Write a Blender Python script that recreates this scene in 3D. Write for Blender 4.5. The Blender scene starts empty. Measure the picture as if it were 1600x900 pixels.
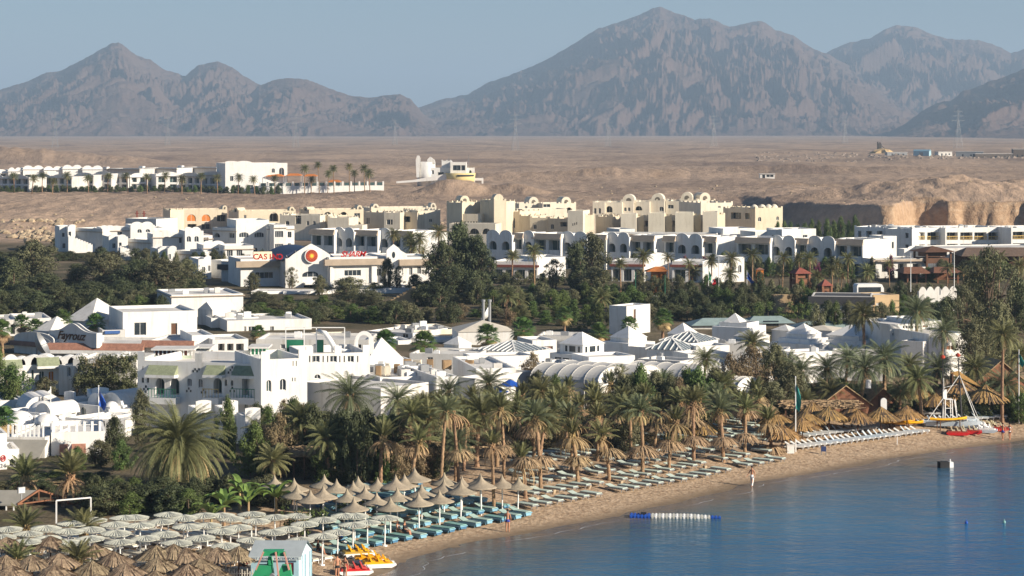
import bpy, math, random
import numpy as np
from mathutils import Vector, Matrix
random.seed(7)
R = math.radians
S = bpy.context.scene
COL = S.collection
F, HOR, CZ = 3600.0, 205.0, 32.0          # focal length in photo pixels, horizon row, eye height

# ------------------------------------------------------------------ camera
cam = bpy.data.objects.new('camera', bpy.data.cameras.new('camera'))
COL.objects.link(cam)
cam.location = (0, 0, CZ); cam.rotation_euler = (R(90), 0, 0)
cam.data.sensor_width = 36; cam.data.lens = 36*F/1600
cam.data.shift_y = -(450-HOR)/1600
cam.data.clip_start = 1; cam.data.clip_end = 60000
S.camera = cam
# ------------------------------------------------------------------ light
SUN_AZ, SUN_EL = 64, 22                   # degrees to the right of straight-behind-the-camera, above the horizon
sd = Vector((math.sin(R(SUN_AZ))*math.cos(R(SUN_EL)), -math.cos(R(SUN_AZ))*math.cos(R(SUN_EL)), math.sin(R(SUN_EL))))
W = bpy.data.worlds.new('World'); S.world = W; W.use_nodes = True
nt = W.node_tree
sky = nt.nodes.new('ShaderNodeTexSky'); sky.sky_type = 'NISHITA'; sky.sun_disc = False
sky.sun_elevation = R(SUN_EL); sky.sun_rotation = math.atan2(sd.x, sd.y)
sky.air_density = 1.0; sky.dust_density = 0.15; sky.ozone_density = 6.0; sky.altitude = 0
bg = nt.nodes['Background']; bg.inputs['Strength'].default_value = 0.051
nt.links.new(sky.outputs[0], bg.inputs['Color'])
sl = bpy.data.lights.new('sun', 'SUN'); sl.energy = 5.0; sl.angle = R(0.5); sl.color = (1.0, 0.88, 0.72)
so = bpy.data.objects.new('sun', sl); COL.objects.link(so)
so.rotation_euler = sd.to_track_quat('Z', 'Y').to_euler()
S.view_settings.view_transform = 'Standard'; S.view_settings.look = 'None'
S.view_settings.gamma = 1; S.view_settings.use_curve_mapping = False
S.view_settings.exposure = 0.74
S.render.engine = 'CYCLES'

# ------------------------------------------------------------------ helpers
def link(o, parent=None):
    COL.objects.link(o)
    if parent: o.parent = parent
    return o
def tag(o, label=None, cat=None, group=None, kind=None):
    if label:
        w = label.split()
        while len(w) > 16 and 'the' in w: w.remove('the')
        label = ' '.join(w)
    if label: o['label'] = label
    if cat: o['category'] = cat
    if group: o['group'] = group
    if kind: o['kind'] = kind
    return o
def thing(name, label, cat, loc=(0,0,0), rz=0, group=None):
    o = bpy.data.objects.new(name, None); o.location = loc; o.rotation_euler = (0,0,rz)
    link(o); o.empty_display_size = 0.5
    return tag(o, label, cat, group)
def copy_tree(o, parent=None):
    c = o.copy(); link(c)
    if parent: c.parent = parent
    for ch in o.children: copy_tree(ch, c)
    return c
def hide_proto(o): pass
class MB:
    def __init__(s): s.v=[]; s.f=[]; s.m=[]; s.cur=0
    def add(s, vs, fs):
        n=len(s.v); s.v.extend(vs)
        for f in fs: s.f.append(tuple(i+n for i in f)); s.m.append(s.cur)
        return s
    def quad(s,a,b,c,d): return s.add([a,b,c,d],[(0,1,2,3)])
    def box(s,x0,x1,y0,y1,z0,z1):
        v=[(x0,y0,z0),(x1,y0,z0),(x1,y1,z0),(x0,y1,z0),(x0,y0,z1),(x1,y0,z1),(x1,y1,z1),(x0,y1,z1)]
        return s.add(v,[(0,3,2,1),(4,5,6,7),(0,1,5,4),(1,2,6,5),(2,3,7,6),(3,0,4,7)])
    def bar(s,a,b,w,h=None):
        a=Vector(a); b=Vector(b); h=h or w; d=(b-a)
        if d.length<1e-6: return s
        d.normalize(); up=Vector((0,0,1)) if abs(d.z)<0.95 else Vector((1,0,0))
        x=d.cross(up).normalized()*w/2; y=x.cross(d).normalized()*h/2
        v=[tuple(p+q) for p in (a,b) for q in (-x-y,x-y,x+y,-x+y)]
        return s.add(v,[(3,2,1,0),(4,5,6,7),(0,1,5,4),(1,2,6,5),(2,3,7,6),(3,0,4,7)])
    def tube(s,pts,rad,n=8,cap=True):
        pts=[Vector(p) for p in pts]
        if not hasattr(rad,'__len__'): rad=[rad]*len(pts)
        vs=[]
        for i,p in enumerate(pts):
            d=(pts[min(i+1,len(pts)-1)]-pts[max(i-1,0)]).normalized()
            up=Vector((1,0,0)) if abs(d.x)<0.9 else Vector((0,1,0))
            x=d.cross(up).normalized(); y=d.cross(x)
            for k in range(n):
                a=2*math.pi*k/n; vs.append(tuple(p+x*math.cos(a)*rad[i]+y*math.sin(a)*rad[i]))
        fs=[]
        for i in range(len(pts)-1):
            for k in range(n):
                k2=(k+1)%n; fs.append((i*n+k,i*n+k2,(i+1)*n+k2,(i+1)*n+k))
        if cap: fs.append(tuple(range(n-1,-1,-1))); fs.append(tuple((len(pts)-1)*n+k for k in range(n)))
        return s.add(vs,fs)
    def lathe(s,prof,n=16,c=(0,0),a0=0,a1=2*math.pi,wob=None):
        full=abs(a1-a0-2*math.pi)<1e-6; m=n if full else n+1; vs=[]
        for j,(r,z) in enumerate(prof):
            for k in range(m):
                a=a0+(a1-a0)*k/n; w=wob(j,k) if wob else (1,0)
                vs.append((c[0]+r*w[0]*math.cos(a),c[1]+r*w[0]*math.sin(a),z+w[1]))
        fs=[]
        for j in range(len(prof)-1):
            for k in range(n):
                k2=(k+1)%m if full else k+1
                fs.append((j*m+k,j*m+k2,(j+1)*m+k2,(j+1)*m+k))
        return s.add(vs,fs)
    def prism(s,poly,axis,a,b):
        """extrude a 2-D outline along 'x','y' or 'z' from a to b"""
        def p(q,t): return {'x':(t,q[0],q[1]),'y':(q[0],t,q[1]),'z':(q[0],q[1],t)}[axis]
        n=len(poly); vs=[p(q,a) for q in poly]+[p(q,b) for q in poly]
        fs=[tuple(range(n-1,-1,-1)),tuple(range(n,2*n))]+[(i,(i+1)%n,(i+1)%n+n,i+n) for i in range(n)]
        return s.add(vs,fs)
    def xf(s,M,start=0):
        for i in range(start,len(s.v)): s.v[i]=tuple(M@Vector(s.v[i]))
        return s
    def mesh(s,name,mats,smooth=False):
        me=bpy.data.meshes.new(name); me.from_pydata(s.v,[],s.f)
        if not isinstance(mats,(list,tuple)): mats=[mats]
        for m in mats: me.materials.append(m)
        if len(mats)>1: me.polygons.foreach_set('material_index',s.m)
        if smooth: me.polygons.foreach_set('use_smooth',[True]*len(me.polygons))
        me.update(); return me
    def build(s,name,mats,parent=None,smooth=False,loc=None,rz=0):
        o=bpy.data.objects.new(name,s.mesh(name,mats,smooth))
        if loc: o.location=loc
        o.rotation_euler=(0,0,rz)
        return link(o,parent)
def text_mesh(body,size,depth,name,mat,parent,loc,rot=(R(90),0,0),shear=0,bold=0):
    cu=bpy.data.curves.new(name,'FONT'); cu.body=body; cu.size=size; cu.extrude=depth; cu.align_x='CENTER'; cu.align_y='CENTER'; cu.shear=shear; cu.offset=bold
    t=bpy.data.objects.new(name+'_src',cu); COL.objects.link(t)
    me=bpy.data.meshes.new_from_object(t); bpy.data.objects.remove(t)
    me.materials.clear(); me.materials.append(mat)
    o=bpy.data.objects.new(name,me); o.location=loc; o.rotation_euler=rot
    return link(o,parent)
ORD='first second third fourth fifth sixth seventh eighth ninth tenth eleventh twelfth thirteenth fourteenth fifteenth sixteenth seventeenth eighteenth nineteenth twentieth'.split()
def ordn(i):
    return ORD[i] if i<20 else ['twenty','thirty','forty','fifty','sixty','seventy'][(i+1)//10-2]+('th' if False else '-'+ORD[(i+1)%10-1] if (i+1)%10 else '')

# ------------------------------------------------------------------ noise (numpy)
def _h(ix,iy,seed):
    n=(ix.astype(np.int64)*374761393+iy.astype(np.int64)*668265263+seed*144665)&0x7fffffff
    n=((n^(n>>13))*1274126177)&0x7fffffff
    return ((n^(n>>16))&0xffff)/65535.0*2*math.pi
def perlin(x,y,seed=0):
    x=np.asarray(x,float); y=np.asarray(y,float)
    ix=np.floor(x); iy=np.floor(y); fx=x-ix; fy=y-iy
    def g(a,b):
        t=_h(ix+a,iy+b,seed); return np.cos(t)*(fx-a)+np.sin(t)*(fy-b)
    sx=fx*fx*fx*(fx*(fx*6-15)+10); sy=fy*fy*fy*(fy*(fy*6-15)+10)
    n0=g(0,0)*(1-sx)+g(1,0)*sx; n1=g(0,1)*(1-sx)+g(1,1)*sx
    return (n0*(1-sy)+n1*sy)*1.5
def fbm(x,y,o=4,seed=0):
    r=0; a=1; t=0
    for i in range(o): r=r+a*perlin(x*2**i,y*2**i,seed+i); t+=a; a*=.5
    return r/t
def ridged(x,y,o=5,seed=0,gain=.5):
    r=0; a=1; t=0; w=1
    for i in range(o):
        n=1-np.abs(perlin(x*2.07**i,y*2.07**i,seed+i)); n=n*n*w; w=np.clip(n*1.6,0,1)
        r=r+a*n; t+=a; a*=gain
    return r/t
def sstep(a,b,x):
    t=np.clip((x-a)/(b-a),0,1); return t*t*(3-2*t)

# ------------------------------------------------------------------ materials
MATS={}
def mat(name,col,rough=.8,var=.12,scale=1.0,bump=0.0,bscale=None,spec=.3,metal=0,col2=None,rnd=0.0,detail=5,stretch=None,coord='Object',trans=0,streak=0):
    if name in MATS: return MATS[name]
    m=bpy.data.materials.new(name); m.use_nodes=True; n=m.node_tree; b=n.nodes['Principled BSDF']
    b.inputs['Roughness'].default_value=rough; b.inputs['Specular IOR Level'].default_value=spec; b.inputs['Metallic'].default_value=metal
    tc=n.nodes.new('ShaderNodeTexCoord'); src=tc.outputs[coord]
    if stretch:
        mp=n.nodes.new('ShaderNodeMapping'); mp.inputs['Scale'].default_value=stretch; n.links.new(src,mp.inputs[0]); src=mp.outputs[0]
    no=n.nodes.new('ShaderNodeTexNoise'); no.inputs['Scale'].default_value=scale; no.inputs['Detail'].default_value=detail; no.inputs['Roughness'].default_value=.65
    n.links.new(src,no.inputs['Vector'])
    ra=n.nodes.new('ShaderNodeValToRGB'); c1=[c*(1-var) for c in col]; c2=col2 or [min(1,c*(1+var)) for c in col]
    ra.color_ramp.elements[0].position=.32; ra.color_ramp.elements[1].position=.68
    ra.color_ramp.elements[0].color=(*c1,1); ra.color_ramp.elements[1].color=(*c2,1)
    n.links.new(no.outputs['Fac'],ra.inputs[0]); out=ra.outputs[0]
    if rnd:
        oi=n.nodes.new('ShaderNodeObjectInfo'); hs=n.nodes.new('ShaderNodeHueSaturation')
        mr=n.nodes.new('ShaderNodeMapRange'); mr.inputs[3].default_value=1-rnd; mr.inputs[4].default_value=1+rnd
        n.links.new(oi.outputs['Random'],mr.inputs[0]); n.links.new(mr.outputs[0],hs.inputs['Value']); 
        mr2=n.nodes.new('ShaderNodeMapRange'); mr2.inputs[3].default_value=.5-rnd*.08; mr2.inputs[4].default_value=.5+rnd*.08
        ml=n.nodes.new('ShaderNodeMath'); ml.operation='FRACT'; mm=n.nodes.new('ShaderNodeMath'); mm.operation='MULTIPLY'; mm.inputs[1].default_value=7.3
        n.links.new(oi.outputs['Random'],mm.inputs[0]); n.links.new(mm.outputs[0],ml.inputs[0]); n.links.new(ml.outputs[0],mr2.inputs[0]); n.links.new(mr2.outputs[0],hs.inputs['Hue'])
        n.links.new(out,hs.inputs['Color']); out=hs.outputs[0]
    if streak:     # grime washed down the walls
        mp2=n.nodes.new('ShaderNodeMapping'); mp2.inputs['Scale'].default_value=(1.3,1.3,.16); g2=n.nodes.new('ShaderNodeNewGeometry'); n.links.new(g2.outputs['Position'],mp2.inputs[0])
        n2=n.nodes.new('ShaderNodeTexNoise'); n2.inputs['Scale'].default_value=1.1; n2.inputs['Detail'].default_value=6; n2.inputs['Roughness'].default_value=.7; n.links.new(mp2.outputs[0],n2.inputs['Vector'])
        r2=n.nodes.new('ShaderNodeValToRGB'); r2.color_ramp.elements[0].position=.5; r2.color_ramp.elements[1].position=.78; r2.color_ramp.elements[0].color=(1,1,1,1); r2.color_ramp.elements[1].color=(1-streak,1-streak*1.15,1-streak*1.4,1); n.links.new(n2.outputs['Fac'],r2.inputs[0])
        m2=n.nodes.new('ShaderNodeMix'); m2.data_type='RGBA'; m2.blend_type='MULTIPLY'; m2.inputs[0].default_value=1; n.links.new(out,m2.inputs[6]); n.links.new(r2.outputs[0],m2.inputs[7]); out=m2.outputs[2]
    n.links.new(out,b.inputs['Base Color'])
    if bump:
        bn=n.nodes.new('ShaderNodeTexNoise'); bn.inputs['Scale'].default_value=bscale or scale*4; bn.inputs['Detail'].default_value=4; n.links.new(src,bn.inputs['Vector'])
        bu=n.nodes.new('ShaderNodeBump'); bu.inputs['Strength'].default_value=1; bu.inputs['Distance'].default_value=bump
        n.links.new(bn.outputs['Fac'],bu.inputs['Height']); n.links.new(bu.outputs[0],b.inputs['Normal'])
    if trans:
        tr=n.nodes.new('ShaderNodeBsdfTranslucent'); mx=n.nodes.new('ShaderNodeMixShader'); mx.inputs[0].default_value=trans
        n.links.new(out,tr.inputs[0]); n.links.new(b.outputs[0],mx.inputs[1]); n.links.new(tr.outputs[0],mx.inputs[2])
        n.links.new(mx.outputs[0],n.nodes['Material Output'].inputs[0])
    MATS[name]=m; return m
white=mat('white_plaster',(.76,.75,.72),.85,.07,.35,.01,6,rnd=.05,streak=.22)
white2=mat('shaded_and_weathered_white_plaster',(.64,.63,.60),.9,.12,.3,.01,6,rnd=.07,streak=.3)  # darker plaster: shade put into walls turned from the sun, wear elsewhere
roofw=mat('flat_roof_coating',(.62,.60,.56),.9,.22,.25)
cream=mat('cream_plaster',(.66,.58,.44),.9,.08,.3,.01,5,rnd=.06,streak=.2)
cream2=mat('pale_cream_plaster',(.70,.64,.52),.9,.08,.3,.01,5,rnd=.06,streak=.2)
glass=mat('dark_window_glass',(.035,.045,.055),.12,.3,.8,spec=.6)
glassg=mat('greenish_door_glass',(.06,.10,.10),.15,.3,.8,spec=.6)
frame_m=mat('white_painted_frame',(.72,.72,.70),.5,.05)
tan_roof=mat('tan_fascia',(.42,.34,.26),.85,.15,.6)
redtrim=mat('red_brown_trim',(.24,.075,.055),.8,.2,.5)
tile=mat('terracotta_tile',(.32,.16,.11),.85,.25,2.5,.03,8)
tileg=mat('green_glazed_tile',(.27,.30,.19),.7,.2,3,.03,8)
green=mat('green_paint',(.02,.16,.09),.5,.15)
greenl=mat('bright_green_paint',(.03,.30,.13),.45,.12)
teal=mat('teal_vinyl',(.20,.38,.36),.6,.15,2,rnd=.08)
blue=mat('blue_plastic',(.02,.09,.42),.4,.15)
bluel=mat('light_blue_paint',(.34,.52,.60),.6,.08,1)
navy=mat('navy_roof_sheet',(.015,.03,.08),.45,.15)
red=mat('red_paint',(.55,.02,.02),.45,.12)
orange=mat('orange_paint',(.62,.20,.04),.6,.15)
yellow=mat('yellow_plastic',(.80,.42,.01),.4,.1)
yellowp=mat('pale_yellow_plaster',(.72,.58,.27),.85,.06)
ochre=mat('ochre_railing',(.55,.38,.12),.7,.1)
wood=mat('dark_wood',(.12,.06,.035),.8,.3,2,stretch=(1,1,.3))
woodr=mat('reddish_wood',(.22,.10,.055),.8,.3,2)
grey=mat('grey_canvas',(.26,.25,.22),.9,.1,1)
metal=mat('grey_metal',(.30,.31,.32),.45,.1,metal=.3)
black=mat('black_cloth',(.02,.02,.022),.8,.2)
wplas=mat('white_plastic',(.80,.80,.78),.45,.05)
lgreen=mat('pale_green_mattress',(.46,.54,.48),.85,.12,2,rnd=.07)
slat=mat('whitewashed_reed',(.41,.42,.36),.85,.25,5,.02,25,rnd=.06)
thatch=mat('palm_thatch',(.33,.25,.16),.95,.45,6,.05,30,rnd=.12)
thatchd=mat('dry_frond_thatch',(.36,.26,.15),.95,.4,3,.04,20,rnd=.12)
thatchy=mat('golden_thatch',(.40,.25,.10),.95,.4,6,.05,28,rnd=.08)
felt=mat('tan_woven_reed',(.33,.28,.205),.95,.15,4,.03,22,rnd=.06)
trunkm=mat('palm_trunk_bark',(.30,.19,.115),.95,.4,3,.05,12,rnd=.1)
barkm=mat('grey_brown_bark',(.14,.10,.07),.95,.3,3,.05,12)
frond=mat('palm_frond_green',(.17,.175,.075),.6,.35,.7,rnd=.25,trans=.18)
frondd=mat('dry_frond',(.44,.31,.165),.85,.3,.8,rnd=.2,trans=.12)
frondb=mat('blue_green_frond',(.155,.18,.095),.55,.3,.7,rnd=.2,trans=.18)
leafd=mat('dark_olive_leaves',(.09,.105,.048),.65,.45,.25,rnd=.22,trans=.2)
leafb=mat('bright_green_leaves',(.10,.145,.04),.6,.35,.35,rnd=.22,trans=.22)
leafo=mat('olive_grey_leaves',(.145,.145,.075),.7,.35,.3,rnd=.2,trans=.18)
leafr=mat('brownish_leaves',(.20,.155,.085),.7,.45,.6,rnd=.2,trans=.15)
leafp=mat('magenta_bougainvillea',(.16,.03,.07),.7,.4,.8,rnd=.2,trans=.15)
banana=mat('banana_leaf',(.16,.24,.06),.5,.4,1.2,rnd=.1,trans=.25)
skin=mat('tanned_skin',(.46,.22,.13),.6,.08,8)
hairm=mat('dark_hair',(.025,.015,.01),.7,.2,8)
tentm=mat('tent_fabric_white',(.50,.49,.46),.8,.08,.5)
# ------------------------------------------------------------------ shore, land heights
SH=np.array([[40,-118],[100,-66],[150,-22.5],[165,-8.6],[173.7,-4.6],[180.5,0],[192,11.5],[208.7,23.4],[216,31],[224,38],[237,53],[260,84],[320,170],[420,340],[900,1200]],float)
def shore_x(y): return np.interp(y,SH[:,0],SH[:,1])
def inland(x,y): return (shore_x(y)-x)*0.76
def plateau_edge(u,y):
    k=np.interp(u,[-.5,-.2,.02,.10,.111,.120,.160,.166,.174,.24,.5],[600,600,610,640,668,660,600,602,652,640,640])
    wd=np.interp(u,[-.5,.02,.10,.112,.16,.168,.5],[225,215,150,24,17,11,11])
    k=k+(u>.165)*fbm(u*75,y*0,4,91)*7
    return k,wd
def terr(x,y):
    x=np.asarray(x,float); y=np.asarray(y,float); u=x/np.maximum(y,1)
    d=inland(x,y)
    z=np.where(d<0,np.maximum(d*.10,-3.2),0)
    z=z+1.7*sstep(0,20,d)+ .9*sstep(40,160,d)*sstep(200,300,y)+1.2*sstep(320,560,y)
    z=z+.035*fbm(x*.5,y*.5,2,5)*(d>1)
    ke,wd=plateau_edge(u,y); t=np.clip((y-ke)/wd,0,1); tt=t*t*(3-2*t)
    rise=np.interp(u,[-.5,.02,.11,.16,.24],[6.6,6.6,7.5,8.2,8.6])
    z=z+rise*tt
    z=z+np.clip((y-900)/7000,0,1)*6
    des=sstep(560,660,y)*sstep(8000,2500,y)
    z=z+des*(fbm(x/38,y/60,4,11)*1.5+fbm(x/7,y/14,3,21)*.45)*sstep(0.0,.6,tt+.25*(y>620))
    z=z+des*sstep(900,1300,y)*fbm(x/160,y/300,3,33)*3.0
    # eroded gullies on the clay cliff at right
    z=z+des*(tt>.03)*fbm(x/2.6,y/5,3,61)*.35
    cl=(u>.162)*sstep(.5,0,np.abs(t-.5))*(y>600)
    z=z+cl*(fbm(x/4.5,y/16,3,41)*2.2+fbm(x/1.6,y/9,3,42)*1.5)
    # spoil mounds on the plateau at right and by the villa
    def mound(cx,cy,sx,sy,h): 
        return h*np.clip(1-np.sqrt(((x-cx)/sx)**2+((y-cy)/sy)**2),0,1)**.9*(1+.25*fbm(x/8,y/8,3,51))
    z=z+mound(132,690,34,30,7)+mound(158,720,26,26,5)+mound(-22,800,13,11,5.0)+mound(-10,806,16,9,4.0)+mound(4,802,11,8,3)
    z=z+mound(-135,640,26,12,3.0)+mound(-112,650,22,10,2.5)+mound(100,700,30,14,3)+mound(-2,1010,60,24,5)+mound(50,1060,90,26,4.5)+mound(120,1120,120,20,4)
    z=z+mound(-330,1500,120,40,14)*1.0
    # cutting behind the plateau at far right (falls into shade)
    z=z-6*sstep(0,14,y-735)*sstep(40,0,y-800)*sstep(.193,.207,u)
    return z
def tz(x,y): return float(terr(x,y))
def ux(px): return (px-800)/F
def X(px,D): return ux(px)*D
def Z(py,D): return CZ-(py-HOR)*D/F
def ground_at(px,py,h=0):
    """the distance at which an object h metres tall has its top at this pixel"""
    u=ux(px); lo=100.0; Ds=np.arange(95,1500,1.0)
    g=CZ-(py-HOR)*Ds/F-(terr(u*Ds,Ds)+h); i=np.argmax(g<0)
    if i==0: return float(Ds[-1])
    a,b=g[i-1],g[i]; return float(Ds[i-1]+a/(a-b))
def spot(px,py,h=0):
    D=ground_at(px,py,h); x=X(px,D); return x,D,tz(x,D)

# one sheet: fan-shaped grid, rows closer together near the camera
nu=620; us=np.linspace(-.42,.42,nu)
rows=np.concatenate([np.arange(60,150,2.5),np.arange(150,260,.8),np.arange(260,560,2.5),np.arange(560,860,1.1),np.geomspace(860,30000,190)])
U,Y=np.meshgrid(us,rows); Xg=U*Y; Zg=terr(Xg,Y)
V=np.stack([Xg,Y,Zg],-1).reshape(-1,3); nr=len(rows)
i0=(np.arange(nr-1)[:,None]*nu+np.arange(nu-1)[None,:]).ravel()
FC=np.stack([i0,i0+1,i0+nu+1,i0+nu],-1)
me=bpy.data.meshes.new('ground')
me.vertices.add(len(V)); me.vertices.foreach_set('co',V.ravel())
me.loops.add(len(FC)*4); me.loops.foreach_set('vertex_index',FC.ravel().astype(np.int32))
me.polygons.add(len(FC)); me.polygons.foreach_set('loop_start',np.arange(0,len(FC)*4,4,dtype=np.int32))
me.update(calc_edges=True); me.polygons.foreach_set('use_smooth',[True]*len(FC))
x=V[:,0]; y=V[:,1]; d=inland(x,y); u=x/y
beach=sstep(30,16,d)+sstep(60,40,d)*sstep(.10,.12,u)*(y>170); beach=np.clip(beach,0,1)
desert=sstep(560,610,y)
ke,wd=plateau_edge(u,y); t=(y-ke)/wd
clay=np.clip((u>.160)*(t>-.15)*(t<1.15)*1.0+sstep(.25,.6,fbm(x/60,y/160,3,77)*desert*sstep(700,900,y)*sstep(2600,1200,y))*.8,0,1)
wet=sstep(4.5,1.2,d)
ca=me.color_attributes.new('zone','FLOAT_COLOR','POINT')
ca.data.foreach_set('color',np.stack([beach,desert,clay,wet],-1).astype(np.float32).ravel())
gm=bpy.data.materials.new('ground_soil_and_sand'); gm.use_nodes=True; n=gm.node_tree; b=n.nodes['Principled BSDF']; b.inputs['Roughness'].default_value=.95; b.inputs['Specular IOR Level'].default_value=.1
def N(t,**k):
    o=n.nodes.new(t)
    for a,v in k.items(): setattr(o,a,v)
    return o
geo=N('ShaderNodeNewGeometry'); at=N('ShaderNodeAttribute',attribute_name='zone'); sep=N('ShaderNodeSeparateColor'); n.links.new(at.outputs['Color'],sep.inputs[0])
def noise(sc,det=5,st=(1,1,1),ro=.6):
    mp=N('ShaderNodeMapping'); mp.inputs['Scale'].default_value=st; n.links.new(geo.outputs['Position'],mp.inputs[0])
    o=N('ShaderNodeTexNoise'); o.inputs['Scale'].default_value=sc; o.inputs['Detail'].default_value=det; o.inputs['Roughness'].default_value=ro
    n.links.new(mp.outputs[0],o.inputs['Vector']); return o.outputs['Fac']
def ramp(f,stops):
    r=N('ShaderNodeValToRGB'); el=r.color_ramp.elements
    while len(el)<len(stops): el.new(.5)
    for e,(p,c) in zip(el,stops): e.position=p; e.color=(*c,1)
    n.links.new(f,r.inputs[0]); return r.outputs[0]
def mix(f,a,c):
    o=N('ShaderNodeMix',data_type='RGBA'); n.links.new(f,o.inputs[0]); n.links.new(a,o.inputs[6]); n.links.new(c,o.inputs[7]); return o.outputs[2]
soil=ramp(noise(.12,6),[(.3,(.055,.055,.03)),(.48,(.10,.085,.052)),(.62,(.17,.135,.09)),(.75,(.22,.17,.12))])
sand=ramp(noise(1.6,5,(1,1,1),.75),[(.36,(.25,.17,.11)),(.5,(.41,.30,.20)),(.66,(.50,.38,.265))])
wets=ramp(noise(.6,4),[(.3,(.17,.125,.08)),(.7,(.24,.18,.12))])
dgrav=ramp(noise(.012,8,(1,.45,1),.62),[(.36,(.27,.20,.155)),(.46,(.38,.28,.205)),(.56,(.45,.33,.24)),(.68,(.52,.38,.27))])
dfine=ramp(noise(.25,5,(1,.5,1),.7),[(.35,(.75,.75,.75)),(.65,(1.12,1.1,1.08))])
mul=N('ShaderNodeMix',data_type='RGBA',blend_type='MULTIPLY'); mul.inputs[0].default_value=1; n.links.new(dgrav,mul.inputs[6]); n.links.new(dfine,mul.inputs[7])
clayc=ramp(noise(.35,5,(1,1,2.5)),[(.3,(.31,.205,.13)),(.5,(.42,.285,.18)),(.7,(.49,.36,.24))])
c=mix(sep.outputs[0],soil,sand); c=mix(at.outputs['Alpha'],c,wets); c=mix(sep.outputs[1],c,mul.outputs[2]); c=mix(sep.outputs[2],c,clayc)
n.links.new(c,b.inputs['Base Color'])
# footprints on the sand, stones on the desert
bu=N('ShaderNodeBump'); bu.inputs['Distance'].default_value=.065; bu.inputs['Strength'].default_value=.9
vo=N('ShaderNodeTexVoronoi'); vo.inputs['Scale'].default_value=2.6; n.links.new(geo.outputs['Position'],vo.inputs['Vector'])
ad=N('ShaderNodeMath',operation='ADD'); n.links.new(vo.outputs['Distance'],ad.inputs[0]); n.links.new(noise(5.0,3),ad.inputs[1])
dry=N('ShaderNodeMath',operation='SUBTRACT'); dry.inputs[0].default_value=1; n.links.new(at.outputs['Alpha'],dry.inputs[1])
mu=N('ShaderNodeMath',operation='MULTIPLY'); n.links.new(ad.outputs[0],mu.inputs[0]); n.links.new(dry.outputs[0],mu.inputs[1])
n.links.new(mu.outputs[0],bu.inputs['Height'])
bu2=N('ShaderNodeBump'); bu2.inputs['Distance'].default_value=2.2; bu2.inputs['Strength'].default_value=.8
mu2=N('ShaderNodeMath',operation='MULTIPLY'); n.links.new(noise(.09,7,(1,.6,1),.7),mu2.inputs[0]); n.links.new(sep.outputs[1],mu2.inputs[1])
n.links.new(mu2.outputs[0],bu2.inputs['Height']); n.links.new(bu.outputs[0],bu2.inputs['Normal']); n.links.new(bu2.outputs[0],b.inputs['Normal'])
rr=N('ShaderNodeMapRange'); rr.inputs[3].default_value=.95; rr.inputs[4].default_value=.45; n.links.new(at.outputs['Alpha'],rr.inputs[0]); n.links.new(rr.outputs[0],b.inputs['Roughness'])
me.materials.append(gm)
g=link(bpy.data.objects.new('ground',me)); tag(g,'sandy beach, garden soil and brown gravel desert behind the resort',kind='structure')

# ------------------------------------------------------------------ sea
wm=bpy.data.materials.new('sea_water'); wm.use_nodes=True; n=wm.node_tree; b=n.nodes['Principled BSDF']
b.inputs['Roughness'].default_value=.09; b.inputs['IOR'].default_value=1.33
geo=N('ShaderNodeNewGeometry'); at=N('ShaderNodeAttribute',attribute_name='depth')
wc=ramp(at.outputs['Fac'],[(0,(.15,.125,.11)),(.10,(.06,.11,.14)),(.35,(.018,.12,.22)),(1,(.007,.095,.225))])
pn=ramp(noise(.03,3,(1,1,1)),[(.35,(.75,.8,.85)),(.65,(1.15,1.15,1.1))])
mul=N('ShaderNodeMix',data_type='RGBA',blend_type='MULTIPLY'); mul.inputs[0].default_value=1; n.links.new(wc,mul.inputs[6]); n.links.new(pn,mul.inputs[7]); n.links.new(mul.outputs[2],b.inputs['Base Color'])
bu=N('ShaderNodeBump'); bu.inputs['Distance'].default_value=.10; bu.inputs['Strength'].default_value=.8
n.links.new(noise(1.1,5,(1,1.6,1),.6),bu.inputs['Height'])
bu2=N('ShaderNodeBump'); bu2.inputs['Distance'].default_value=.35; bu2.inputs['Strength'].default_value=.5; n.links.new(noise(.22,3,(1,1.7,1)),bu2.inputs['Height']); n.links.new(bu.outputs[0],bu2.inputs['Normal'])
n.links.new(bu2.outputs[0],b.inputs['Normal'])
ds=np.concatenate([np.linspace(-1.5,14,32),np.geomspace(16,900,34)]); ss=np.concatenate([np.arange(60,160,8),np.arange(160,262,1.0),np.geomspace(264,420,14)])
vs=[];fs=[];dep=[]
for j,yy in enumerate(ss):
    sx=float(shore_x(yy))
    for i,dd in enumerate(ds):
        w=.35*math.sin(yy*.35)+.25*math.sin(yy*.83+1)
        vs.append((sx+(dd+(w if dd<2 else 0))/.76,yy,0.0 if dd>.8 else 0.02*(.8-dd)+0.0)); dep.append(min(1,max(0,dd)/30))
k=len(ds)
for j in range(len(ss)-1):
    for i in range(k-1): fs.append((j*k+i,j*k+i+1,(j+1)*k+i+1,(j+1)*k+i))
me=bpy.data.meshes.new('sea'); me.from_pydata(vs,[],fs); a=me.attributes.new('depth','FLOAT','POINT'); a.data.foreach_set('value',dep); me.polygons.foreach_set('use_smooth',[True]*len(fs)); me.materials.append(wm)
tag(link(bpy.data.objects.new('sea',me)),'calm blue sea with small ripples, paler along the shore',kind='structure')
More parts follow.
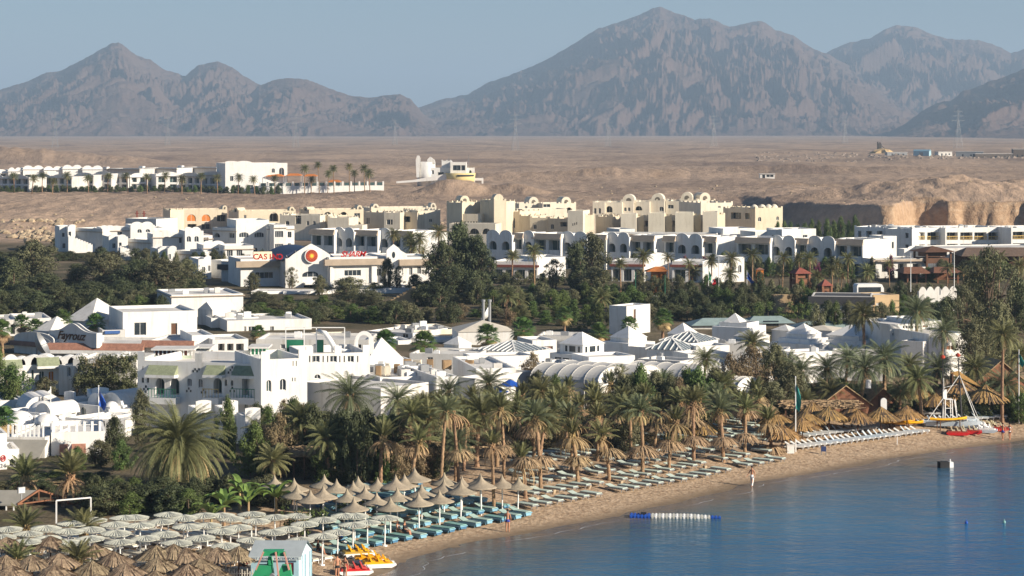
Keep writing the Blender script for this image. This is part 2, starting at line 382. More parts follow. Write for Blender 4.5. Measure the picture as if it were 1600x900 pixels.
# thin broken foam line
foam=mat('foam',(.42,.44,.47),.6,.1)
mb=MB(); rs=random.Random(3); yy=150.0
while yy<250:
    ln=rs.uniform(.8,4); 
    for off in ([rs.uniform(.0,.5)] if rs.random()<.8 else []):
        ps=[]; m=6
        for q in range(m+1):
            t_=yy+ln*q/m; w=.35*math.sin(t_*.35)+.25*math.sin(t_*.83+1); ps.append((float(shore_x(t_))+(off+w+.12*math.sin(t_*3))/.76,t_,.045))
        wd_=rs.uniform(.02,.06)
        for q in range(m):
            e0=wd_*math.sin(math.pi*q/m)+.005; e1=wd_*math.sin(math.pi*(q+1)/m)+.005
            mb.quad((ps[q][0]-e0,ps[q][1],.045),(ps[q][0]+e0,ps[q][1],.045),(ps[q+1][0]+e1,ps[q+1][1],.045),(ps[q+1][0]-e1,ps[q+1][1],.045))
    yy+=ln*rs.uniform(.55,1.15)
tag(mb.build('foam_line',foam),kind='structure',label='thin white foam lines where ripples meet the sand')

# ------------------------------------------------------------------ mountains
rock=bpy.data.materials.new('mountain_rock'); rock.use_nodes=True; n=rock.node_tree; b=n.nodes['Principled BSDF']; b.inputs['Roughness'].default_value=1; b.inputs['Specular IOR Level'].default_value=0
geo=N('ShaderNodeNewGeometry')
rc=ramp(noise(.0022,8,(1,1,1.5),.65),[(.3,(.095,.06,.048)),(.5,(.12,.077,.061)),(.7,(.145,.097,.077))]); n.links.new(rc,b.inputs['Base Color'])
bu=N('ShaderNodeBump'); bu.inputs['Distance'].default_value=22; bu.inputs['Strength'].default_value=.8; n.links.new(noise(.02,5,(1,1,1),.6),bu.inputs['Height']); n.links.new(bu.outputs[0],b.inputs['Normal'])
def mountain(name,label,sky_pts,Dc,front,back,seed,foot=210,amp=1.0,shape=.85,nr_=230,nc_=860):
    sp=np.array(sky_pts,float); pxs=np.linspace(sp[0,0],sp[-1,0],nc_)
    yy=np.interp(pxs,sp[:,0],sp[:,1])+fbm(pxs/14,pxs*0+seed,3,seed)*2.2
    vv=np.linspace(0,1,nr_)
    Dn=np.where(vv<.7,Dc-front*(1-vv/.7),Dc+back*(vv-.7)/.3)
    base=CZ-(foot-HOR)*Dc/F-25
    PX,DD=np.meshgrid(pxs,Dn); UU=(PX-800)/F; XX=UU*DD
    top=CZ+(HOR-yy)*Dc/F; T=(top-base)[None,:]
    tt=np.where(DD<=Dc,1-(Dc-DD)/front,1-(DD-Dc)/back); tt=np.clip(tt,0,1)
    wx=XX+fbm(XX/900,DD/900,3,seed+5)*420; wy=DD+fbm(XX/900,DD/900,3,seed+9)*420
    # spurs run towards the viewer: ridges stretched along the slope
    rg=ridged(wx/420,wy/1000,5,seed+13,.6)
    rg2=ridged(wx/120,wy/260,4,seed+23,.6)
    prof=tt**shape
    env=4*prof*(1-prof)*.9+.03
    h=prof+env*((rg-.5)*.36*amp+(rg2-.5)*.15+(ridged(wx/60,wy/90,4,seed+31,.65)-.5)*.15)
    lim=1-.25*(1-tt)
    h=np.minimum(h,lim+.0*h)
    ZZ=base+T*np.clip(h,-.05,1.0)
    # keep the silhouette: nothing in front may rise above the traced skyline
    ang=(ZZ-CZ)/DD; sk=((top-CZ)/Dc)[None,:]; ZZ=np.where(ang>sk,CZ+sk*DD,ZZ)
    VV=np.stack([XX,DD,ZZ],-1).reshape(-1,3); a0=(np.arange(nr_-1)[:,None]*nc_+np.arange(nc_-1)[None,:]).ravel()
    fc=np.stack([a0,a0+1,a0+nc_+1,a0+nc_],-1)
    m=bpy.data.meshes.new(name); m.from_pydata(VV.tolist(),[],fc.tolist()); m.polygons.foreach_set('use_smooth',[True]*len(fc)); m.materials.append(rock)
    tag(link(bpy.data.objects.new(name,m)),label,kind='structure')
mountain('mountain_range','left jagged brown massif with a pointed central peak, hazy blue in its folds',[(-330,150),(-200,120),(-100,150),(0,140),(40,128),(75,112),(92,112),(130,92),(160,75),(176,67),(186,66),(200,76),(215,88),(235,93),(255,108),(290,118),(308,102),(340,96),(362,104),(380,118),(405,131),(440,150),(520,185),(560,206)],9500,2300,2200,3,foot=208)
mountain('mountain_range','lower rounded ridge in front of the left massif, falling to the gap',[(330,212),(360,176),(405,133),(430,124),(450,121),(480,124),(515,138),(545,149),(580,153),(600,149),(625,147),(642,155),(660,176),(690,196),(740,210)],8600,1500,1500,17,foot=209,nc_=360)
mountain('mountain_range','tall right massif with a broad stepped summit and long left shoulder',[(560,206),(620,188),(655,168),(690,155),(730,148),(760,130),(795,118),(830,104),(860,90),(900,66),(935,44),(975,32),(1000,22),(1020,12),(1032,10),(1050,18),(1085,30),(1110,27),(1140,41),(1165,35),(1190,31),(1210,44),(1240,55),(1270,76),(1295,84),(1340,110),(1400,150),(1470,190),(1500,206)],10500,3000,2600,29,foot=208,nc_=760)
mountain('mountain_range','distant rounded peak right of the tall massif',[(1180,206),(1230,140),(1270,100),(1300,77),(1330,65),(1360,60),(1382,46),(1400,39),(1430,42),(1460,55),(1490,61),(1530,62),(1555,70),(1580,82),(1600,76),(1660,90),(1760,60),(1900,110),(2000,170)],11800,2600,2400,43,foot=208)
mountain('mountain_range','dark shaded hill in front at the right edge',[(1385,208),(1410,196),(1440,174),(1465,160),(1485,158),(1505,142),(1520,138),(1545,128),(1570,120),(1600,107),(1680,80),(1780,95),(1900,150),(1980,200)],7400,1500,1500,59,foot=210,nc_=360)
# ------------------------------------------------------------------ building kit
def arch_h(x,cx,w,zt,kind):
    """height of an opening's head at x"""
    if kind=='flat': return zt
    t=(x-cx)/(w/2); t=max(-1,min(1,t))
    if kind=='seg': return zt-w*.18*(1-math.sqrt(max(0,1-t*t)))*1.3
    if kind=='point': return zt-abs(t)*w*.45
    return zt-w/2*(1-math.sqrt(max(0,1-t*t)))
def panel(mb,T,x0,x1,z0,z1,ops,th=.25,top=None,extra=()):
    """a wall from x0 to x1 with true openings; T maps (x,y,z) of the wall to the building; ops: (cx,w,zb,zt,kind)"""
    br={x0,x1}
    for cx,w,zb,zt,k in ops:
        a,b=max(x0,cx-w/2),min(x1,cx+w/2); br|={a,b}
        if k!='flat':
            for i in range(1,8): br.add(a+(b-a)*(.5-.5*math.cos(math.pi*i/8)))
    for e in extra:
        if x0<e<x1: br.add(e)
    br=sorted(br); br=[b for i,b in enumerate(br) if i==0 or b-br[i-1]>1e-4]
    tp=top or (lambda x:z1)
    def q(*p): mb.quad(*[T(*a) for a in p])
    for i in range(len(br)-1):
        a,b=br[i],br[i+1]; m=(a+b)/2; ca=cb=z0
        inn=sorted([o for o in ops if o[0]-o[1]/2<m<o[0]+o[1]/2],key=lambda o:o[2])
        e=1e-4
        for cx,w,zb,zt,k in inn:
            if zb>ca+1e-3:
                q((a,0,ca),(b,0,cb),(b,0,zb),(a,0,zb)); q((a,th,ca),(a,th,zb),(b,th,zb),(b,th,cb)); q((a,0,zb),(b,0,zb),(b,th,zb),(a,th,zb))
            ca=arch_h(a,cx,w,zt,k); cb=arch_h(b,cx,w,zt,k)
            q((a,0,ca),(a,th,ca),(b,th,cb),(b,0,cb))
        ta,tb=tp(a+e),tp(b-e)
        q((a,0,ca),(b,0,cb),(b,0,tb),(a,0,ta)); q((a,th,ca),(a,th,ta),(b,th,tb),(b,th,cb)); q((a,0,ta),(b,0,tb),(b,th,tb),(a,th,ta))
    for cx,w,zb,zt,k in ops:
        for s in (-1,1):
            xx=cx+s*w/2
            if x0-1e-6<=xx<=x1+1e-6:
                h=arch_h(xx,cx,w,zt,k); q((xx,0,zb),(xx,th,zb),(xx,th,h),(xx,0,h))
    for xx in (x0,x1): q((xx,0,z0),(xx,th,z0),(xx,th,tp(xx)),(xx,0,tp(xx)))
class Bld:
    """walls, roof and windows placed by where their edges stand in the photograph's perspective"""
    def __init__(s,name,label,cat,pl,pr,ytop,D,ang=0,depth=10,m=None,group=None,parapet=.5,base=None,parent=None,th=.25):
        if 2<=ang<=10: ang+=14
        elif -33<ang<=-20: ang-=6
        s.a=R(ang); s.P0=Vector((X(pl,D),D)); s.d=Vector((math.cos(s.a),math.sin(s.a))); s.n=Vector((-math.sin(s.a),math.cos(s.a)))
        ur=ux(pr); s.L=(ur*s.P0.y-s.P0.x)/(s.d.x-ur*s.d.y)
        s.top=Z(ytop,D); g=min(tz(s.P0.x,s.P0.y),tz(*(s.P0+s.d*s.L)),tz(*(s.P0+s.n*depth)))
        s.z0=(g if base is None else base)-.3; s.H=s.top-s.z0; s.dep=depth; s.m=m or white; s.th=th; s.par=parapet
        s.o=thing(name,label,cat,(s.P0.x,s.P0.y,s.z0),s.a,group); s.tops={}; s.ops={'f':[],'l':[],'r':[],'b':[]}; s.win=[]; s.extra={'f':[],'l':[],'r':[],'b':[]}
        s.noroof=False
    # pixel -> metres on a face
    def fx(s,px,face='f'):
        u=ux(px)
        if face=='f': P,d=s.P0,s.d
        elif face=='r': P,d=s.P0+s.d*s.L,s.n
        elif face=='l': P,d=s.P0,s.n
        return (u*P.y-P.x)/(d.x-u*d.y)
    def Dat(s,x,face='f'):
        if face=='f': return (s.P0+s.d*x).y
        if face=='r': return (s.P0+s.d*s.L+s.n*x).y
        return (s.P0+s.n*x).y
    def fz(s,py,x,face='f'): return Z(py,s.Dat(x,face))-s.z0
    def T(s,face):
        L,D=s.L,s.dep
        if face=='f': return lambda x,y,z:(x,y,z)
        if face=='b': return lambda x,y,z:(x,D-y,z)
        if face=='l': return lambda x,y,z:(y,x,z)
        return lambda x,y,z:(L-y,x,z)
    def w(s,pxc,pyt,pyb,wpx,face='f',kind='flat',style='w',rec=.16,gm=None,name=None,bars=1,label=None):
        """a window centred on pixel column pxc, its head at pyt, sill at pyb, wpx wide"""
        xa,xb=sorted((s.fx(pxc-wpx/2,face),s.fx(pxc+wpx/2,face))); cx=(xa+xb)/2
        s.wm(cx,xb-xa,s.fz(pyb,cx,face),s.fz(pyt,cx,face),face,kind,style,rec,gm,name,bars,label)
    def wm(s,cx,w,zb,zt,face='f',kind='flat',style='w',rec=.16,gm=None,name=None,bars=1,label=None):
        Lf=s.L if face in 'fb' else s.dep
        cx=max(w/2+.15,min(Lf-w/2-.15,cx)); zb=max(.05,zb); zt=min(zt,s.H-.15)
        if zt-zb<.2 or w<.1: return
        s.ops[face].append((cx,w,zb,zt,kind)); s.win.append((face,cx,w,zb,zt,kind,style,rec,gm or glass,name,bars,label))
    def finish(s,roofm=None):
        mb=MB(); th=s.th
        for face in 'flrb':
            L=s.L if face in 'fb' else s.dep
            a,b=(0,L) if face in 'fb' else (th,L-th)
            panel(mb,s.T(face),a,b,0,s.H,s.ops[face],th,s.tops.get(face),s.extra[face])
        # recesses behind deep openings
        for face,cx,w,zb,zt,kind,style,rec,gm,name,bars,label in s.win:
            if style=='loggia':
                T=s.T(face); x0,x1=cx-w/2-.05,cx+w/2+.05; a,b=th,rec
                for qd in ([(x0,a,zb),(x1,a,zb),(x1,b,zb),(x0,b,zb)],[(x0,a,zt+.02),(x1,a,zt+.02),(x1,b,zt+.02),(x0,b,zt+.02)],[(x0,a,zb),(x0,b,zb),(x0,b,zt),(x0,a,zt)],[(x1,a,zb),(x1,b,zb),(x1,b,zt),(x1,a,zt)]):
                    mb.quad(*[T(*p) for p in qd])
        mb.build('wall',s.m,s.o)
        if not s.noroof:
            r=MB(); r.box(th+.002,s.L-th-.002,th+.002,s.dep-th-.002,s.H-s.par-.15,s.H-s.par); r.build('roof',roofm or roofw,s.o)
        for face,cx,w,zb,zt,kind,style,rec,gm,name,bars,label in s.win:
            T=s.T(face)
            def bx(m_,x0,x1,y0,y1,z0,z1):
                a=T(x0,y0,z0); b=T(x1,y1,z1); m_.box(min(a[0],b[0]),max(a[0],b[0]),min(a[1],b[1]),max(a[1],b[1]),z0,z1)
            y=rec if style=='loggia' else min(rec,th-.04)
            if w*min(1,1)/s.P0.y*F<4.0 and style!='loggia' :      # too small for a frame of its own
                g=MB(); bx(g,cx-w/2-.02,cx+w/2+.02,y,y+.03,zb-.02,zt+.02); o=g.build(name or 'window',gm,s.o)
                if label: o['label']=label
                continue
            fr=MB(); f=.06 if style!='loggia' else .08; xi0,xi1=cx-w/2,cx+w/2
            if style=='door': gm2=gm
            bx(fr,xi0,xi1,y-.03,y+.03,zt-f,zt); bx(fr,xi0,xi0+f,y-.031,y+.031,zb,zt-f); bx(fr,xi1-f,xi1,y-.031,y+.031,zb,zt-f)
            if style=='w': bx(fr,xi0+f,xi1-f,y-.03,y+.03,zb,zb+f)
            for i in range(bars):
                xm=xi0+(xi1-xi0)*(i+1)/(bars+1); bx(fr,xm-.03,xm+.03,y-.025,y+.025,zb+f,zt-f)
            o=fr.build(name or 'window',frame_m if style!='door' else wood,s.o)
            if label: o['label']=label
            g=MB(); bx(g,xi0+.01,xi1-.01,y+.004,y+.02,zb+.01,zt-.01); g.build('pane',gm,o)
        return s
    def part(s,mb,name,m,smooth=False): return mb.build(name,m,s.o,smooth)
    # profiles for shaped parapets
    def humps(s,face,cs,r,h,samples=10):
        """round-topped humps: centres cs (metres), radius r, extra height h above s.H"""
        old=s.tops.get(face)
        def f(x):
            z=old(x) if old else s.H
            for c in cs:
                t=(x-c)/r
                if abs(t)<1: z=max(z,s.H+h*math.sqrt(1-t*t))
            return z
        s.tops[face]=f
        for c in cs:
            for i in range(samples+1): s.extra[face].append(c+r*math.cos(math.pi*i/samples))
    def waves(s,face,n,h):
        Lf=s.L if face in 'fb' else s.dep
        def f(x):
            t=(x/Lf*n)%1.0; return s.H+h*(math.sin(math.pi*t)**.8 if 0<t<1 else 0)
        s.tops[face]=f
        for i in range(n*8+1): s.extra[face].append(Lf*i/(n*8))
    def teeth(s,face,step=2.4,wd=.5,h=.5):
        Lf=s.L if face in 'fb' else s.dep; n=max(1,int(round(Lf/step))); cs=[Lf*(i)/n for i in range(n+1)]
        old=s.tops.get(face)
        def f(x):
            z=old(x) if old else s.H
            for c in cs:
                if abs(x-min(max(c,wd/2),Lf-wd/2))<wd/2: z=max(z,s.H+h)
            return z
        s.tops[face]=f
        for c in cs:
            c=min(max(c,wd/2),Lf-wd/2); s.extra[face]+= [c-wd/2,c+wd/2]
    def cornice(s,z,out=.35,h=.3,m=None,faces='f',x0=None,x1=None,name='cornice'):
        mb=MB()
        a=x0 if x0 is not None else -out; b=x1 if x1 is not None else s.L+out
        if 'f' in faces: mb.box(a,b,-out,-.003,z,z+h)
        if 'r' in faces: mb.box(s.L+.003,s.L+out,.0,s.dep,z,z+h)
        if 'l' in faces: mb.box(-out,-.003,.0,s.dep,z,z+h)
        return mb.build(name,m or frame_m,s.o)
    def clutter(s,n,seed=0):
        """air-conditioning boxes and a tank on the roof, parts of the building"""
        r=random.Random(seed)
        for i in range(n):
            mb=MB(); x=r.uniform(.6,max(.7,s.L-1.6)); y=r.uniform(.6,max(.7,s.dep-1.6)); z=s.H-s.par
            w=r.uniform(.6,1.1); h=r.uniform(.5,.9); mb.box(x,x+w,y,y+w*.6,z+.1,z+h)
            mb.box(x+.05,x+w-.05,y+.05,y+w*.55,z,z+.1); mb.lathe([(0,z+h+.03),(w*.22,z+h+.03),(w*.22,z+h)],10,(x+w/2,y+w*.3))
            mb.build('rooftop_unit',[metal,wplas,roofw][i%3],s.o)
def pyramid(b,x0,x1,y0,y1,z,h,m,name='pyramid_roof',ribs=0,ribm=None,glassy=False,eave=0):
    cx,cy=(x0+x1)/2,(y0+y1)/2; mb=MB(); e=eave
    base=[(x0-e,y0-e,z),(x1+e,y0-e,z),(x1+e,y1+e,z),(x0-e,y1+e,z)]; ap=(cx,cy,z+h)
    mb.add(base+[ap],[(0,1,4),(1,2,4),(2,3,4),(3,0,4),(3,2,1,0)])
    o=mb.build(name,m,b.o if isinstance(b,Bld) else b)
    if ribs:
        rb=MB()
        for k in range(4):
            A=Vector(base[k]); B=Vector(base[(k+1)%4]); P=Vector(ap)
            rb.bar(A,P,.16,.16)
            for i in range(1,ribs):
                t=i/ribs; q=A.lerp(B,t); f=1-abs(2*t-1)
                c=A.lerp(P,f) if t<.5 else B.lerp(P,f)
                mid=(A+B)/2; dirv=(P-mid); e2=q+dirv*f
                rb.bar(q+Vector((0,0,.05)),e2+Vector((0,0,.05)),.11,.11)
        rb.build('roof_rib',ribm or frame_m,o)
    return o
# ================================================================== upper hotel on the plateau
GU='two-storey white villas of the plateau hotel'
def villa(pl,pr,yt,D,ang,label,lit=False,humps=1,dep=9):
    b=Bld('hotel_villa',label,'villa',pl,pr,yt,D,ang,dep,white if lit else white2,GU,parapet=.4)  # shaded villas take the darker plaster, shade held in the colour
    n=max(1,humps); w=b.L/n
    b.humps('f',[w*(i+.5) for i in range(n)],w*.42,.85)
    k=max(2,int(round(b.L/3.4)))
    for i in range(k):
        cx=b.L*(i+.5)/k
        for zb,zt in ((.4,2.5),(3.2,5.2)): b.wm(cx,b.L/k*.62,zb,min(zt,b.H-.7),'f','flat','loggia',1.3,glassg)
    b.cornice(b.H-.75,.5,.18,tan_roof if not lit else frame_m)
    mb=MB(); mb.box(.3,b.L-.3,-.5,-.42,3.0,3.9) if False else mb.box(.2,b.L-.2,-.06,-.003,2.75,3.15); mb.build('floor_band',frame_m,b.o)
    b.finish(); return b
vs_=[(-30,45,276,-26),(50,112,275,-26),(116,146,273,-22),(147,174,271,-20),(176,200,274,-28)]
for i,(a,b_,yt,an) in enumerate(vs_): villa(a,b_,yt,828+i*2,an,f'shaded white villa, {ordn(i)} from the left in the front row of the plateau hotel',False,2 if b_-a>50 else 1)
v=villa(203,230,274,832,8,'plain white-walled villa with two square windows, in the middle of the plateau front row',True,1)
villa(231,243,275,838,-24,'narrow shaded villa between two sunlit ones in the plateau front row')
villa(244,280,272,830,6,'sunlit white villa with a broad gabled parapet over four loggias on the plateau',True,1)
villa(281,313,273,836,-24,'shaded villa right of the gabled sunlit one on the plateau',False,1)
villa(314,350,271,834,-24,'shaded villa beside the big blank white wall on the plateau',False,1)
for i,(a,b_,yt,l) in enumerate([(-30,12,268,1),(13,34,265,1),(36,68,262,1),(69,97,263,1),(98,128,261,1),(129,160,262,1)]):
    villa(a,b_,yt,905+i,6,f'sunlit wavy-parapet villa, {ordn(i)} from the left in the rear row of the plateau hotel',True,2)
for i,(a,b_,yt) in enumerate([(166,218,263),(222,276,262),(283,338,261),(343,398,258)]):
    b=Bld('hotel_wing','shaded long rear wing with a small lit chimney, '+ordn(i)+' of four behind plateau villas','hotel wing',a,b_,yt,900+i*4,-24,10,white2,'rear wings of the plateau hotel')
    for j in range(6): b.wm(b.L*(j+.5)/6,b.L/9,3.2,5.2,'f','flat','loggia',1.2,glassg)
    b.cornice(b.H-.6,.7,.3,tan_roof); mb=MB(); mb.box(-1.4,.6,-.4,1.2,b.H-2.2,b.H+.6); mb.build('chimney',white,b.o); b.finish()
b=Bld('hotel_block','big blank white block with an arched window beside the terrace on the plateau','hotel',352,449,255,822,6,14,white,parapet=.5)
b.w(427,263,270,5,'f','round'); b.w(440,262,274,8,'f','round'); b.w(362,275,283,5); b.w(372,289,296,7); b.w(392,289,296,7)
b.humps('f',[b.L*.1,b.L*.3],3,.8); b.finish()
# terrace with balustrade and orange shades
b=Bld('terrace_wall','long white terrace wall with posts and glass railing on the plateau edge','wall',405,600,291,818,3,8,white,parapet=-.02)
b.finish()
mb=MB(); pn=MB(); n_=15
for i in range(n_+1):
    x=b.L*i/n_; x=min(max(x,.3),b.L-.3); mb.box(x-.28,x+.28,-.05,.5,b.H,b.H+1.5)
    if i<n_: pn.box(b.L*i/n_+.55,b.L*(i+1)/n_-.55,.1,.16,b.H+.02,b.H+1.1)
mb.build('terrace_post',white,b.o); pn.build('railing_panel',glassg,b.o)
for i,(pa,pb,py) in enumerate([(415,445,272),(447,472,271),(474,496,272),(512,533,281)]):
    D=828; x0,x1=X(pa,D),X(pb,D); z1=Z(py,D); zb=Z(290,D)
    t=thing('shade_canopy','orange canvas shade canopy, '+ordn(i)+' from the left on the plateau terrace','canopy',((x0+x1)/2,D,zb),0,'orange canopies on the plateau terrace')
    w=(x1-x0)/2; h=z1-zb; mb=MB(); mb.add([(-w,-2,h-.8),(w,-2,h-.8),(w,3,h-.6),(-w,3,h-.6),(-w*.5,.5,h),(w*.5,.5,h)],[(0,1,5,4),(1,2,5),(2,3,4,5),(3,0,4)]); mb.build('canopy_top',orange,t)
    for sx in (-1,1):
        for sy in (-1.9,2.9): m2=MB(); m2.bar((sx*w*.95,sy,0),(sx*w*.95,sy,h-.75),.12); m2.build('canopy_post',frame_m,t)
# ---------------------------------------------------------------- white villa with round tower
D=905; o=thing('tower_villa','white villa with a round tower and a curved yellow balcony front alone on the plain','villa',(X(700,D),D,tz(X(700,D),D)-.3),0)
zb=o.location.z; ax=X(700,D)
def lx(px): return X(px,D)-ax
def lz(py): return Z(py,D)-zb
mb=MB(); cx=lx(666); mb.lathe([(0,-.5),(3.6,-.5),(3.5,lz(253)),(3.3,lz(253)),(3.3,lz(255)),(0,lz(255))],24,(cx,2)); mb.build('round_tower',white,o,True)
mb=MB(); mb.prism([(lx(651),lz(277)),(lx(655),lz(277)),(lx(657),lz(248)),(lx(655),lz(243)),(lx(652),lz(243)),(lx(650),lz(250))],'y',-2.2,-.2); mb.prism([(lx(667),lz(256)),(lx(680),lz(256)),(lx(679),lz(250)),(lx(672),lz(245)),(lx(668),lz(249))],'y',-.6,2.5); mb.build('gable',white,o)
mb=MB()
panel(mb,lambda x,y,z:(x,y-1,z),lx(668),lx(704),-1,lz(262),[((lx(689)),2.2,lz(275),lz(269),'flat'),(lx(676),1,lz(272),lz(266),'flat')],.3,None)
mb.box(lx(668),lx(704),-.7,9,lz(263),lz(262.2)); mb.box(lx(668),lx(668)+.3,-.7,9,-1,lz(262)); mb.box(lx(704)-.3,lx(704),-.7,9,-1,lz(262)); mb.build('wall',white,o)
mb=MB(); mb.box(lx(669),lx(703),-.55,-.5,lz(276),lz(264)); mb.build('window_glass',glass,o)
mb=MB(); panel(mb,lambda x,y,z:(x,y-3,z),lx(704),lx(729),lz(271),lz(253),[(lx(711),1.5,lz(266),lz(258),'flat'),(lx(717),1.5,lz(266),lz(258),'flat'),(lx(724),1.5,lz(266),lz(258),'flat')],.3); mb.box(lx(704),lx(729),-2.7,8,lz(254.5),lz(254)); mb.box(lx(729)-.3,lx(729),-2.7,8,lz(271),lz(253)); mb.box(lx(704),lx(704)+.3,-2.7,8,lz(271),lz(253)); mb.build('upper_wall',white,o)
mb=MB(); mb.box(lx(705),lx(728),-2.6,-2.55,lz(268),lz(256)); mb.build('window_glass',glass,o)
mb=MB(); mb.box(lx(690),lx(706),1,6,lz(263),lz(251.5)); 
for k in (691,698,704): mb.box(lx(k)-.3,lx(k)+.3,.9,1.5,lz(251.5),lz(250))
mb.build('roof_pavilion',white,o)
mb=MB(); mb.lathe([(2.2,-1),(5.6,lz(283)),(6.1,lz(270)),(6.0,lz(270)),(0,lz(271))],24,(lx(719),-1.5),math.pi,2*math.pi); mb.build('curved_balcony',yellowp,o,True)
mb=MB(); mb.lathe([(6.16,lz(275)),(6.16,lz(272.6)),(6.0,lz(272.6)),(6.0,lz(275))],20,(lx(719),-1.5),math.pi*1.45,math.pi*1.85); mb.build('balcony_opening',glass,o)
mb=MB(); panel(mb,lambda x,y,z:(x,y-1,z),lx(729),lx(741),-1,lz(262),[(lx(735),.9,lz(274),lz(266),'round')],.3,None); mb.box(lx(729),lx(741),-.6,6,lz(263.2),lz(262.6)); mb.box(lx(741)-.3,lx(741),-.7,6,-1,lz(262)); mb.build('side_wall',white,o)
mb=MB(); mb.box(lx(730),lx(740),-.6,-.55,lz(276),lz(264)); mb.build('window_glass',glass,o)
mb=MB(); panel(mb,lambda x,y,z:(x,y-2,z),lx(741),lx(755),-1.5,lz(278),[(lx(747.5),2.6,lz(287),lz(282),'flat')],.3); mb.box(lx(741),lx(755),-1.7,3,lz(279),lz(278.5)); mb.box(lx(755)-.3,lx(755),-1.7,3,-1.5,lz(278)); mb.build('garage',white,o)
mb=MB(); mb.add([(lx(620),-4,lz(286)),(lx(704),-4,lz(280)),(lx(704),-4,lz(270)),(lx(668),-4,lz(277)),(lx(645),-4,lz(281)),(lx(620),-4,lz(283)),(lx(620),-3.4,lz(286)),(lx(704),-3.4,lz(280)),(lx(704),-3.4,lz(270)),(lx(668),-3.4,lz(277)),(lx(645),-3.4,lz(281)),(lx(620),-3.4,lz(283))],[(0,1,2,3,4,5),(11,10,9,8,7,6),(5,4,10,11),(4,3,9,10),(3,2,8,9)]); mb.build('ramp_wall',white,o)
for px,y0,y1 in ((732,262,242),(701,251,244)): m2=MB(); m2.bar((lx(px),2,lz(y0)),(lx(px),2,lz(y1)),.12); m2.build('roof_mast',metal,o)
# ---------------------------------------------------------------- pylons, shed, stone works far out on the plain
def pylon(px,D,h,label):
    x=X(px,D); t=thing('power_pylon',label,'pylon',(x,D,tz(x,D)),.3,'lattice power pylons far out on the plain'); mb=MB(); w=h*.09
    cs=[(-w,-w),(w,-w),(w,w),(-w,w)]; wt=w*.18; T_=h*.72
    for sx,sy in cs: mb.bar((sx,sy,0),(sx*wt/w,sy*wt/w,T_),.18); mb.bar((sx*wt/w,sy*wt/w,T_),(sx*wt/w,sy*wt/w,h),.14)
    n=7
    for i in range(n):
        a=1-(i/n)*(1-wt/w); b_=1-((i+1)/n)*(1-wt/w); z0=T_*i/n; z1=T_*(i+1)/n
        for k in range(4):
            p,q=cs[k],cs[(k+1)%4]; mb.bar((p[0]*a,p[1]*a,z0),(q[0]*b_,q[1]*b_,z1),.08); mb.bar((q[0]*a,q[1]*a,z0),(p[0]*b_,p[1]*b_,z1),.08)
    mb.build('lattice_tower',metal,t)
    for zz,l in ((.72,.20),(.84,.17),(.95,.13)):
        m=MB(); m.bar((-h*l,0,h*zz),(h*l,0,h*zz),.14); m.bar((-h*l,0,h*zz),(0,0,h*zz+1.2),.12); m.bar((h*l,0,h*zz),(0,0,h*zz+1.2),.12); m.build('cross_arm',metal,t)
for i,(px,D,h) in enumerate([(86,2600,40),(262,3000,38),(462,2700,40),(617,3300,36),(805,2500,40),(950,3100,38),(1115,2900,40),(1320,3300,38),(1497,2500,42)]):
    pylon(px,D,h,f'thin grey lattice pylon, {ordn(i)} from the left across the distant plain')
D=1900; x=X(1378,D)
t=thing('stone_crusher','dark gabled works tower with thin mast on a yellow mound far out on plain','works',(x,D,tz(x,D)),0)
mb=MB(); mb.lathe([(20,0),(15,3),(11,6),(4,7.5),(0,8)],14,wob=lambda j,k:(1+.25*math.sin(k*2.3+j),.4*math.sin(k*3.1))); mb.build('spoil_mound',mat('yellow_spoil',(.50,.36,.19),.95,.2,.2),t)
mb=MB(); mb.box(-6,-1,-2,2,4,14); mb.prism([(-6.5,14),(-.5,14),(-3.5,17.5)],'y',-2.2,2.2); mb.box(-8,-6,-1.5,1.5,2,18); mb.bar((-1,0,12),(9,0,5),1.0); mb.build('works_tower',mat('rusty_steel',(.09,.08,.07),.8,.3),t)
mb=MB(); mb.bar((0,0,6),(0,0,26),.5); mb.build('mast',metal,t); t.scale=(.5,.5,.55)
D=1700; x=X(1441,D); t=thing('storage_shed','pale blue metal shed far out on the plain','shed',(x,D,tz(x,D)),-.5)
mb=MB(); mb.box(-12,12,-5,5,0,6); mb.build('wall',bluel,t); mb=MB(); mb.prism([(-5.4,6),(5.4,6),(0,8)],'x',-12.4,12.4); mb.build('roof',mat('blue_roof_sheet',(.20,.34,.42),.5,.1),t)
mb=MB(); mb.box(-3,3,-5.08,-5.01,0,4.4); mb.build('door',metal,t); t.scale=(.5,.5,.6)
